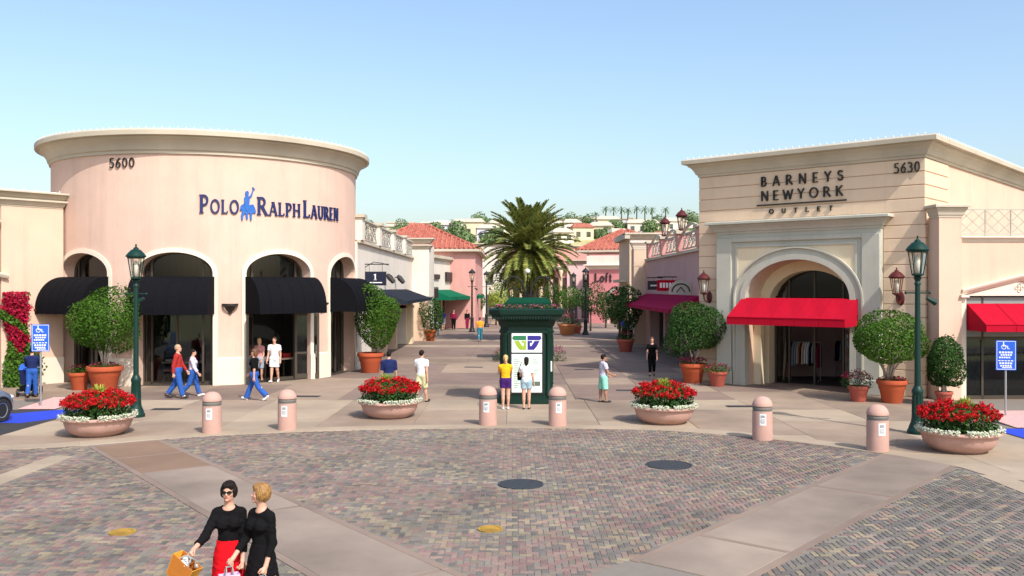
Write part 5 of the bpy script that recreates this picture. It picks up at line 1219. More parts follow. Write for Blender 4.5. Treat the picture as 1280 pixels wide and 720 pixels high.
pot(Gx(1073, 28.9), .33, .5, 'small clay pot at the foot of the right stone pilaster', m=MATS['red_clay']); small_plant(Gx(1071, 28.9), .45, .5, .55, M_LEAFD, M_PETALD, 'bush of dark red flowers at the right stone pilaster', 36, 420, 130)
pot(Gx(1180, 28.0), .26, .42, 'small clay pot under the dark oval shrub by the right shop window', m=MATS['red_clay']); pot_tree(Gx(1180, 28.0), .36, 1.30, (.46, .46, .68), 'dark oval clipped shrub beside the right shop window', 5, M_LEAFD, .08, 6500, 3, M_BARK, .15)
pot(Gx(538, 62.0), .40, .78, 'terracotta pot at the end pier of the white shop'); pot_tree(Gx(539, 62.0), .7, 1.75, (.72, .7, 1.15), 'slim leafy tree in the pot at the end pier of the white shop', 6, M_LEAFD, .16, 1700, 4, M_BARKD)
# flower bowls
def bowl_things(loc, label, flabel, first=None, seed=0):
    x, y = loc
    if first:
        return dup(first[0], (x, y, 0), seed * 1.1, label), dup(first[1], (x, y, .345), seed * 1.3, flabel)
    b = thing('flower_bowl', label, 'planter', (x, y, 0), 0, 'pink concrete flower bowls')
    MB().lathe([(0, .0), (.58, 0), (.62, .03), (.76, .10), (.85, .20), (.89, .31), (.91, .39), (.94, .40), (.985, .405), (1.0, .43), (.985, .47), (.93, .48), (.90, .45), (.88, .40)], 56).build('bowl', M_PINKC, b, True, angle=32)
    MB().lathe([(0, .42), (.89, .40)], 24).build('soil', M_SOIL, b)
    rg = random.Random(5); f = thing('flowers', flabel, 'flowers', (x, y, .36), 0, 'red flowers in the bowls')
    a = MB(); r = MB(); w = MB(); g = MB()
    for i in range(2600):
        t = rg.uniform(0, 2 * pi); q = .80 * math.sqrt(rg.random()); top = .42 + .22 * (1 - (q / .82) ** 3); z = top * (1 - rg.random() ** 1.6 * .9)
        leaf(a, (q * math.cos(t), q * math.sin(t), z + .02), (math.cos(t) * q + rg.gauss(0, .45), math.sin(t) * q + rg.gauss(0, .45), .7), .075 * rg.uniform(.7, 1.3), rg, .8)
    a.build('foliage', M_LEAFD, f)
    for i in range(330):
        t = rg.uniform(0, 2 * pi); q = .83 * math.sqrt(rg.random()); z = .46 + .22 * (1 - (q / .86) ** 3) + rg.uniform(-.10, .06)
        if rg.random() < .30: q = .8 * rg.uniform(.95, 1.06); z = rg.uniform(.40, .52)
        if (q * math.cos(t) + .02) ** 2 + (q * math.sin(t) - .1) ** 2 < .05: continue
        hr = rg.uniform(.045, .075)
        for k in range(16):
            v = Vector((rg.gauss(0, 1), rg.gauss(0, 1), rg.gauss(0, 1))).normalized()
            leaf(r, (q * math.cos(t) + v.x * hr, q * math.sin(t) + v.y * hr, z + v.z * hr * .7), v, .042, rg, .9)
    r.build('red_blossom', M_PETAL, f)
    for i in range(2100):
        t = rg.uniform(0, 2 * pi); q = rg.uniform(.78, .93); z = .09 + .10 * rg.random() - max(0, q - .93) * .8
        if math.sin(t * 7 + 1) + math.sin(t * 11) < -1.2: continue
        leaf(w, (q * math.cos(t), q * math.sin(t), z), (math.cos(t) * .5 + rg.gauss(0, .5), math.sin(t) * .5 + rg.gauss(0, .5), 1), .04 * rg.uniform(.7, 1.3), rg, .95)
    w.build('white_blossom', M_PETALW, f)
    for i in range(150):
        t = rg.uniform(0, 2 * pi); s = rg.uniform(.1, .34); h = rg.uniform(.45, .72) * (1.1 - s); bx_, by_ = -.02 + .05 * rg.gauss(0, 1), .1 + .05 * rg.gauss(0, 1)
        d = Vector((math.cos(t), math.sin(t), 0)); sd_ = Vector((-d.y, d.x, 0)) * .012; p0 = Vector((bx_, by_, .3)); p1 = p0 + d * s * .4 + Vector((0, 0, h * .75)); p2 = p0 + d * s + Vector((0, 0, h * .8))
        g.add([p0 - sd_, p0 + sd_, p1 + sd_, p1 - sd_, p2], [(0, 1, 2, 3), (3, 2, 4)])
    g.build('grass_tuft', M_LEAFL, f); b.scale = (.87, .87, .98); f.location.z = .345; f.scale = (.98, .98, 1.04); return b, f
b0 = bowl_things(G(123, 543), 'pink concrete flower bowl in front of the left green lamp post', 'red and white flowers in the bowl by the left lamp post')
bowl_things(G(487, 521), 'pink concrete flower bowl left of the kiosk beside the man in a white shirt', 'red and white flowers in the bowl left of the kiosk', b0, 1)
bowl_things(G(830, 528), 'pink concrete flower bowl right of the kiosk near the stone portal', 'red and white flowers in the bowl right of the kiosk', b0, 2)
bowl_things(G(1199, 563), 'pink concrete flower bowl beside the right green lamp post', 'red and white flowers in the bowl by the right lamp post', b0, 3)
# bollards
BL = ['pink bollard nearest the left flower bowl', 'pink bollard second from the left flower bowl, before the open shop door', 'pink bollard left of the kiosk, beside the girl in yellow', 'pink bollard at the right corner of the kiosk', 'pink bollard in front of the stone portal', 'pink bollard nearest the right flower bowl']
bol = None
for lb, q in zip(BL, [(265, 541), (359, 537), (610, 531), (697, 532), (953, 549), (1097, 563)]):
    x, y = G(*q)
    if bol is None:
        bol = thing('bollard', lb, 'bollard', (x, y, 0), 0, 'pink concrete bollards'); r = .235
        MB().lathe([(0, 0), (r, 0), (r, .68)] , 28).build('post', M_PINKC, bol, True, angle=35)
        MB().lathe([(r, .68), (r - .012, .69), (r - .012, .71), (r - .004, .72), (r - .004, .755), (r - .012, .765), (r - .012, .785), (r, .795)], 28).build('band', M_BANDG, bol, True, angle=30)
        MB().lathe([(r, .795), (r + .004, .82), (r * .96, .87), (r * .84, .93), (r * .62, .985), (r * .32, 1.015), (0, 1.025)], 28).build('dome_cap', M_PINKC, bol, True, angle=50)
        lab = MB(); n = 6
        for i in range(n):
            a, c = -pi / 2 - .32 + .64 * i / n, -pi / 2 - .32 + .64 * (i + 1) / n; R_ = r + .004
            lab.add([(R_ * math.cos(a), R_ * math.sin(a), .36), (R_ * math.cos(c), R_ * math.sin(c), .36), (R_ * math.cos(c), R_ * math.sin(c), .63), (R_ * math.cos(a), R_ * math.sin(a), .63)], [(0, 1, 2, 3)])
        po = lab.build('notice', M_WHITE, bol)
        mk = MB()
        for z, hw, hh in ((.57, .045, .03), (.50, .05, .006), (.47, .05, .006), (.44, .05, .006), (.41, .035, .006)): mk.box(-hw, hw, -r - .009, -r - .003, z - hh, z + hh)
        mk.build('print', mat('print_grey', (.3, .3, .3), .6, 0), po)
    else: dup(bol, (x, y, 0), rng.uniform(-.25, .25), lb)
# lamp posts
def lamp_post(loc, label, h=4.6, rz=0.0, m=M_GREENM, arms=True, group='dark green lamp posts'):
    root = thing('lamp_post', label, 'lamp post', (loc[0], loc[1], 0), rz, group); k = h / 4.6
    b = MB().lathe([(0, 0), (.24, 0), (.24, .08), (.215, .11), (.205, .16), (.15, .30), (.135, .42), (.14, .46), (.125, .5), (.115, .95), (.135, 1.0), (.135, 1.06), (.10, 1.12), (.085, 1.16)], 20, Matrix.Scale(k, 4)); b.build('base', m, root, True, angle=35)
    fl = MB()
    for i in range(10): a = 2 * pi * i / 10; fl.tube([(.125 * math.cos(a) * k, .125 * math.sin(a) * k, .5 * k), (.115 * math.cos(a) * k, .115 * math.sin(a) * k, .95 * k)], .014 * k, 4)
    fl.build('flute', m, root)
    MB().lathe([(.075, 1.1), (.072, 1.5), (.06, 3.6), (.075, 3.62), (.075, 3.66), (.055, 3.7), (.09, 3.78), (.11, 3.8), (0, 3.82)], 14, Matrix.Scale(k, 4)).build('pole', m, root, True, angle=35)
    if arms:
        a = MB().tube([(-.30 * k, 0, 3.42 * k), (.26 * k, 0, 3.42 * k)], .018 * k, 6)
        for s in (-1, 1): a.ellipsoid((s * .29 * k, 0, 3.42 * k), (.035 * k, .035 * k, .035 * k), 8, 6)
        a.build('ladder_bar', m, root)
        M = Matrix.Translation((.2 * k if rz == 0 else -.2 * k, -.05, 3.30 * k)) @ Matrix.Rotation(rad(120), 4, 'Y'); MB().lathe([(0, 0), (.04, 0), (.07, .2), (.075, .26), (0, .26)], 10, M).build('spot_lamp', m, root, True, angle=40)
    before = set(COL.objects); lantern_parts(root, .21 * k, .98 * k, m)
    for o in set(COL.objects) - before: o.location = (0, 0, 3.8 * k)
    return root
lamp_post(G(170, 521), 'dark green lamp post beside the left flower bowl', 4.62, pi)
lamp_post(G(1147, 542), 'dark green lamp post beside the right flower bowl', 4.68)
lp = lamp_post(Gx(590, 74.5), 'dark lamp post under the right end of the green awning', 5.0, 0, M_IRON, True, 'lamp posts along the street')
dup(lp, (*Gx(608, 84), 0), 0, 'dark lamp post standing just left of the palm crown')
dup(lp, (*Gx(732, 70), 0), 0, 'dark lamp post on the street right of the palm tree')
dup(lp, (*Gx(717, 92), 0), 0, 'dark lamp post farther back, right of the palm tree')
# blue parking signs
def parking_sign(loc, label, rz, w=.50, hs=.82, ht=2.5):
    r = thing('parking_sign', label, 'parking sign', (loc[0], loc[1], 0), rz, 'blue parking signs'); MB().lathe([(.028, 0), (.028, ht)], 10).build('post', M_STEEL, r, True)
    s = MB(); s.box(-w / 2, w / 2, -.045, -.03, ht - hs, ht); s.build('sign_plate', M_SIGNB, r); t = MB(); z = ht; a, b = -.047, -.0445
    t.box(-w / 2 + .02, w / 2 - .02, a, b, z - .03, z - .018); t.box(-w / 2 + .02, w / 2 - .02, a, b, z - hs + .018, z - hs + .03)
    for x in (-w / 2 + .02, w / 2 - .03): t.box(x, x + .01, a, b, z - hs + .018, z - .018)
    t.lathe([(.05, 0), (.065, 0), (.065, .004), (.05, .004)], 14, Matrix.Translation((-.06, -.0455, z - .18)) @ Matrix.Rotation(pi / 2, 4, 'X')); t.box(-.075, -.055, a, b, z - .17, z - .07); t.box(-.08, -.05, a, b, z - .075, z - .045); t.box(-.06, .05, a, b, z - .16, z - .145); t.box(.03, .05, a, b, z - .23, z - .145); t.box(.03, .09, a, b, z - .235, z - .22)
    for zz, x0, x1, hh in ((.33, -.18, .18, .025), (.40, -.14, .16, .02), (.47, -.18, .12, .02), (.56, -.2, .2, .012), (.63, -.17, .17, .022), (.70, -.15, .15, .02), (.75, -.1, .16, .015)):
        n = 5
        for i in range(n): xa = x0 + (x1 - x0) * i / n; t.box(xa, xa + (x1 - x0) / n * .72, a, b, z - zz - hh, z - zz + hh)
    t.build('white_lettering', M_WHITE, r); return r
parking_sign(Gx(51, 27.6), 'blue parking sign on a steel post beside the man with the pushchair', .25)
parking_sign(Gx(1257, 25.2), 'blue parking sign on a steel post in front of the right shop window', -.2, .52, .82, 2.15)

# ------------------------------------------------------------------ kiosk
KX, KY = Gx(658, 29.1)
ki = thing('map_kiosk', 'dark green directory kiosk with white map panel and overhanging cornice', 'kiosk', (KX, KY, 0))
def octo(h, c): return [(-h + c, -h), (h - c, -h), (h, -h + c), (h, h - c), (h - c, h), (-h + c, h), (-h, h - c), (-h, -h + c)]
MB().prism(octo(.82, .24), .18, 2.42).build('cabinet', M_KIOSK, ki)
MB().prism(octo(.92, .26), 0, .18).build('plinth', M_KIOSK, ki)
mb = MB()
for z, h in ((.18, .865), (.6, .84), (2.2, .86)): mb.prism(octo(h, .25), z, z + .06)
mb.build('moulding', M_KIOSK, ki)
for x in (-.62, .62):
    MB().lathe([(.10, .24), (.10, .34), (.075, .4), (.07, 2.1), (.1, 2.16), (.1, 2.2)], 14, Matrix.Translation((x * 1.08, -.80, 0))).build('corner_column', M_KIOSK, ki, True, angle=35)
mb = MB(); pr = [(0, 2.4), (.84, 2.4), (.88, 2.48), (.9, 2.56), (.98, 2.62), (1.06, 2.66), (1.10, 2.7), (1.10, 2.76), (1.16, 2.78), (1.18, 2.92), (1.12, 2.96), (1.0, 2.96), (.98, 2.9), (0, 2.9)]
for (h, z), (h2, z2) in zip(pr, pr[1:]):
    A, B = octo(max(h, .001), h * .29), octo(max(h2, .001), h2 * .29)
    mb.add([(x, y, z) for x, y in A] + [(x, y, z2) for x, y in B], [(i, (i + 1) % 8, 8 + (i + 1) % 8, 8 + i) for i in range(8)])
mb.build('roof', M_KIOSK, ki)
dn = MB()
for i in range(27): dn.box(-1.08 + i * .083, -1.04 + i * .083, -1.13, -1.08, 2.58 + .06, 2.70)
dn.build('dentil', M_KIOSK, ki)['kind'] = 'stuff'
M_MAPW = mat('map_white', (.80, .83, .80), .5, .02, 3); M_MAPL = mat('map_pale_green', (.62, .74, .62), .5, .03, 5); M_LIME = mat('logo_green', (.30, .42, .03), .5, 0); M_TEALG = mat('logo_dark_green', (.02, .17, .07), .5, 0); M_INDIGO = mat('logo_indigo', (.03, .02, .22), .5, 0)
mp_ = MB().box(-.53, .53, -.845, -.80, .30, 2.26).build('map_frame', M_IRON, ki)
MB().box(-.47, .47, -.852, -.84, 1.60, 2.2).build('header_panel', M_MAPW, ki)
MB().box(-.47, .47, -.852, -.84, .36, 1.55).build('map_panel', M_MAPW, ki)
lg = thing('logo_mark', None, None); lg.parent = ki
def fl(m, poly): MB().prism(poly, -.002, .002, Matrix.Translation((0, -.8545, 0)) @ Matrix.Rotation(pi / 2, 4, 'X')).build('logo_piece', m, lg)
fl(M_TEALG, [(-.36, 1.98), (-.02, 1.98), (-.02, 2.12), (-.42, 2.12), (-.46, 2.04), (-.40, 1.98)])
fl(M_LIME, [(-.40, 1.96), (-.24, 1.96), (-.19, 1.88), (-.14, 1.80), (-.10, 1.80), (-.10, 1.90), (-.17, 1.90), (-.17, 1.96), (-.02, 1.96), (-.02, 1.68), (-.22, 1.68), (-.32, 1.80)])
fl(M_INDIGO, [(.02, 1.98), (.36, 1.98), (.40, 1.98), (.46, 2.04), (.42, 2.12), (.02, 2.12)])
fl(M_INDIGO, [(.02, 1.68), (.22, 1.68), (.32, 1.80), (.40, 1.96), (.24, 1.96), (.19, 1.88), (.14, 1.80), (.10, 1.80), (.10, 1.90), (.17, 1.90), (.17, 1.96), (.02, 1.96)])
mb = MB()
for x0, x1, z0, z1 in ((-.42, -.17, .45, 1.48), (-.12, .12, 1.0, 1.48), (.17, .42, 1.2, 1.46), (.17, .42, .86, 1.12), (-.12, .12, .45, .92)): mb.box(x0, x1, -.8545, -.852, z0, z1)
mb.build('map_block', M_MAPL, ki)
mb = MB(); mb.box(.17, .42, -.856, -.852, .56, .7)
for k in range(14): mb.box(-.40, -.40 + .1 + .1 * ((k * 7) % 5) / 5, -.856, -.8545, .5 + k * .068, .515 + k * .068)
for k in range(6): mb.box(-.13, .13, -.856, -.8545, 1.02 + k * .08, 1.025 + k * .08)
for k in range(5): mb.box(.19, .19 + .2 * (.5 + .1 * k), -.856, -.8545, .9 + k * .045, .91 + k * .045); mb.box(.19, .38 - .03 * k, -.856, -.8545, 1.24 + k * .045, 1.25 + k * .045)
mb.build('map_print', mat('map_ink', (.10, .14, .11), .6, 0), ki)
MB().box(.735, .79, -.74, -.70, 1.0, 1.32, Matrix.Rotation(0, 4, 'Z')).build('side_notice', M_WHITE, ki)
for s in (-1, 1): MB().box(s * .83 - .01, s * .83 + .01, -.45, .45, .7, 2.1).build('side_panel', M_KIOSK, ki)
rg = random.Random(9); M_CANO = mat('cart_green_canvas', (.003, .045, .024), .85, .08, 4, .1, 100, spec=.1); fo = thing('roof_planting', 'row of leafy plants with purple flowers on the kiosk roof', 'plants', (KX, KY, 2.9)); a = MB(); b = MB()
for i in range(1500):
    e = rg.choice((0, 1, 2, 3)); u = rg.uniform(-.95, .95); v = .86 + rg.gauss(0, .07); x, y = [(u, -v), (v, u), (u, v), (-v, u)][e]; leaf(a, (x, y, rg.random() ** 1.5 * .15), (rg.gauss(0, .6), rg.gauss(0, .6), 1), .07 * rg.uniform(.7, 1.4), rg)
    if i % 4 == 0: leaf(b, (x, y,   .05 + rg.random() * .12), (rg.gauss(0, .6), rg.gauss(0, .6), 1), .05, rg, .9)
a.build('foliage', M_LEAFD, fo); b.build('blossom', mat('purple_petal', (.28, .06, .22), .6, 0, island=.4, col2=(.5, .05, .12)), fo)
# green cart with iron arches behind the kiosk
CX, CY = Gx(660, 46)
ct = thing('canopy_cart', 'green roofed sales cart with iron arches behind the kiosk', 'market cart', (CX, CY, 0))
m = MB()
for sx in (-1.05, 1.05):
    for sy in (-.8, .8): m.tube([(sx, sy, 0), (sx, sy, 2.9)], .05, 8)
m.build('post', M_KIOSK, ct); MB().box(-1.25, 1.25, -.9, .9, .35, 1.1).build('counter', M_KIOSK, ct)
mb = MB(); A = [(-1.15, -1.0, 2.88), (1.15, -1.0, 2.88), (1.15, 1.0, 2.88), (-1.15, 1.0, 2.88)]; Bq = [(-.9, -.7, 3.12), (.9, -.7, 3.12), (.9, .7, 3.12), (-.9, .7, 3.12)]; C_ = [(x, y, 2.68) for x, y, z in A]
mb.add(A + Bq + C_, [(0, 1, 5, 4), (1, 2, 6, 5), (2, 3, 7, 6), (3, 0, 4, 7), (4, 5, 6, 7), (8, 9, 1, 0), (9, 10, 2, 1), (10, 11, 3, 2), (11, 8, 0, 3)]); mb.build('canopy', M_CANO, ct)
for sx in (-.75, .75):
    m = MB(); m.tube([(sx + .62 * math.cos(q), 0, 3.12 + 1.05 * math.sin(q)) for q in [pi * i / 16 for i in range(17)]], .045, 6); m.tube([(sx + .3 * math.cos(q), 0, 3.3 + .3 * math.sin(q)) for q in [-1 + 5 * i / 12 for i in range(13)]], .025, 5); m.build('iron_arch', M_IRON, ct)
for k, sx in enumerate((-.62, .62)):
    MB().lathe([(0, .1), (.24, .1), (.24, .0), (.0, .0)], 14, Matrix.Translation((sx, -.75, 1.12))).build('tray', M_IRON, ct)
small_plant((CX - 1.3, CY - 1.3), 0, .5, .7, M_LEAFD, M_PETALD, 'dark leafy shrub at the left foot of the sales cart', 41, 350, 60)
small_plant((CX + 1.4, CY - 1.2), 0, .5, .8, M_LEAFD, MATS['purple_petal'], 'purple flowering shrub at the right foot of the sales cart', 42, 350, 110)
gl = thing('globe_lamp', 'slender iron lamp with a pale round globe in front of the palm', 'street lamp', (*Gx(659.5, 49), 0)); MB().lathe([(.12, 0), (.12, .3), (.05, .5), (.035, 4.3), (.09, 4.36)], 10).build('pole', M_IRON, gl, True); MB().ellipsoid((0, 0, 4.5), (.14, .14, .14), 14, 10).build('globe', M_MILK, gl, True)

# ------------------------------------------------------------------ palm
def frond_mesh(L, droop, seed, n=44, wid=.030, m=M_PALM):
    rg = random.Random(seed); mb = MB(); pts = []; x = z = 0; ang = 0
    N = 14
    for i in range(N + 1):
        pts.append(Vector((x, 0, z))); a = -droop * (i / N) ** 1.4; x += L / N * math.cos(a); z += L / N * math.sin(a)
    mb.tube(pts, [.035 * (1 - .8 * i / N) for i in range(N + 1)], 4, False)
    for i in range(n):
        t = .10 + .9 * i / n; q = t * N; k = min(N - 1, int(q)); p = pts[k].lerp(pts[k + 1], q - k); d = (pts[k + 1] - pts[k]).normalized()
        ll = (.22 + .55 * math.sin(pi * min(1, .12 + t * .85)) ** .8) * L * .19
        for s in (-1, 1):
            up = Vector((0, 0, 1)); sd_ = (Vector((0, s, 0)) * .72 + up * rg.uniform(.25, .6) + d * .75).normalized(); e = p + sd_ * ll + Vector((0, 0, -ll * .22)); w = d * wid
            mid = p.lerp(e, .5) + up * ll * .04
            mb.add([p - w * .6, p + w * .6, mid + w, mid - w, e], [(0, 1, 2, 3), (3, 2, 4)])
    return mb.mesh('frond', m)
PX_, PY_ = Gx(660, 62)
pa = thing('date_palm', 'tall feathery date palm with a full round crown behind the kiosk', 'palm tree', (PX_, PY_, 0))
tb = MB().lathe([(0, 0), (.5, 0), (.45, .4), (.40, 1.2), (.38, 4.2), (.46, 5.0), (.58, 5.6), (.45, 6.2), (0, 6.4)], 18); tb.build('trunk', M_BARKD, pa, True)
sc = MB(); rg = random.Random(3)
for j in range(28):
    for i in range(13):
        a = 2 * pi * (i + .5 * (j % 2)) / 13; z = .3 + j * .2; r = .41 + (.06 if z > 4.6 else 0); M = Matrix.Translation((r * math.cos(a), r * math.sin(a), z)) @ Matrix.Rotation(a, 4, 'Z')
        sc.add([(0, -.08, -.09), (0, .08, -.09), (.07, .0, .10), (0, -.06, .06), (0, .06, .06)], [(0, 1, 2), (1, 4, 2), (3, 0, 2)], M)
sc.build('leaf_scar', M_BARKD, pa)
fm_ = [frond_mesh(3.5, d, s, 62, .046) for s, d in enumerate((.5, .75, 1.05, 1.45))]
for i in range(136):
    t = i / 136; el_ = rad(84 - 132 * t ** .95 + rg.uniform(-7, 7)); az = i * 2.39996 + rg.uniform(-.15, .15); me = fm_[min(3, int(rg.uniform(0, 2.2) + t * 2.0))]
    s = rg.uniform(.9, 1.05) * (1 if t < .75 else .85)
    M = Matrix.Rotation(az, 4, 'Z') @ Matrix.Rotation(-el_, 4, 'Y'); inst('frond', me, pa, (.2 * math.cos(az), .2 * math.sin(az), 6.15 + .25 * math.sin(el_)), M.to_euler(), (s, s, s))

# far street trees, shrubs
def street_tree(loc, h, cr, label, seed, m=M_LEAFD, n=1500, group='street trees', size=.17, tr=.09):
    root = thing('street_tree', label, 'tree', (loc[0], loc[1], 0), 0, group); MB().tube([(0, 0, 0), (.03, 0, h * .35), (0, .02, h * .62)], [tr, tr * .8, tr * .6], 7).build('trunk', M_BARKD, root, True)
    br = MB(); rg = random.Random(seed)
    for i in range(5): a = i * 1.26; br.tube([(0, 0, h * .55), (cr[0] * .5 * math.cos(a), cr[1] * .5 * math.sin(a), h + cr[2] * .2 * rg.uniform(-1, 1))], [tr * .5, tr * .2], 5)
    br.build('limb', M_BARKD, root); inst('crown', crown_mesh('crown', m, *cr, n, size, seed, 18, .4, .45), root, (0, 0, h)); return root
street_tree(Gx(786, 56), 2.3, (.8, .9, 1.35), 'dark tall shrub tree against the end of the magenta awning', 11)
street_tree(Gx(774, 66), 2.2, (.9, .9, 1.5), 'dark shrub tree beside the beige building', 12)
street_tree(Gx(738, 76), 2.6, (1.1, 1.0, 1.1), 'dark round tree behind the lamp post right of the palm', 13)
street_tree(Gx(757, 82), 2.0, (.8, .8, 1.4), 'dark narrow tree before the rose shop window', 14)
street_tree(Gx(711, 80), 2.7, (1.2, 1.2, .9), 'leafy green tree right of the sales cart', 15, M_LEAF)
street_tree(Gx(620, 88), 2.6, (.95, .95, 1.05), 'bright lime green tree left of the palm trunk', 16, M_LEAFL, 1400)
street_tree(Gx(690, 100), 3.0, (1.4, 1.2, 1.0), 'leafy tree far down the street behind the palm', 17, M_LEAF)
street_tree(Gx(596, 96), 2.2, (.9, .9, 1.0), 'leafy tree behind the lamp post at the green awning', 18, M_LEAF)
for k, (px, Y, h, lb) in enumerate([(632, 104, 6.2, 'slim dark cypress just left of the palm trunk'), (641, 108, 6.4, 'slim dark cypress second from the palm trunk'), (623, 106, 6.0, 'slim dark cypress farthest left behind the palm')]):
    street_tree(Gx(px, Y), h * .52, (.5, .5, h * .46), lb, 60 + k, M_LEAFD, 900, 'slim cypresses behind the palm', .2)
M_ORP = mat('orange_clay', (.50, .20, .08), .85, .1, 5)
pot(Gx(709, 70), .75, .85, 'wide orange clay pot by the lamp post right of the palm', m=M_ORP); small_plant(Gx(709, 70), .78, .8, .9, M_LEAFD, M_PETALD, 'flowering shrub in the wide orange pot right of the palm', 43, 380, 90, size=.13)
pot(Gx(721, 72), .42, .6, 'small red pot between the orange pot and the lamp post', m=MATS['red_clay']); small_plant(Gx(721, 72), .55, .4, .5, M_LEAF, M_PETALD, 'small plant in the red pot beside the lamp post', 44, 200, 40, size=.12)
pot(Gx(782, 51.5), .5, .7, 'brown pot at the end of the magenta awning', m=MATS['red_clay']); small_plant(Gx(782, 51.5), .62, .5, .6, M_LEAFD, M_PETALD, 'dark plant in the brown pot at the end of the magenta awning', 45, 260, 40, size=.11)
# bougainvillea at the left wing
bg = thing('bougainvillea', 'red flowering bougainvillea climbing the peach side wing', 'climbing plant', (WR.x, WR.y, 0), wa); a = MB(); b = MB(); rg = random.Random(21); tr = MB()
for i in range(5): tr.tube([(-1.75 + .12 * i, -.12, 0), (-1.7 + .08 * i, -.15, 1.2), (-1.6 + .1 * i * (-1) ** i, -.18, 3.2)], .02, 5)
tr.build('stem', M_BARKD, bg)
for i in range(3600):
    z = rg.uniform(0.0, 3.45); hw = .5 + .16 * math.sin(z * 2.3) - (.22 if z > 3 else 0); x = -1.55 + rg.uniform(-1, 1) * hw + .16 * math.sin(z * 1.7); y = -.10 - abs(rg.gauss(0, .2)); red = z > 1.45 + .25 * math.sin(x * 9) and math.sin(z * 4.2 + x * 3) > -.75
    leaf(b if red else a, (x, y, z), (rg.gauss(0, .5), -1, rg.gauss(0, .5) + .3), .10 * rg.uniform(.7, 1.3), rg, .75)
a.build('foliage', M_LEAF, bg); b.build('bract', M_BOUG, bg)

# ------------------------------------------------------------------ hill: buildings, trees, palms
def hill_house(px, Y, w, h, m, label, dome=False, win=3, d=10):
    x, y = Gx(px, Y); z = hillz(x, y) - .4; r = thing('hill_house', label, 'house', (x, y, z), 0); MB().box(-w / 2, w / 2, 0, d, 0, h).build('wall', m, r); MB().box(-w / 2 - .3, w / 2 + .3, -.3, d + .3, h, h + .3).build('roof', M_CORN if not dome else M_OFFW, r)
    if dome: mb = MB(); mb.lathe([(0, .9), (w * .2, .75), (w * .36, .35), (w * .42, .0)], 16, Matrix.Translation((0, d / 2, h + .3))); mb.build('dome', mat('grey_roof', (.5, .5, .5), .7), r, True)
    for i in range(win):
        xx = -w / 2 + w * (i + .5) / win; MB().box(xx - w / win * .28, xx + w / win * .28, -.06, .1, h * .3, h * .75).build('window', M_GLASS, r)
hill_house(549, 224, 8.5, 3.9, M_OFFW, 'white hilltop house with a rounded grey roof left of the palm', True, 4)
hill_house(583, 226, 5.5, 4.2, M_OFFW, 'small white hilltop house with one dark window near the palm', False, 1)
hill_house(518, 228, 6, 3.6, M_OFFW, 'low white hilltop house above the red tile roof', False, 3)
hill_house(480, 230, 9, 3.4, M_OFFW, 'long white hilltop house behind the white shop parapet', False, 5)
M_LILAC = mat('lilac_wall', (.62, .58, .66), .9, .04, 2)
hill_house(768, 226, 11, 3.6, M_LILAC, 'pale lilac hilltop house below the row of palms', False, 6)
hill_house(806, 230, 8, 3.6, M_LILAC, 'pale lilac hilltop house right of the palm row', False, 4)
hill_house(842, 236, 8, 3.4, M_OFFW, 'white hilltop house behind the parapet lanterns', False, 4)
M_FARL = mat('far_leaf', (.12, .20, .07), .7, 0, spec=.12, island=.4, col2=(.15, .2, .09))
ht = None; rg = random.Random(77)
for i, (px, Y, s, lb) in enumerate([(503, 226, 1.0, 'bushy hilltop tree right of the long white house'), (513, 232, .8, 'bushy hilltop tree above the cornice end of the white shop'), (535, 219, .6, 'small hilltop bush before the round roofed house'), (567, 221, .8, 'hilltop tree right of the round roofed house'), (598, 222, 1.1, 'tall hilltop tree left of the date palm crown'), (607, 226, .9, 'hilltop tree touching the date palm crown'), (712, 224, .9, 'hilltop tree at the right edge of the date palm crown'), (722, 228, .8, 'hilltop tree above the red tile roof'), (735, 226, .9, 'hilltop tree left of the lilac house'), (790, 222, .7, 'hilltop bush between the two lilac houses'), (822, 224, .9, 'hilltop tree left of the parapet lanterns'), (856, 228, 1.1, 'hilltop tree beside the parapet lantern nearer the cream store'), (866, 226, 1.0, 'hilltop tree at the edge of the cream store'), (462, 226, .9, 'hilltop tree above the parapet by the round store'), (475, 222, .7, 'small hilltop tree behind the white shop parapet')]):
    x, y = Gx(px, Y); z = hillz(x, y) - .2
    if ht is None:
        ht = street_tree((x, y), 2.9, (1.9, 1.7, 1.7), lb, 81, M_FARL, 700, 'trees on the hilltop', .5, .16); ht.location.z = z
    else: dup(ht, (x, y, z), rg.uniform(0, 6), lb, None, (s, s, s))
hp = None; fm2 = frond_mesh(2.2, 1.3, 5, 12, .14, M_FARL)
for i, (px, h) in enumerate([(757, 5.4), (767, 5.6), (777, 5.8), (785, 5.2), (796, 5.8), (806, 6.0), (815, 5.4), (832, 5.6), (745, 4.4)]):
    x, y = Gx(px, 216 + i % 3 * 3); z = hillz(x, y) - .2; lb = '%s slim hilltop palm of the row counted from the date palm' % ['second', 'third', 'fourth', 'fifth', 'sixth', 'seventh', 'eighth', 'ninth', 'first'][i]
    if hp is None:
        hp = thing('hill_palm', lb, 'palm tree', (x, y, z), 0, 'row of hilltop palms'); MB().tube([(0, 0, 0), (.05, 0, 2.6), (0, 0, 5.0)], [.22, .16, .14], 6).build('trunk', M_BARKD, hp)
        for k in range(16): M = Matrix.Rotation(k * 2.4, 4, 'Z') @ Matrix.Rotation(-rad(70 - k * 6.5), 4, 'Y'); inst('frond', fm2, hp, (0, 0, 5.0), M.to_euler(), (.62, .62, .62))
    else: dup(hp, (x, y, z), i * 1.0, lb, None, (1, 1, h / 5.4))
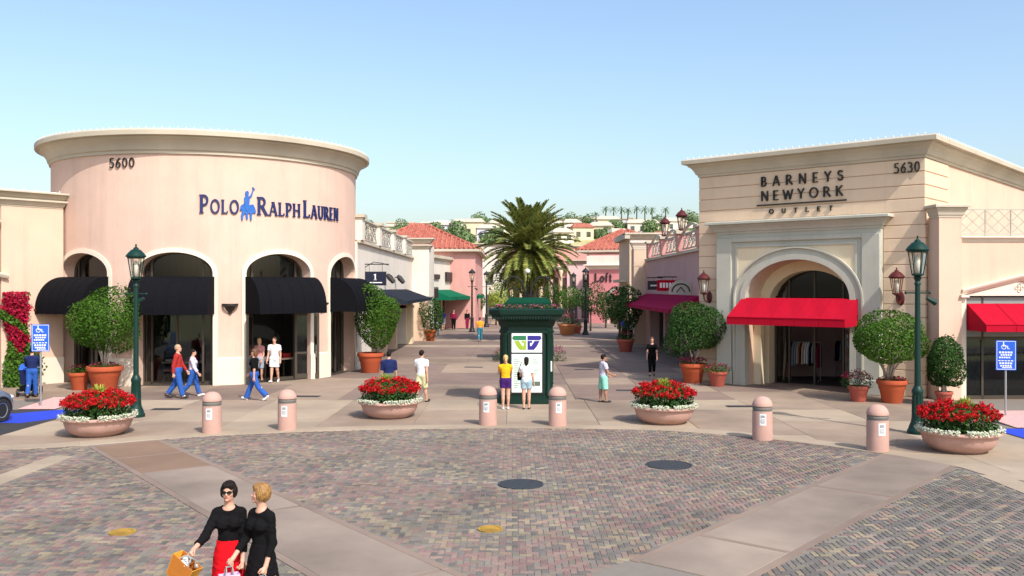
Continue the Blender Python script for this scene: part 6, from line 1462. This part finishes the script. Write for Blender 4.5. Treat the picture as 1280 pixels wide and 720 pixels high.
# ------------------------------------------------------------------ people
C_ = lambda n, c, **k: mat(n, c, .9, .08, 9, .25, 160, spec=.12, **k)
JEANS = C_('blue_denim', (.03, .10, .36)); BLACKC = C_('black_cloth', (.006, .0055, .006)); WHITEC = C_('white_cotton', (.80, .79, .77)); NAVYC = C_('navy_cotton', (.015, .022, .085))
REDC = C_('red_wool', (.36, .03, .025)); REDSK = C_('scarlet_cloth', (.62, .006, .012)); YEL = C_('yellow_cotton', (.82, .40, .015)); PURP = C_('purple_shorts', (.05, .015, .12)); DENL = C_('pale_denim', (.30, .42, .48))
MINT = C_('mint_cotton', (.28, .66, .50)); KHAKI = C_('khaki_cotton', (.62, .58, .34)); MAROONC = C_('maroon_cotton', (.22, .015, .05)); ORANGE = C_('orange_cotton', (.80, .33, .03)); TEALC = C_('teal_cotton', (.04, .18, .24)); BLUEC = C_('blue_cotton', (.05, .06, .38)); GREYC = C_('grey_cotton', (.35, .38, .45))
PATT = mat('lilac_print', (.66, .64, .68), .85, .2, 30, col2=(.42, .36, .52)); PINKT = C_('pink_cotton', (.62, .28, .26))
BLOND = mat('blond_hair', (.36, .19, .05), .5, .25, 40, .4, 60, col2=(.17, .075, .02)); BLONDL = mat('pale_blond_hair', (.62, .38, .14), .55, .15, 40, .3, 60); BROWNH = mat('brown_hair', (.12, .055, .025), .55, .15, 40); DARKH = mat('dark_hair', (.014, .009, .007), .65, .2, 40, .3, 60, spec=.15)
WSHOE = mat('white_shoe', (.75, .74, .72), .6, .04, 8); BSHOE = mat('dark_shoe', (.03, .025, .022), .5, .05, 8)
# two women in front
w1, g1, Hp1, Mw1, J1 = person('woman in black top and red skirt with dark hair, sunglasses and an orange bag', (-2.99, 9.62), 188, 1.56, (1.62, .575, .012), BLACKC, ('skirt', .605, .30, .112), REDSK, 'bob', DARKH, female=True,
    arms=((.62, .34, .62, -.12), (.12, .10, .35, .05)), build=.85, stride=.22, knee=(.0, .35), head=(-.12, -.02), vox=.0072, fine=True, cat='woman', curl=1.15)
gl_ = MB()
for s in (-1, 1):
    q = [tuple(Hp1(s * (.018 + .0165 * math.cos(t)), .0555 - .008 * abs(math.cos(t) * .5 + .5) ** 2 - .004, -.002 + .0115 * math.sin(t))) for t in [k * pi / 8 for k in range(16)]]
    q2 = [tuple(Vector(a) + Vector(Hp1(0, .066, 0) - Hp1(0, .06, 0))) for a in q]; gl_.add(q + q2, [tuple(range(15, -1, -1)), tuple(range(16, 32))] + [(i, (i + 1) % 16, 16 + (i + 1) % 16, 16 + i) for i in range(16)])
    gl_.tube([tuple(Hp1(s * .034, .044, .004)), tuple(Hp1(s * .046, .015, .002)), tuple(Hp1(s * .045, -.012, -.002))], .0035, 5)
gl_.tube([tuple(Hp1(-.006, .056, .002)), tuple(Hp1(.006, .056, .002))], .004, 5); gl_.build('sunglasses', mat('black_lens', (.008, .008, .009), .12, 0), w1)
w2, g2, Hp2, Mw2, J2 = person('woman with short blond hair in a black dress turned towards her friend', (-2.61, 9.50), 148, 1.555, (1.62, .585, .011), BLACKC, ('skirt', .60, .24, .135), BLACKC, 'bob', BLOND, female=True,
    arms=((.30, .12, .55, .12), (-.02, .08, .42, .04)), build=.84, stride=-.2, knee=(.3, .0), head=(-.80, -.04), vox=.0072, fine=True, cat='woman', curl=1.15)
def tote(grip, w, h, d, m, label, tilt=(0, 0, 0), hh=.2, name='shopping_bag', tissue=None, m2=None):
    """bag hanging from grip, origin at the grip; handles reach up to the hand."""
    r = thing(name, label, 'bag', tuple(grip)); r.rotation_euler = tilt; z1, z0 = -hh, -hh - h; b = .82
    f = [(-w / 2 * b, -d / 2, z0), (w / 2 * b, -d / 2, z0), (w / 2 * b, d / 2, z0), (-w / 2 * b, d / 2, z0), (-w / 2, -d / 2, z1), (w / 2, -d / 2, z1), (w / 2, d / 2, z1), (-w / 2, d / 2, z1)]
    o = MB().add(f, [(3, 2, 1, 0), (0, 1, 5, 4), (2, 3, 7, 6)]).build('bag_body', m, r); md = o.modifiers.new('thick', 'SOLIDIFY'); md.thickness = .006
    o = MB().add([f[1], f[2], f[6], f[5], f[0], f[3], f[7], f[4], ((f[1][0] + f[2][0]) / 2 - .03, 0, z0 + h * .5), ((f[0][0]) + .03, 0, z0 + h * .5)], [(0, 1, 8), (1, 2, 8), (2, 3, 8), (3, 0, 8), (5, 4, 9), (6, 5, 9), (7, 6, 9), (4, 7, 9)]).build('side_gusset', m2 or m, r); md = o.modifiers.new('thick', 'SOLIDIFY'); md.thickness = .005
    hd = MB()
    for y in (-d / 2 + .01, d / 2 - .01): hd.tube([(-w * .22, y, z1 - .02), (-w * .16, y * .7, z1 * .45), (-.03, y * .15, -.004), (.03, y * .15, -.004), (w * .16, y * .7, z1 * .45), (w * .22, y, z1 - .02)], .007, 6)
    hd.build('handle', mat('bag_handle', (.30, .30, .28), .6, .05), r)
    if tissue:
        t = MB(); rg = random.Random(4)
        for i in range(16): x, y = rg.uniform(-w * .1, w * .36), rg.uniform(-d * .3, d * .3); leaf(t, (x, y, z1 + rg.uniform(-.04, .015)), (rg.gauss(0, .8), rg.gauss(0, .8), .6), .08, rg, .9)
        t.build('tissue_paper', tissue, r)
    return r
ORB = mat('orange_leather', (.52, .17, .02), .5, .1, 8, .15, 40); ORB_LIT = mat('lit_orange_leather', (.70, .34, .04), .5, .12, 8, .15, 40)  # second leather is brighter: light on the bag's side panel put into its colour
tote(g1[1], .30, .23, .14, ORB, 'orange shopping bag with white tissue swinging from the woman in red', (0, rad(30), rad(-24)), .05, tissue=WHITEC, m2=ORB_LIT)
tote(g2[1], .20, .27, .10, mat('lilac_paper', (.72, .44, .68), .7, .06, 6), 'lilac paper bag held between the two women', (0, 0, rad(30)), .08)
tote(g2[-1], .24, .25, .12, mat('brown_paper', (.46, .28, .12), .8, .08, 8), 'brown paper bag hanging from the left hand of the woman in black dress', (0, rad(-20), rad(15)), .08)
# plaza people
def at(px, py): return G(px, py)
mp1, gm1, *_ = person('man in navy jacket and jeans pushing a pushchair, seen from behind', at(40, 497), 12, 1.63, (1.9, .50), NAVYC, ('trousers', .95, .032), JEANS, 'short', DARKH, arms=((.55, .12, .7, .12), (.55, .12, .7, .12)), stride=.16, knee=(0, .25), curl=1.0)
person('man in a dark red jumper and jeans walking to the right past the round store', at(222, 498), -82, 1.76, (1.9, .49), REDC, ('trousers', .95, .034), JEANS, 'short', mat('sandy_hair', (.42, .28, .16), .6, .1, 30), arms=((-.25, .08, .25, 0), (.3, .08, .3, 0)), stride=.22, knee=(0, .4), build=1.12)
person('woman in a pale printed blouse and jeans walking beside the man in dark red', at(241, 495.5), -80, 1.58, (1.7, .47, .014), PATT, ('trousers', .93, .036), JEANS, 'short', DARKH, female=True, shoem=WSHOE, arms=((.3, .08, .3, 0), (-.25, .08, .2, 0)), stride=-.26, knee=(.45, 0), build=1.1)
person('person in a black top and flared jeans striding left before the open door', at(318, 500.5), 80, 1.70, (.9, .53), BLACKC, ('trousers', .98, .045), JEANS, 'long', BROWNH, female=True, shoem=WSHOE, arms=((.3, .1, .5, 0), (-.3, .1, .3, 0)), stride=.42, knee=(.05, .35))
person('person in a white T-shirt and white shorts stepping out of the open shop door', (P(343, 470, 34.7).x, 34.7), 176, 1.72, (.5, .48), WHITEC, ('shorts', .75), WHITEC, 'short', BROWNH, shoem=WSHOE, arms=((.1, .12, .3, 0), (-.1, .12, .3, 0)), stride=.15, knee=(0, .25))
person('person in a pink top standing inside the open shop door', (P(324, 470, 34.95).x, 34.95), 170, 1.66, (.5, .48), PINKT, ('shorts', .85), GREYC, 'long', BLONDL, female=True, arms=((.2, .1, .9, .2), (.1, .1, .5, .1)), stride=.08)
person('man in a navy shirt behind the flower bowl left of the kiosk', Gx(486, 28.4), 8, 1.62, (.9, .49), NAVYC, ('trousers', .95, .03), mat('dark_khaki', (.12, .12, .07), .85, .06, 12), 'short', DARKH, arms=((.05, .1, .3, 0), (.1, .1, .3, 0)), stride=.12, build=1.05)
person('man in a white T-shirt and khaki shorts walking away beside the flower bowl', at(527, 503), -25, 1.65, (.55, .48, .015), WHITEC, ('shorts', .95), KHAKI, 'short', DARKH, arms=((-.2, .12, .25, 0), (.2, .12, .25, 0)), stride=.22, knee=(0, .4))
gy, *_ = person('girl in a yellow top and purple shorts reading the kiosk map', at(632, 511.5), 6, 1.60, (.35, .50), YEL, ('shorts', .5), PURP, 'tail', BLONDL, female=True, shoem=WSHOE, arms=((.7, .12, 1.5, .5), (.7, .12, 1.5, .5)), stride=.03)
gw, ggw, *_ = person('girl in a white T-shirt and denim shorts reading the kiosk map', at(658, 511.5), -4, 1.54, (.5, .50, .013), WHITEC, ('shorts', .5), DENL, 'long', DARKH, female=True, arms=((.15, .14, .2, -.05), (.5, .1, 1.2, .3)), stride=.03)
bgk = thing('shoulder_bag', 'small black shoulder bag hanging beside the girl in the white T-shirt', 'bag', (ggw[-1].x - .10, ggw[-1].y - .06, .95))
MB().prism([(-.10, -.13), (.10, -.13), (.12, .08), (.06, .12), (-.06, .12), (-.12, .08)], -.04, .04, Matrix.Rotation(pi / 2, 4, 'X')).build('bag_body', BLACKC, bgk); MB().tube([(-.1, 0, .08), (.02, .0, .42), (.11, .03, .3), (.1, 0, .08)], .012, 5).build('strap', BLACKC, bgk)
person('person in a white top and long mint green shorts standing right of the kiosk', at(754, 503), -75, 1.50, (.5, .49, .016), PATT, ('shorts', 1.0), MINT, 'short', DARKH, skin=M_SKIND, arms=((.3, .1, .9, .2), (.2, .1, .8, .2)), stride=.10, build=1.12)
person('woman in black top and black trousers walking out of the right side street', at(815, 470), 172, 1.58, (.6, .46), BLACKC, ('trousers', .8, .03), BLACKC, 'long', BROWNH, female=True, arms=((.15, .12, .2, 0), (-.15, .12, .2, 0)), stride=.18, knee=(0, .3), vox=.012)
far = dict(vox=.016, fingers=False, group='shoppers far down the street')
person('person in orange shirt and teal trousers walking away down the street', at(600, 427), 5, 1.62, (.6, .47), ORANGE, ('trousers', .9), TEALC, 'short', MAROONC, build=1.1, stride=.15, knee=(0, .3), **far)
person('shopper in purple blue shirt by the green awning', at(554, 413), 20, 1.70, (.6, .48), BLUEC, ('shorts', .9), GREYC, 'short', DARKH, stride=.15, **far)
person('child in pale grey next to the potted tree before the green awning', at(548, 419), 20, 1.15, (.6, .45), GREYC, ('trousers', .9), GREYC, 'short', BROWNH, stride=.12, **far)
person('shopper in maroon top and black trousers in front of the green awning', at(567, 412.5), 185, 1.72, (1.8, .47), MAROONC, ('trousers', .95), BLACKC, 'short', BLONDL, build=1.1, stride=.1, **far)
person('shopper in dark clothes beside the lamp post at the green awning', at(584, 411.5), 200, 1.66, (1.8, .47), BLACKC, ('trousers', .95), MAROONC, 'short', DARKH, stride=.12, **far)
person('shopper in blue shirt by the brown pot under the magenta awning', at(781, 429), 160, 1.70, (.6, .48), BLUEC, ('trousers', .95), BLACKC, 'short', DARKH, stride=.1, **far)
person('shopper in white shirt beside the one in blue under the magenta awning', at(789, 430), 150, 1.60, (.6, .48), WHITEC, ('trousers', .95), BLACKC, 'short', BROWNH, female=True, stride=.1, **far)
person('shopper in dark clothes at the doorway of the rose building', at(752, 404), 10, 1.68, (1.8, .47), BLACKC, ('trousers', .95), BLACKC, 'short', DARKH, stride=.12, **far)
# pushchair
px_, py_ = at(40, 497); st = thing('pushchair', 'dark pushchair with a bright blue canopy pushed by the man in navy', 'pushchair', (px_ - .42, py_ + .62, 0), rad(12))
BLK = MATS['black_iron']; hdl = ((gm1[1] + gm1[-1]) / 2); Mi = (Matrix.Translation(st.location) @ Matrix.Rotation(rad(12), 4, 'Z')).inverted()
fm = MB(); gl2, gr2 = Mi @ gm1[-1], Mi @ gm1[1]
for s, q in ((-.22, gl2), (.22, gr2)): fm.tube([(s, .45, .14), (s, .05, .5), tuple(q)], .014, 6); fm.tube([(s, -.38, .14), (s, .1, .48)], .014, 6); fm.tube([(s, -.38, .14), (s, .45, .14)], .012, 6)
fm.tube([tuple(gl2), tuple(gr2)], .016, 6); fm.tube([(-.22, .45, .14), (.22, .45, .14)], .012, 6); fm.tube([(-.22, -.38, .14), (.22, -.38, .14)], .012, 6); fm.build('frame', M_STEEL, st)
se = MB().add([(-.2, -.22, .42), (.2, -.22, .42), (.2, .25, .40), (-.2, .25, .40), (-.2, -.32, .88), (.2, -.32, .88), (-.18, .32, .15), (.18, .32, .15)], [(0, 1, 2, 3), (0, 4, 5, 1), (3, 2, 7, 6)]).build('seat', NAVYC, st); md = se.modifiers.new('thick', 'SOLIDIFY'); md.thickness = .04
cn = MB()
for i in range(8):
    a, b = pi * i / 8 * .62 + .5, pi * (i + 1) / 8 * .62 + .5
    cn.add([(-.22, -.05 + .34 * -math.cos(a), .72 + .34 * math.sin(a)), (.22, -.05 + .34 * -math.cos(a), .72 + .34 * math.sin(a)), (.22, -.05 + .34 * -math.cos(b), .72 + .34 * math.sin(b)), (-.22, -.05 + .34 * -math.cos(b), .72 + .34 * math.sin(b))], [(0, 1, 2, 3)])
    for x in (-.22, .22): cn.add([(x, -.05, .72), (x, -.05 + .34 * -math.cos(a), .72 + .34 * math.sin(a)), (x, -.05 + .34 * -math.cos(b), .72 + .34 * math.sin(b))], [(0, 1, 2)])
cn.build('canopy', M_SIGNB, st)
MB().prism([(-.2, -.36), (.2, -.36), (.2, .1), (-.2, .1)], .18, .34).build('basket', BLACKC, st)
for x in (-.24, .24):
    for y in (-.38, .45): w = MB().lathe([(.0, -.02), (.06, -.02), (.08, -.015), (.125, -.025), (.135, 0), (.125, .025), (.08, .015), (.06, .02), (0, .02)], 18, Matrix.Translation((x, y, .137)) @ Matrix.Rotation(pi / 2, 4, 'Y')); w.build('wheel', BSHOE, st, True, angle=40)
# parked car at the left edge
M_CARP = mat('grey_blue_car_paint', (.20, .26, .36), .22, .02, 3, spec=.7, metal=.4); M_TYRE = mat('tyre_rubber', (.02, .02, .021), .85, .1, 10); M_RIM = mat('alloy_rim', (.55, .56, .58), .3, .03, 4, metal=.8)
car = thing('parked_car', 'grey blue hatchback parked nose in on the left edge by the blue marking', 'car', (-14.75, 23.35, 0), rad(-8.6))
def car_sec(y, w, zb, zs, zt, rnd=.1):      # half section ring: sill -> shoulder -> bonnet/roof line
    return [(-w * .92, y, zb), (-w, y, zb + .12), (-w * 1.0, y, (zb + zs) / 2), (-w * .97, y, zs - .04), (-w * .9, y, zs), (-w * .55, y, zt), (0, y, zt + .02), (w * .55, y, zt), (w * .9, y, zs), (w * .97, y, zs - .04), (w * 1.0, y, (zb + zs) / 2), (w, y, zb + .12), (w * .92, y, zb)]
secs = [(-2.0, .62, .34, .62, .66), (-1.97, .74, .26, .74, .84), (-1.85, .80, .22, .90, .95), (-1.2, .85, .20, .95, .98), (-.3, .86, .20, .94, .97), (.55, .86, .20, .92, .96), (.9, .86, .20, .90, .97), (1.4, .84, .20, .83, .88), (1.75, .78, .22, .70, .76), (1.93, .70, .25, .56, .62), (2.0, .58, .30, .48, .52)]
mb = MB(); n = 13
for sct in secs: mb.v += car_sec(*sct)
for i in range(len(secs) - 1):
    for k in range(n - 1): mb.f.append((i * n + k, i * n + k + 1, (i + 1) * n + k + 1, (i + 1) * n + k))
    mb.f.append((i * n + n - 1, i * n, (i + 1) * n, (i + 1) * n + n - 1))
mb.f += [tuple(range(n)), tuple(reversed(range((len(secs) - 1) * n, len(secs) * n)))]
mb.build('body', M_CARP, car, True, angle=50)
gh = [(-1.75, .68, .92, .50, .96), (-1.45, .74, .94, .58, 1.28), (-1.1, .75, .95, .60, 1.42), (-.3, .76, .95, .61, 1.47), (.25, .76, .94, .60, 1.42), (.95, .74, .95, .62, .97)]
mb = MB()
for y, w, zb, wt, zt in gh: mb.v += [(-w, y, zb), (-wt, y, zt), (wt, y, zt), (w, y, zb)]
for i in range(len(gh) - 1):
    mb.f.append((i * 4 + 1, i * 4 + 2, (i + 1) * 4 + 2, (i + 1) * 4 + 1))
mb.build('roof_panel', M_CARP, car, True)
gm_ = MB()
gm_.v = list(mb.v)
for i in range(len(gh) - 1):
    for k in (0, 2): gm_.f.append((i * 4 + k, i * 4 + k + 1, (i + 1) * 4 + k + 1, (i + 1) * 4 + k))
gm_.build('window', mat('car_glass', (.02, .025, .03), .05, 0, spec=.9), car)
pm_ = MB()
for y in (-.35, .0):
    for s in (-1, 1): pm_.tube([(s * .765, y - .3, .95), (s * .605, y - .25, 1.45)], .03, 5)
for s in (-1, 1): pm_.tube([(s * .745, .95, .95), (s * .605, .25, 1.43)], .035, 5); pm_.tube([(s * .68, -1.75, .93), (s * .58, -1.45, 1.29)], .05, 5)
pm_.build('window_pillar', M_CARP, car)
for sx in (-1, 1):
    for y in (-1.28, 1.28):
        M = Matrix.Translation((sx * .76, y, .31)) @ Matrix.Rotation(sx * pi / 2, 4, 'Y')
        wt = MB().lathe([(.19, -.09), (.28, -.1), (.308, -.08), (.312, 0), (.308, .08), (.29, .115), (.21, .11), (.19, .09)], 28, M); wo = wt.build('wheel', M_TYRE, car, True, angle=40)
        rm = MB().lathe([(.205, .07), (.20, .105), (.185, .10), (.18, .04), (0, .03)], 24, M); rm.lathe([(0, .09), (.045, .09), (.05, .05)], 10, M)
        for k in range(7): a = 2 * pi * k / 7; rm.box(.03, .19, -.022, .022, .05, .088, M @ Matrix.Rotation(a, 4, 'Z'))
        rm.build('rim', M_RIM, wo)
        ar = MB().tube([(sx * .862, y + .36 * math.cos(t), .31 + .36 * math.sin(t)) for t in [-.15 + (pi + .3) * k / 14 for k in range(15)]], .022, 5); ar.lathe([(0, .0), (.35, .0)], 20, Matrix.Translation((sx * .853, y, .31)) @ Matrix.Rotation(sx * pi / 2, 4, 'Y')); ar.build('wheel_arch', mat('arch_black', (.015, .015, .016), .8, 0), car)
for s in (-1, 1):
    MB().ellipsoid((s * .60, 1.86, .60), (.15, .10, .075), 12, 8).build('headlight', mat('headlight_lens', (.6, .62, .65), .1, 0, spec=.9), car, True)
    MB().ellipsoid((s * .93, .62, .98), (.10, .06, .07), 10, 7).build('mirror', M_CARP, car, True)
MB().box(-.62, .62, -2.02, -1.9, .3, .42).box(-.5, .5, 1.93, 2.02, .26, .36).build('bumper_grille', M_TYRE, car)
# shop contents
def rack(loc, rz, label, cols, n=12):
    r = thing('clothes_rack', label, 'clothes rack', loc, rz, 'clothes racks in the shops'); m = MB()
    for x in (-.6, .6): m.tube([(x, -.2, .03), (x, .2, .03)], .02, 5); m.tube([(x, 0, .03), (x, 0, 1.5)], .018, 6)
    m.tube([(-.62, 0, 1.5), (.62, 0, 1.5)], .018, 6); m.build('rail', M_STEEL, r); rg = random.Random(int(loc[0] * 100))
    for i in range(n):
        x = -.55 + 1.1 * i / (n - 1); c = rg.choice(cols); h = rg.uniform(.7, .95); MB().prism([(-.22, 0), (.22, 0), (.2, h * .75), (.06, h), (-.06, h), (-.2, h * .75)], -.015, .02, Matrix.Translation((x, 0, 1.48 - h)) @ Matrix.Rotation(pi / 2, 4, 'Z') @ Matrix.Rotation(pi / 2, 4, 'X')).build('garment', c, r)
gcols = [WHITEC, GREYC, NAVYC, BLACKC, MAROONC, KHAKI]
rack(bw(-5.2, 2.6, .015), BA, 'clothes rack on the left inside the cream store doorway', gcols); rack(bw(-3.0, 3.0, .015), BA + .3, 'clothes rack on the right inside the cream store doorway', gcols); rack(bw(-4.2, 4.6, .015), BA, 'clothes rack at the back of the cream store', gcols)
def rwp(x, y, z): v = Matrix.Rotation(rad(2), 4, 'Z') @ Vector((x, y, z)); return (v.x + 14.0, v.y + 29.3, v.z)
rack(rwp(1.2, 1.5, .015), .1, 'clothes rack behind the right shop window', gcols); rack(rwp(3.6, 2.0, .015), 0, 'clothes rack at the right end behind the shop window', gcols)
mn = thing('mannequin', 'red dress on a mannequin in the right shop window', 'mannequin', rwp(1.86, .5, .014)); V_, Q_ = sdf_mesh([frustum((0, 0, 1.42), (0, 0, .62), (.17, .12), (.26, .2), .03), frustum((0, 0, 1.62), (0, 0, 1.35), (.14, .10), (.19, .12), .03)], .02)
o = bpy.data.objects.new('dress', mesh_np('dress', V_, Q_, REDSK)); COL.objects.link(o); o.parent = mn
MB().lathe([(.2, 0), (.2, .02), (.02, .03), (.02, .7)], 16).lathe([(.03, 1.6), (.04, 1.66), (.03, 1.70), (0, 1.7)], 12).build('stand', M_STEEL, mn)
def table(loc, rz, label):
    r = thing('display_table', label, 'table', loc, rz, 'display tables in the round store'); MB().box(-.7, .7, -.4, .4, .74, .8).build('table_top', M_BEIGE, r)
    for x in (-.62, .62):
        for y in (-.33, .33): MB().box(x - .03, x + .03, y - .03, y + .03, 0, .74).build('leg', M_BARKD, r)
    for i in range(3): MB().box(-.6 + i * .42, -.25 + i * .42, -.25, .1, .8, .88 + .05 * i).build('folded_clothes', [WHITEC, NAVYC, REDC][i], r)
table((DC[0] + .5, DC[1] - 4.7, .013), .1, 'display table with folded clothes inside the second arch of the round store'); table((DC[0] + 3.6, DC[1] - 3.2, .013), .8, 'display table with folded clothes inside the open door of the round store')
# drains
dg = None
for lb, q in (('iron drain grate right of the left lamp post', (208, 511.5)), ('iron drain grate behind the second pink bollard', (384, 495.5)), ('iron drain grate right of the person in mint shorts', (785, 488)), ('iron drain grate behind the bollard before the portal', (925, 508)), ('iron drain grate in the street left of the kiosk', (592, 459)), ('iron drain grate in the street right of the kiosk', (730, 462))):
    x, y = G(*q)
    if dg is None:
        dg = thing('drain_grate', lb, 'drain', (x, y, 0), 0, 'drain grates in the pavement'); mb = MB(); mb.box(-.42, .42, -.2, -.17, .0, .006); mb.box(-.42, .42, .17, .2, .0, .006); mb.box(-.42, -.39, -.17, .17, 0, .006); mb.box(.39, .42, -.17, .17, 0, .006)
        for i in range(16): mb.box(-.37 + i * .048, -.345 + i * .048, -.17, .17, .0, .005)
        mb.build('grate', M_CASTI, dg); MB().box(-.39, .39, -.17, .17, -.004, .0015).build('drain_pit', M_TYRE, dg)
    else: dup(dg, (x, y, 0), rng.uniform(-.1, .1), lb)

for px, Y, w, h, n_, lb in ((612, 222, 7, 3.0, 3, 'low pale hilltop house just left of the date palm crown'), (700, 230, 8, 3.4, 4, 'pale hilltop house just right of the date palm crown'), (727, 236, 7, 4.2, 3, 'tall pale hilltop house above the rose building roof'), (500, 240, 7, 5.0, 3, 'tall white hilltop house left of the round roofed house')):
    hill_house(px, Y, w, h, M_OFFW, lb, False, n_)
rg = random.Random(55); sc_ = MB()
for i in range(1500):
    x, y = rg.uniform(-130, 130), rg.uniform(150, 236); z = hillz(x, y) - .1; r_ = rg.uniform(.25, .9)
    if math.sin(x * .13) + math.sin(y * .21 + x * .05) < -.2: continue
    for k in range(9): leaf(sc_, (x + rg.gauss(0, r_ * .5), y + rg.gauss(0, r_ * .5), z + rg.random() * r_ * .8), (rg.gauss(0, .6), rg.gauss(0, .6), 1), r_ * .8, rg, .8)
tag(sc_.build('scrub', M_FARL), 'low green scrub scattered over the dry hill', kind='stuff')

# small houses and bushes on the slope below the hilltop
rg = random.Random(91); hc_ = None
for i, (px, Y) in enumerate([(q, 196 + rg.uniform(-14, 14)) for q in (470, 490, 522, 541, 561, 578, 592, 604, 620, 706, 716, 731, 748, 760, 779, 796, 812, 828, 848, 862)]):
    x, y = Gx(px + rg.uniform(-3, 3), Y); z = hillz(x, y) - .5; w_ = rg.uniform(3.2, 5.2); h_ = rg.uniform(2.6, 3.6)
    wc, wm = rg.choice([('white', M_OFFW), ('cream', M_CREAM), ('lilac', M_LILAC), ('white', M_OFFW)]); rc, rm = rg.choice([('grey', M_CORN), ('red tile', M_TILE), ('grey', M_CORN)])
    nth = ['first', 'second', 'third', 'fourth', 'fifth', 'sixth', 'seventh', 'eighth', 'ninth', 'tenth', 'eleventh']
    r = thing('slope_house', 'small %s slope house with %s roof, %s %s of the date palm' % (wc, rc, nth[8 - i] if i < 9 else nth[i - 9], 'left' if i < 9 else 'right'), 'house', (x, y, z), rg.uniform(-.3, .3), 'small houses on the slope')
    MB().box(-w_ / 2, w_ / 2, 0, 4.5, 0, h_).build('wall', wm, r)
    MB().add([(-w_ / 2 - .3, -.3, h_), (w_ / 2 + .3, -.3, h_), (w_ / 2 + .3, 4.8, h_), (-w_ / 2 - .3, 4.8, h_), (-w_ / 2 + .6, 2.25, h_ + 1.0), (w_ / 2 - .6, 2.25, h_ + 1.0)], [(0, 1, 5, 4), (2, 3, 4, 5), (1, 2, 5), (3, 0, 4), (3, 2, 1, 0)]).build('roof', rm, r)
    for xx in (-w_ * .25, w_ * .25): MB().box(xx - .45, xx + .45, -.05, .1, 1.0, 2.1).build('window', M_GLASS, r)
bu = None
for i in range(64):
    px = rg.choice((rg.uniform(455, 625), rg.uniform(700, 870))); x, y = Gx(px, rg.uniform(176, 218)); z = hillz(x, y) - .3; sc1 = rg.uniform(.6, 1.25)
    if bu is None:
        bu = thing('slope_bush', 'round green bush on the dry slope below the hilltop houses', 'bush', (x, y, z), 0, 'bushes on the slope'); MB().tube([(0, 0, 0), (.05, 0, .8)], [.12, .08], 6).build('trunk', M_BARKD, bu); inst('crown', crown_mesh('crown', M_FARL, 1.5, 1.4, 1.25, 420, .55, 92, 16, .4, .45), bu, (0, 0, 1.4))
    else: dup(bu, (x, y, z), rg.uniform(0, 6), None, None, (sc1, sc1, sc1 * rg.uniform(.8, 1.3)))
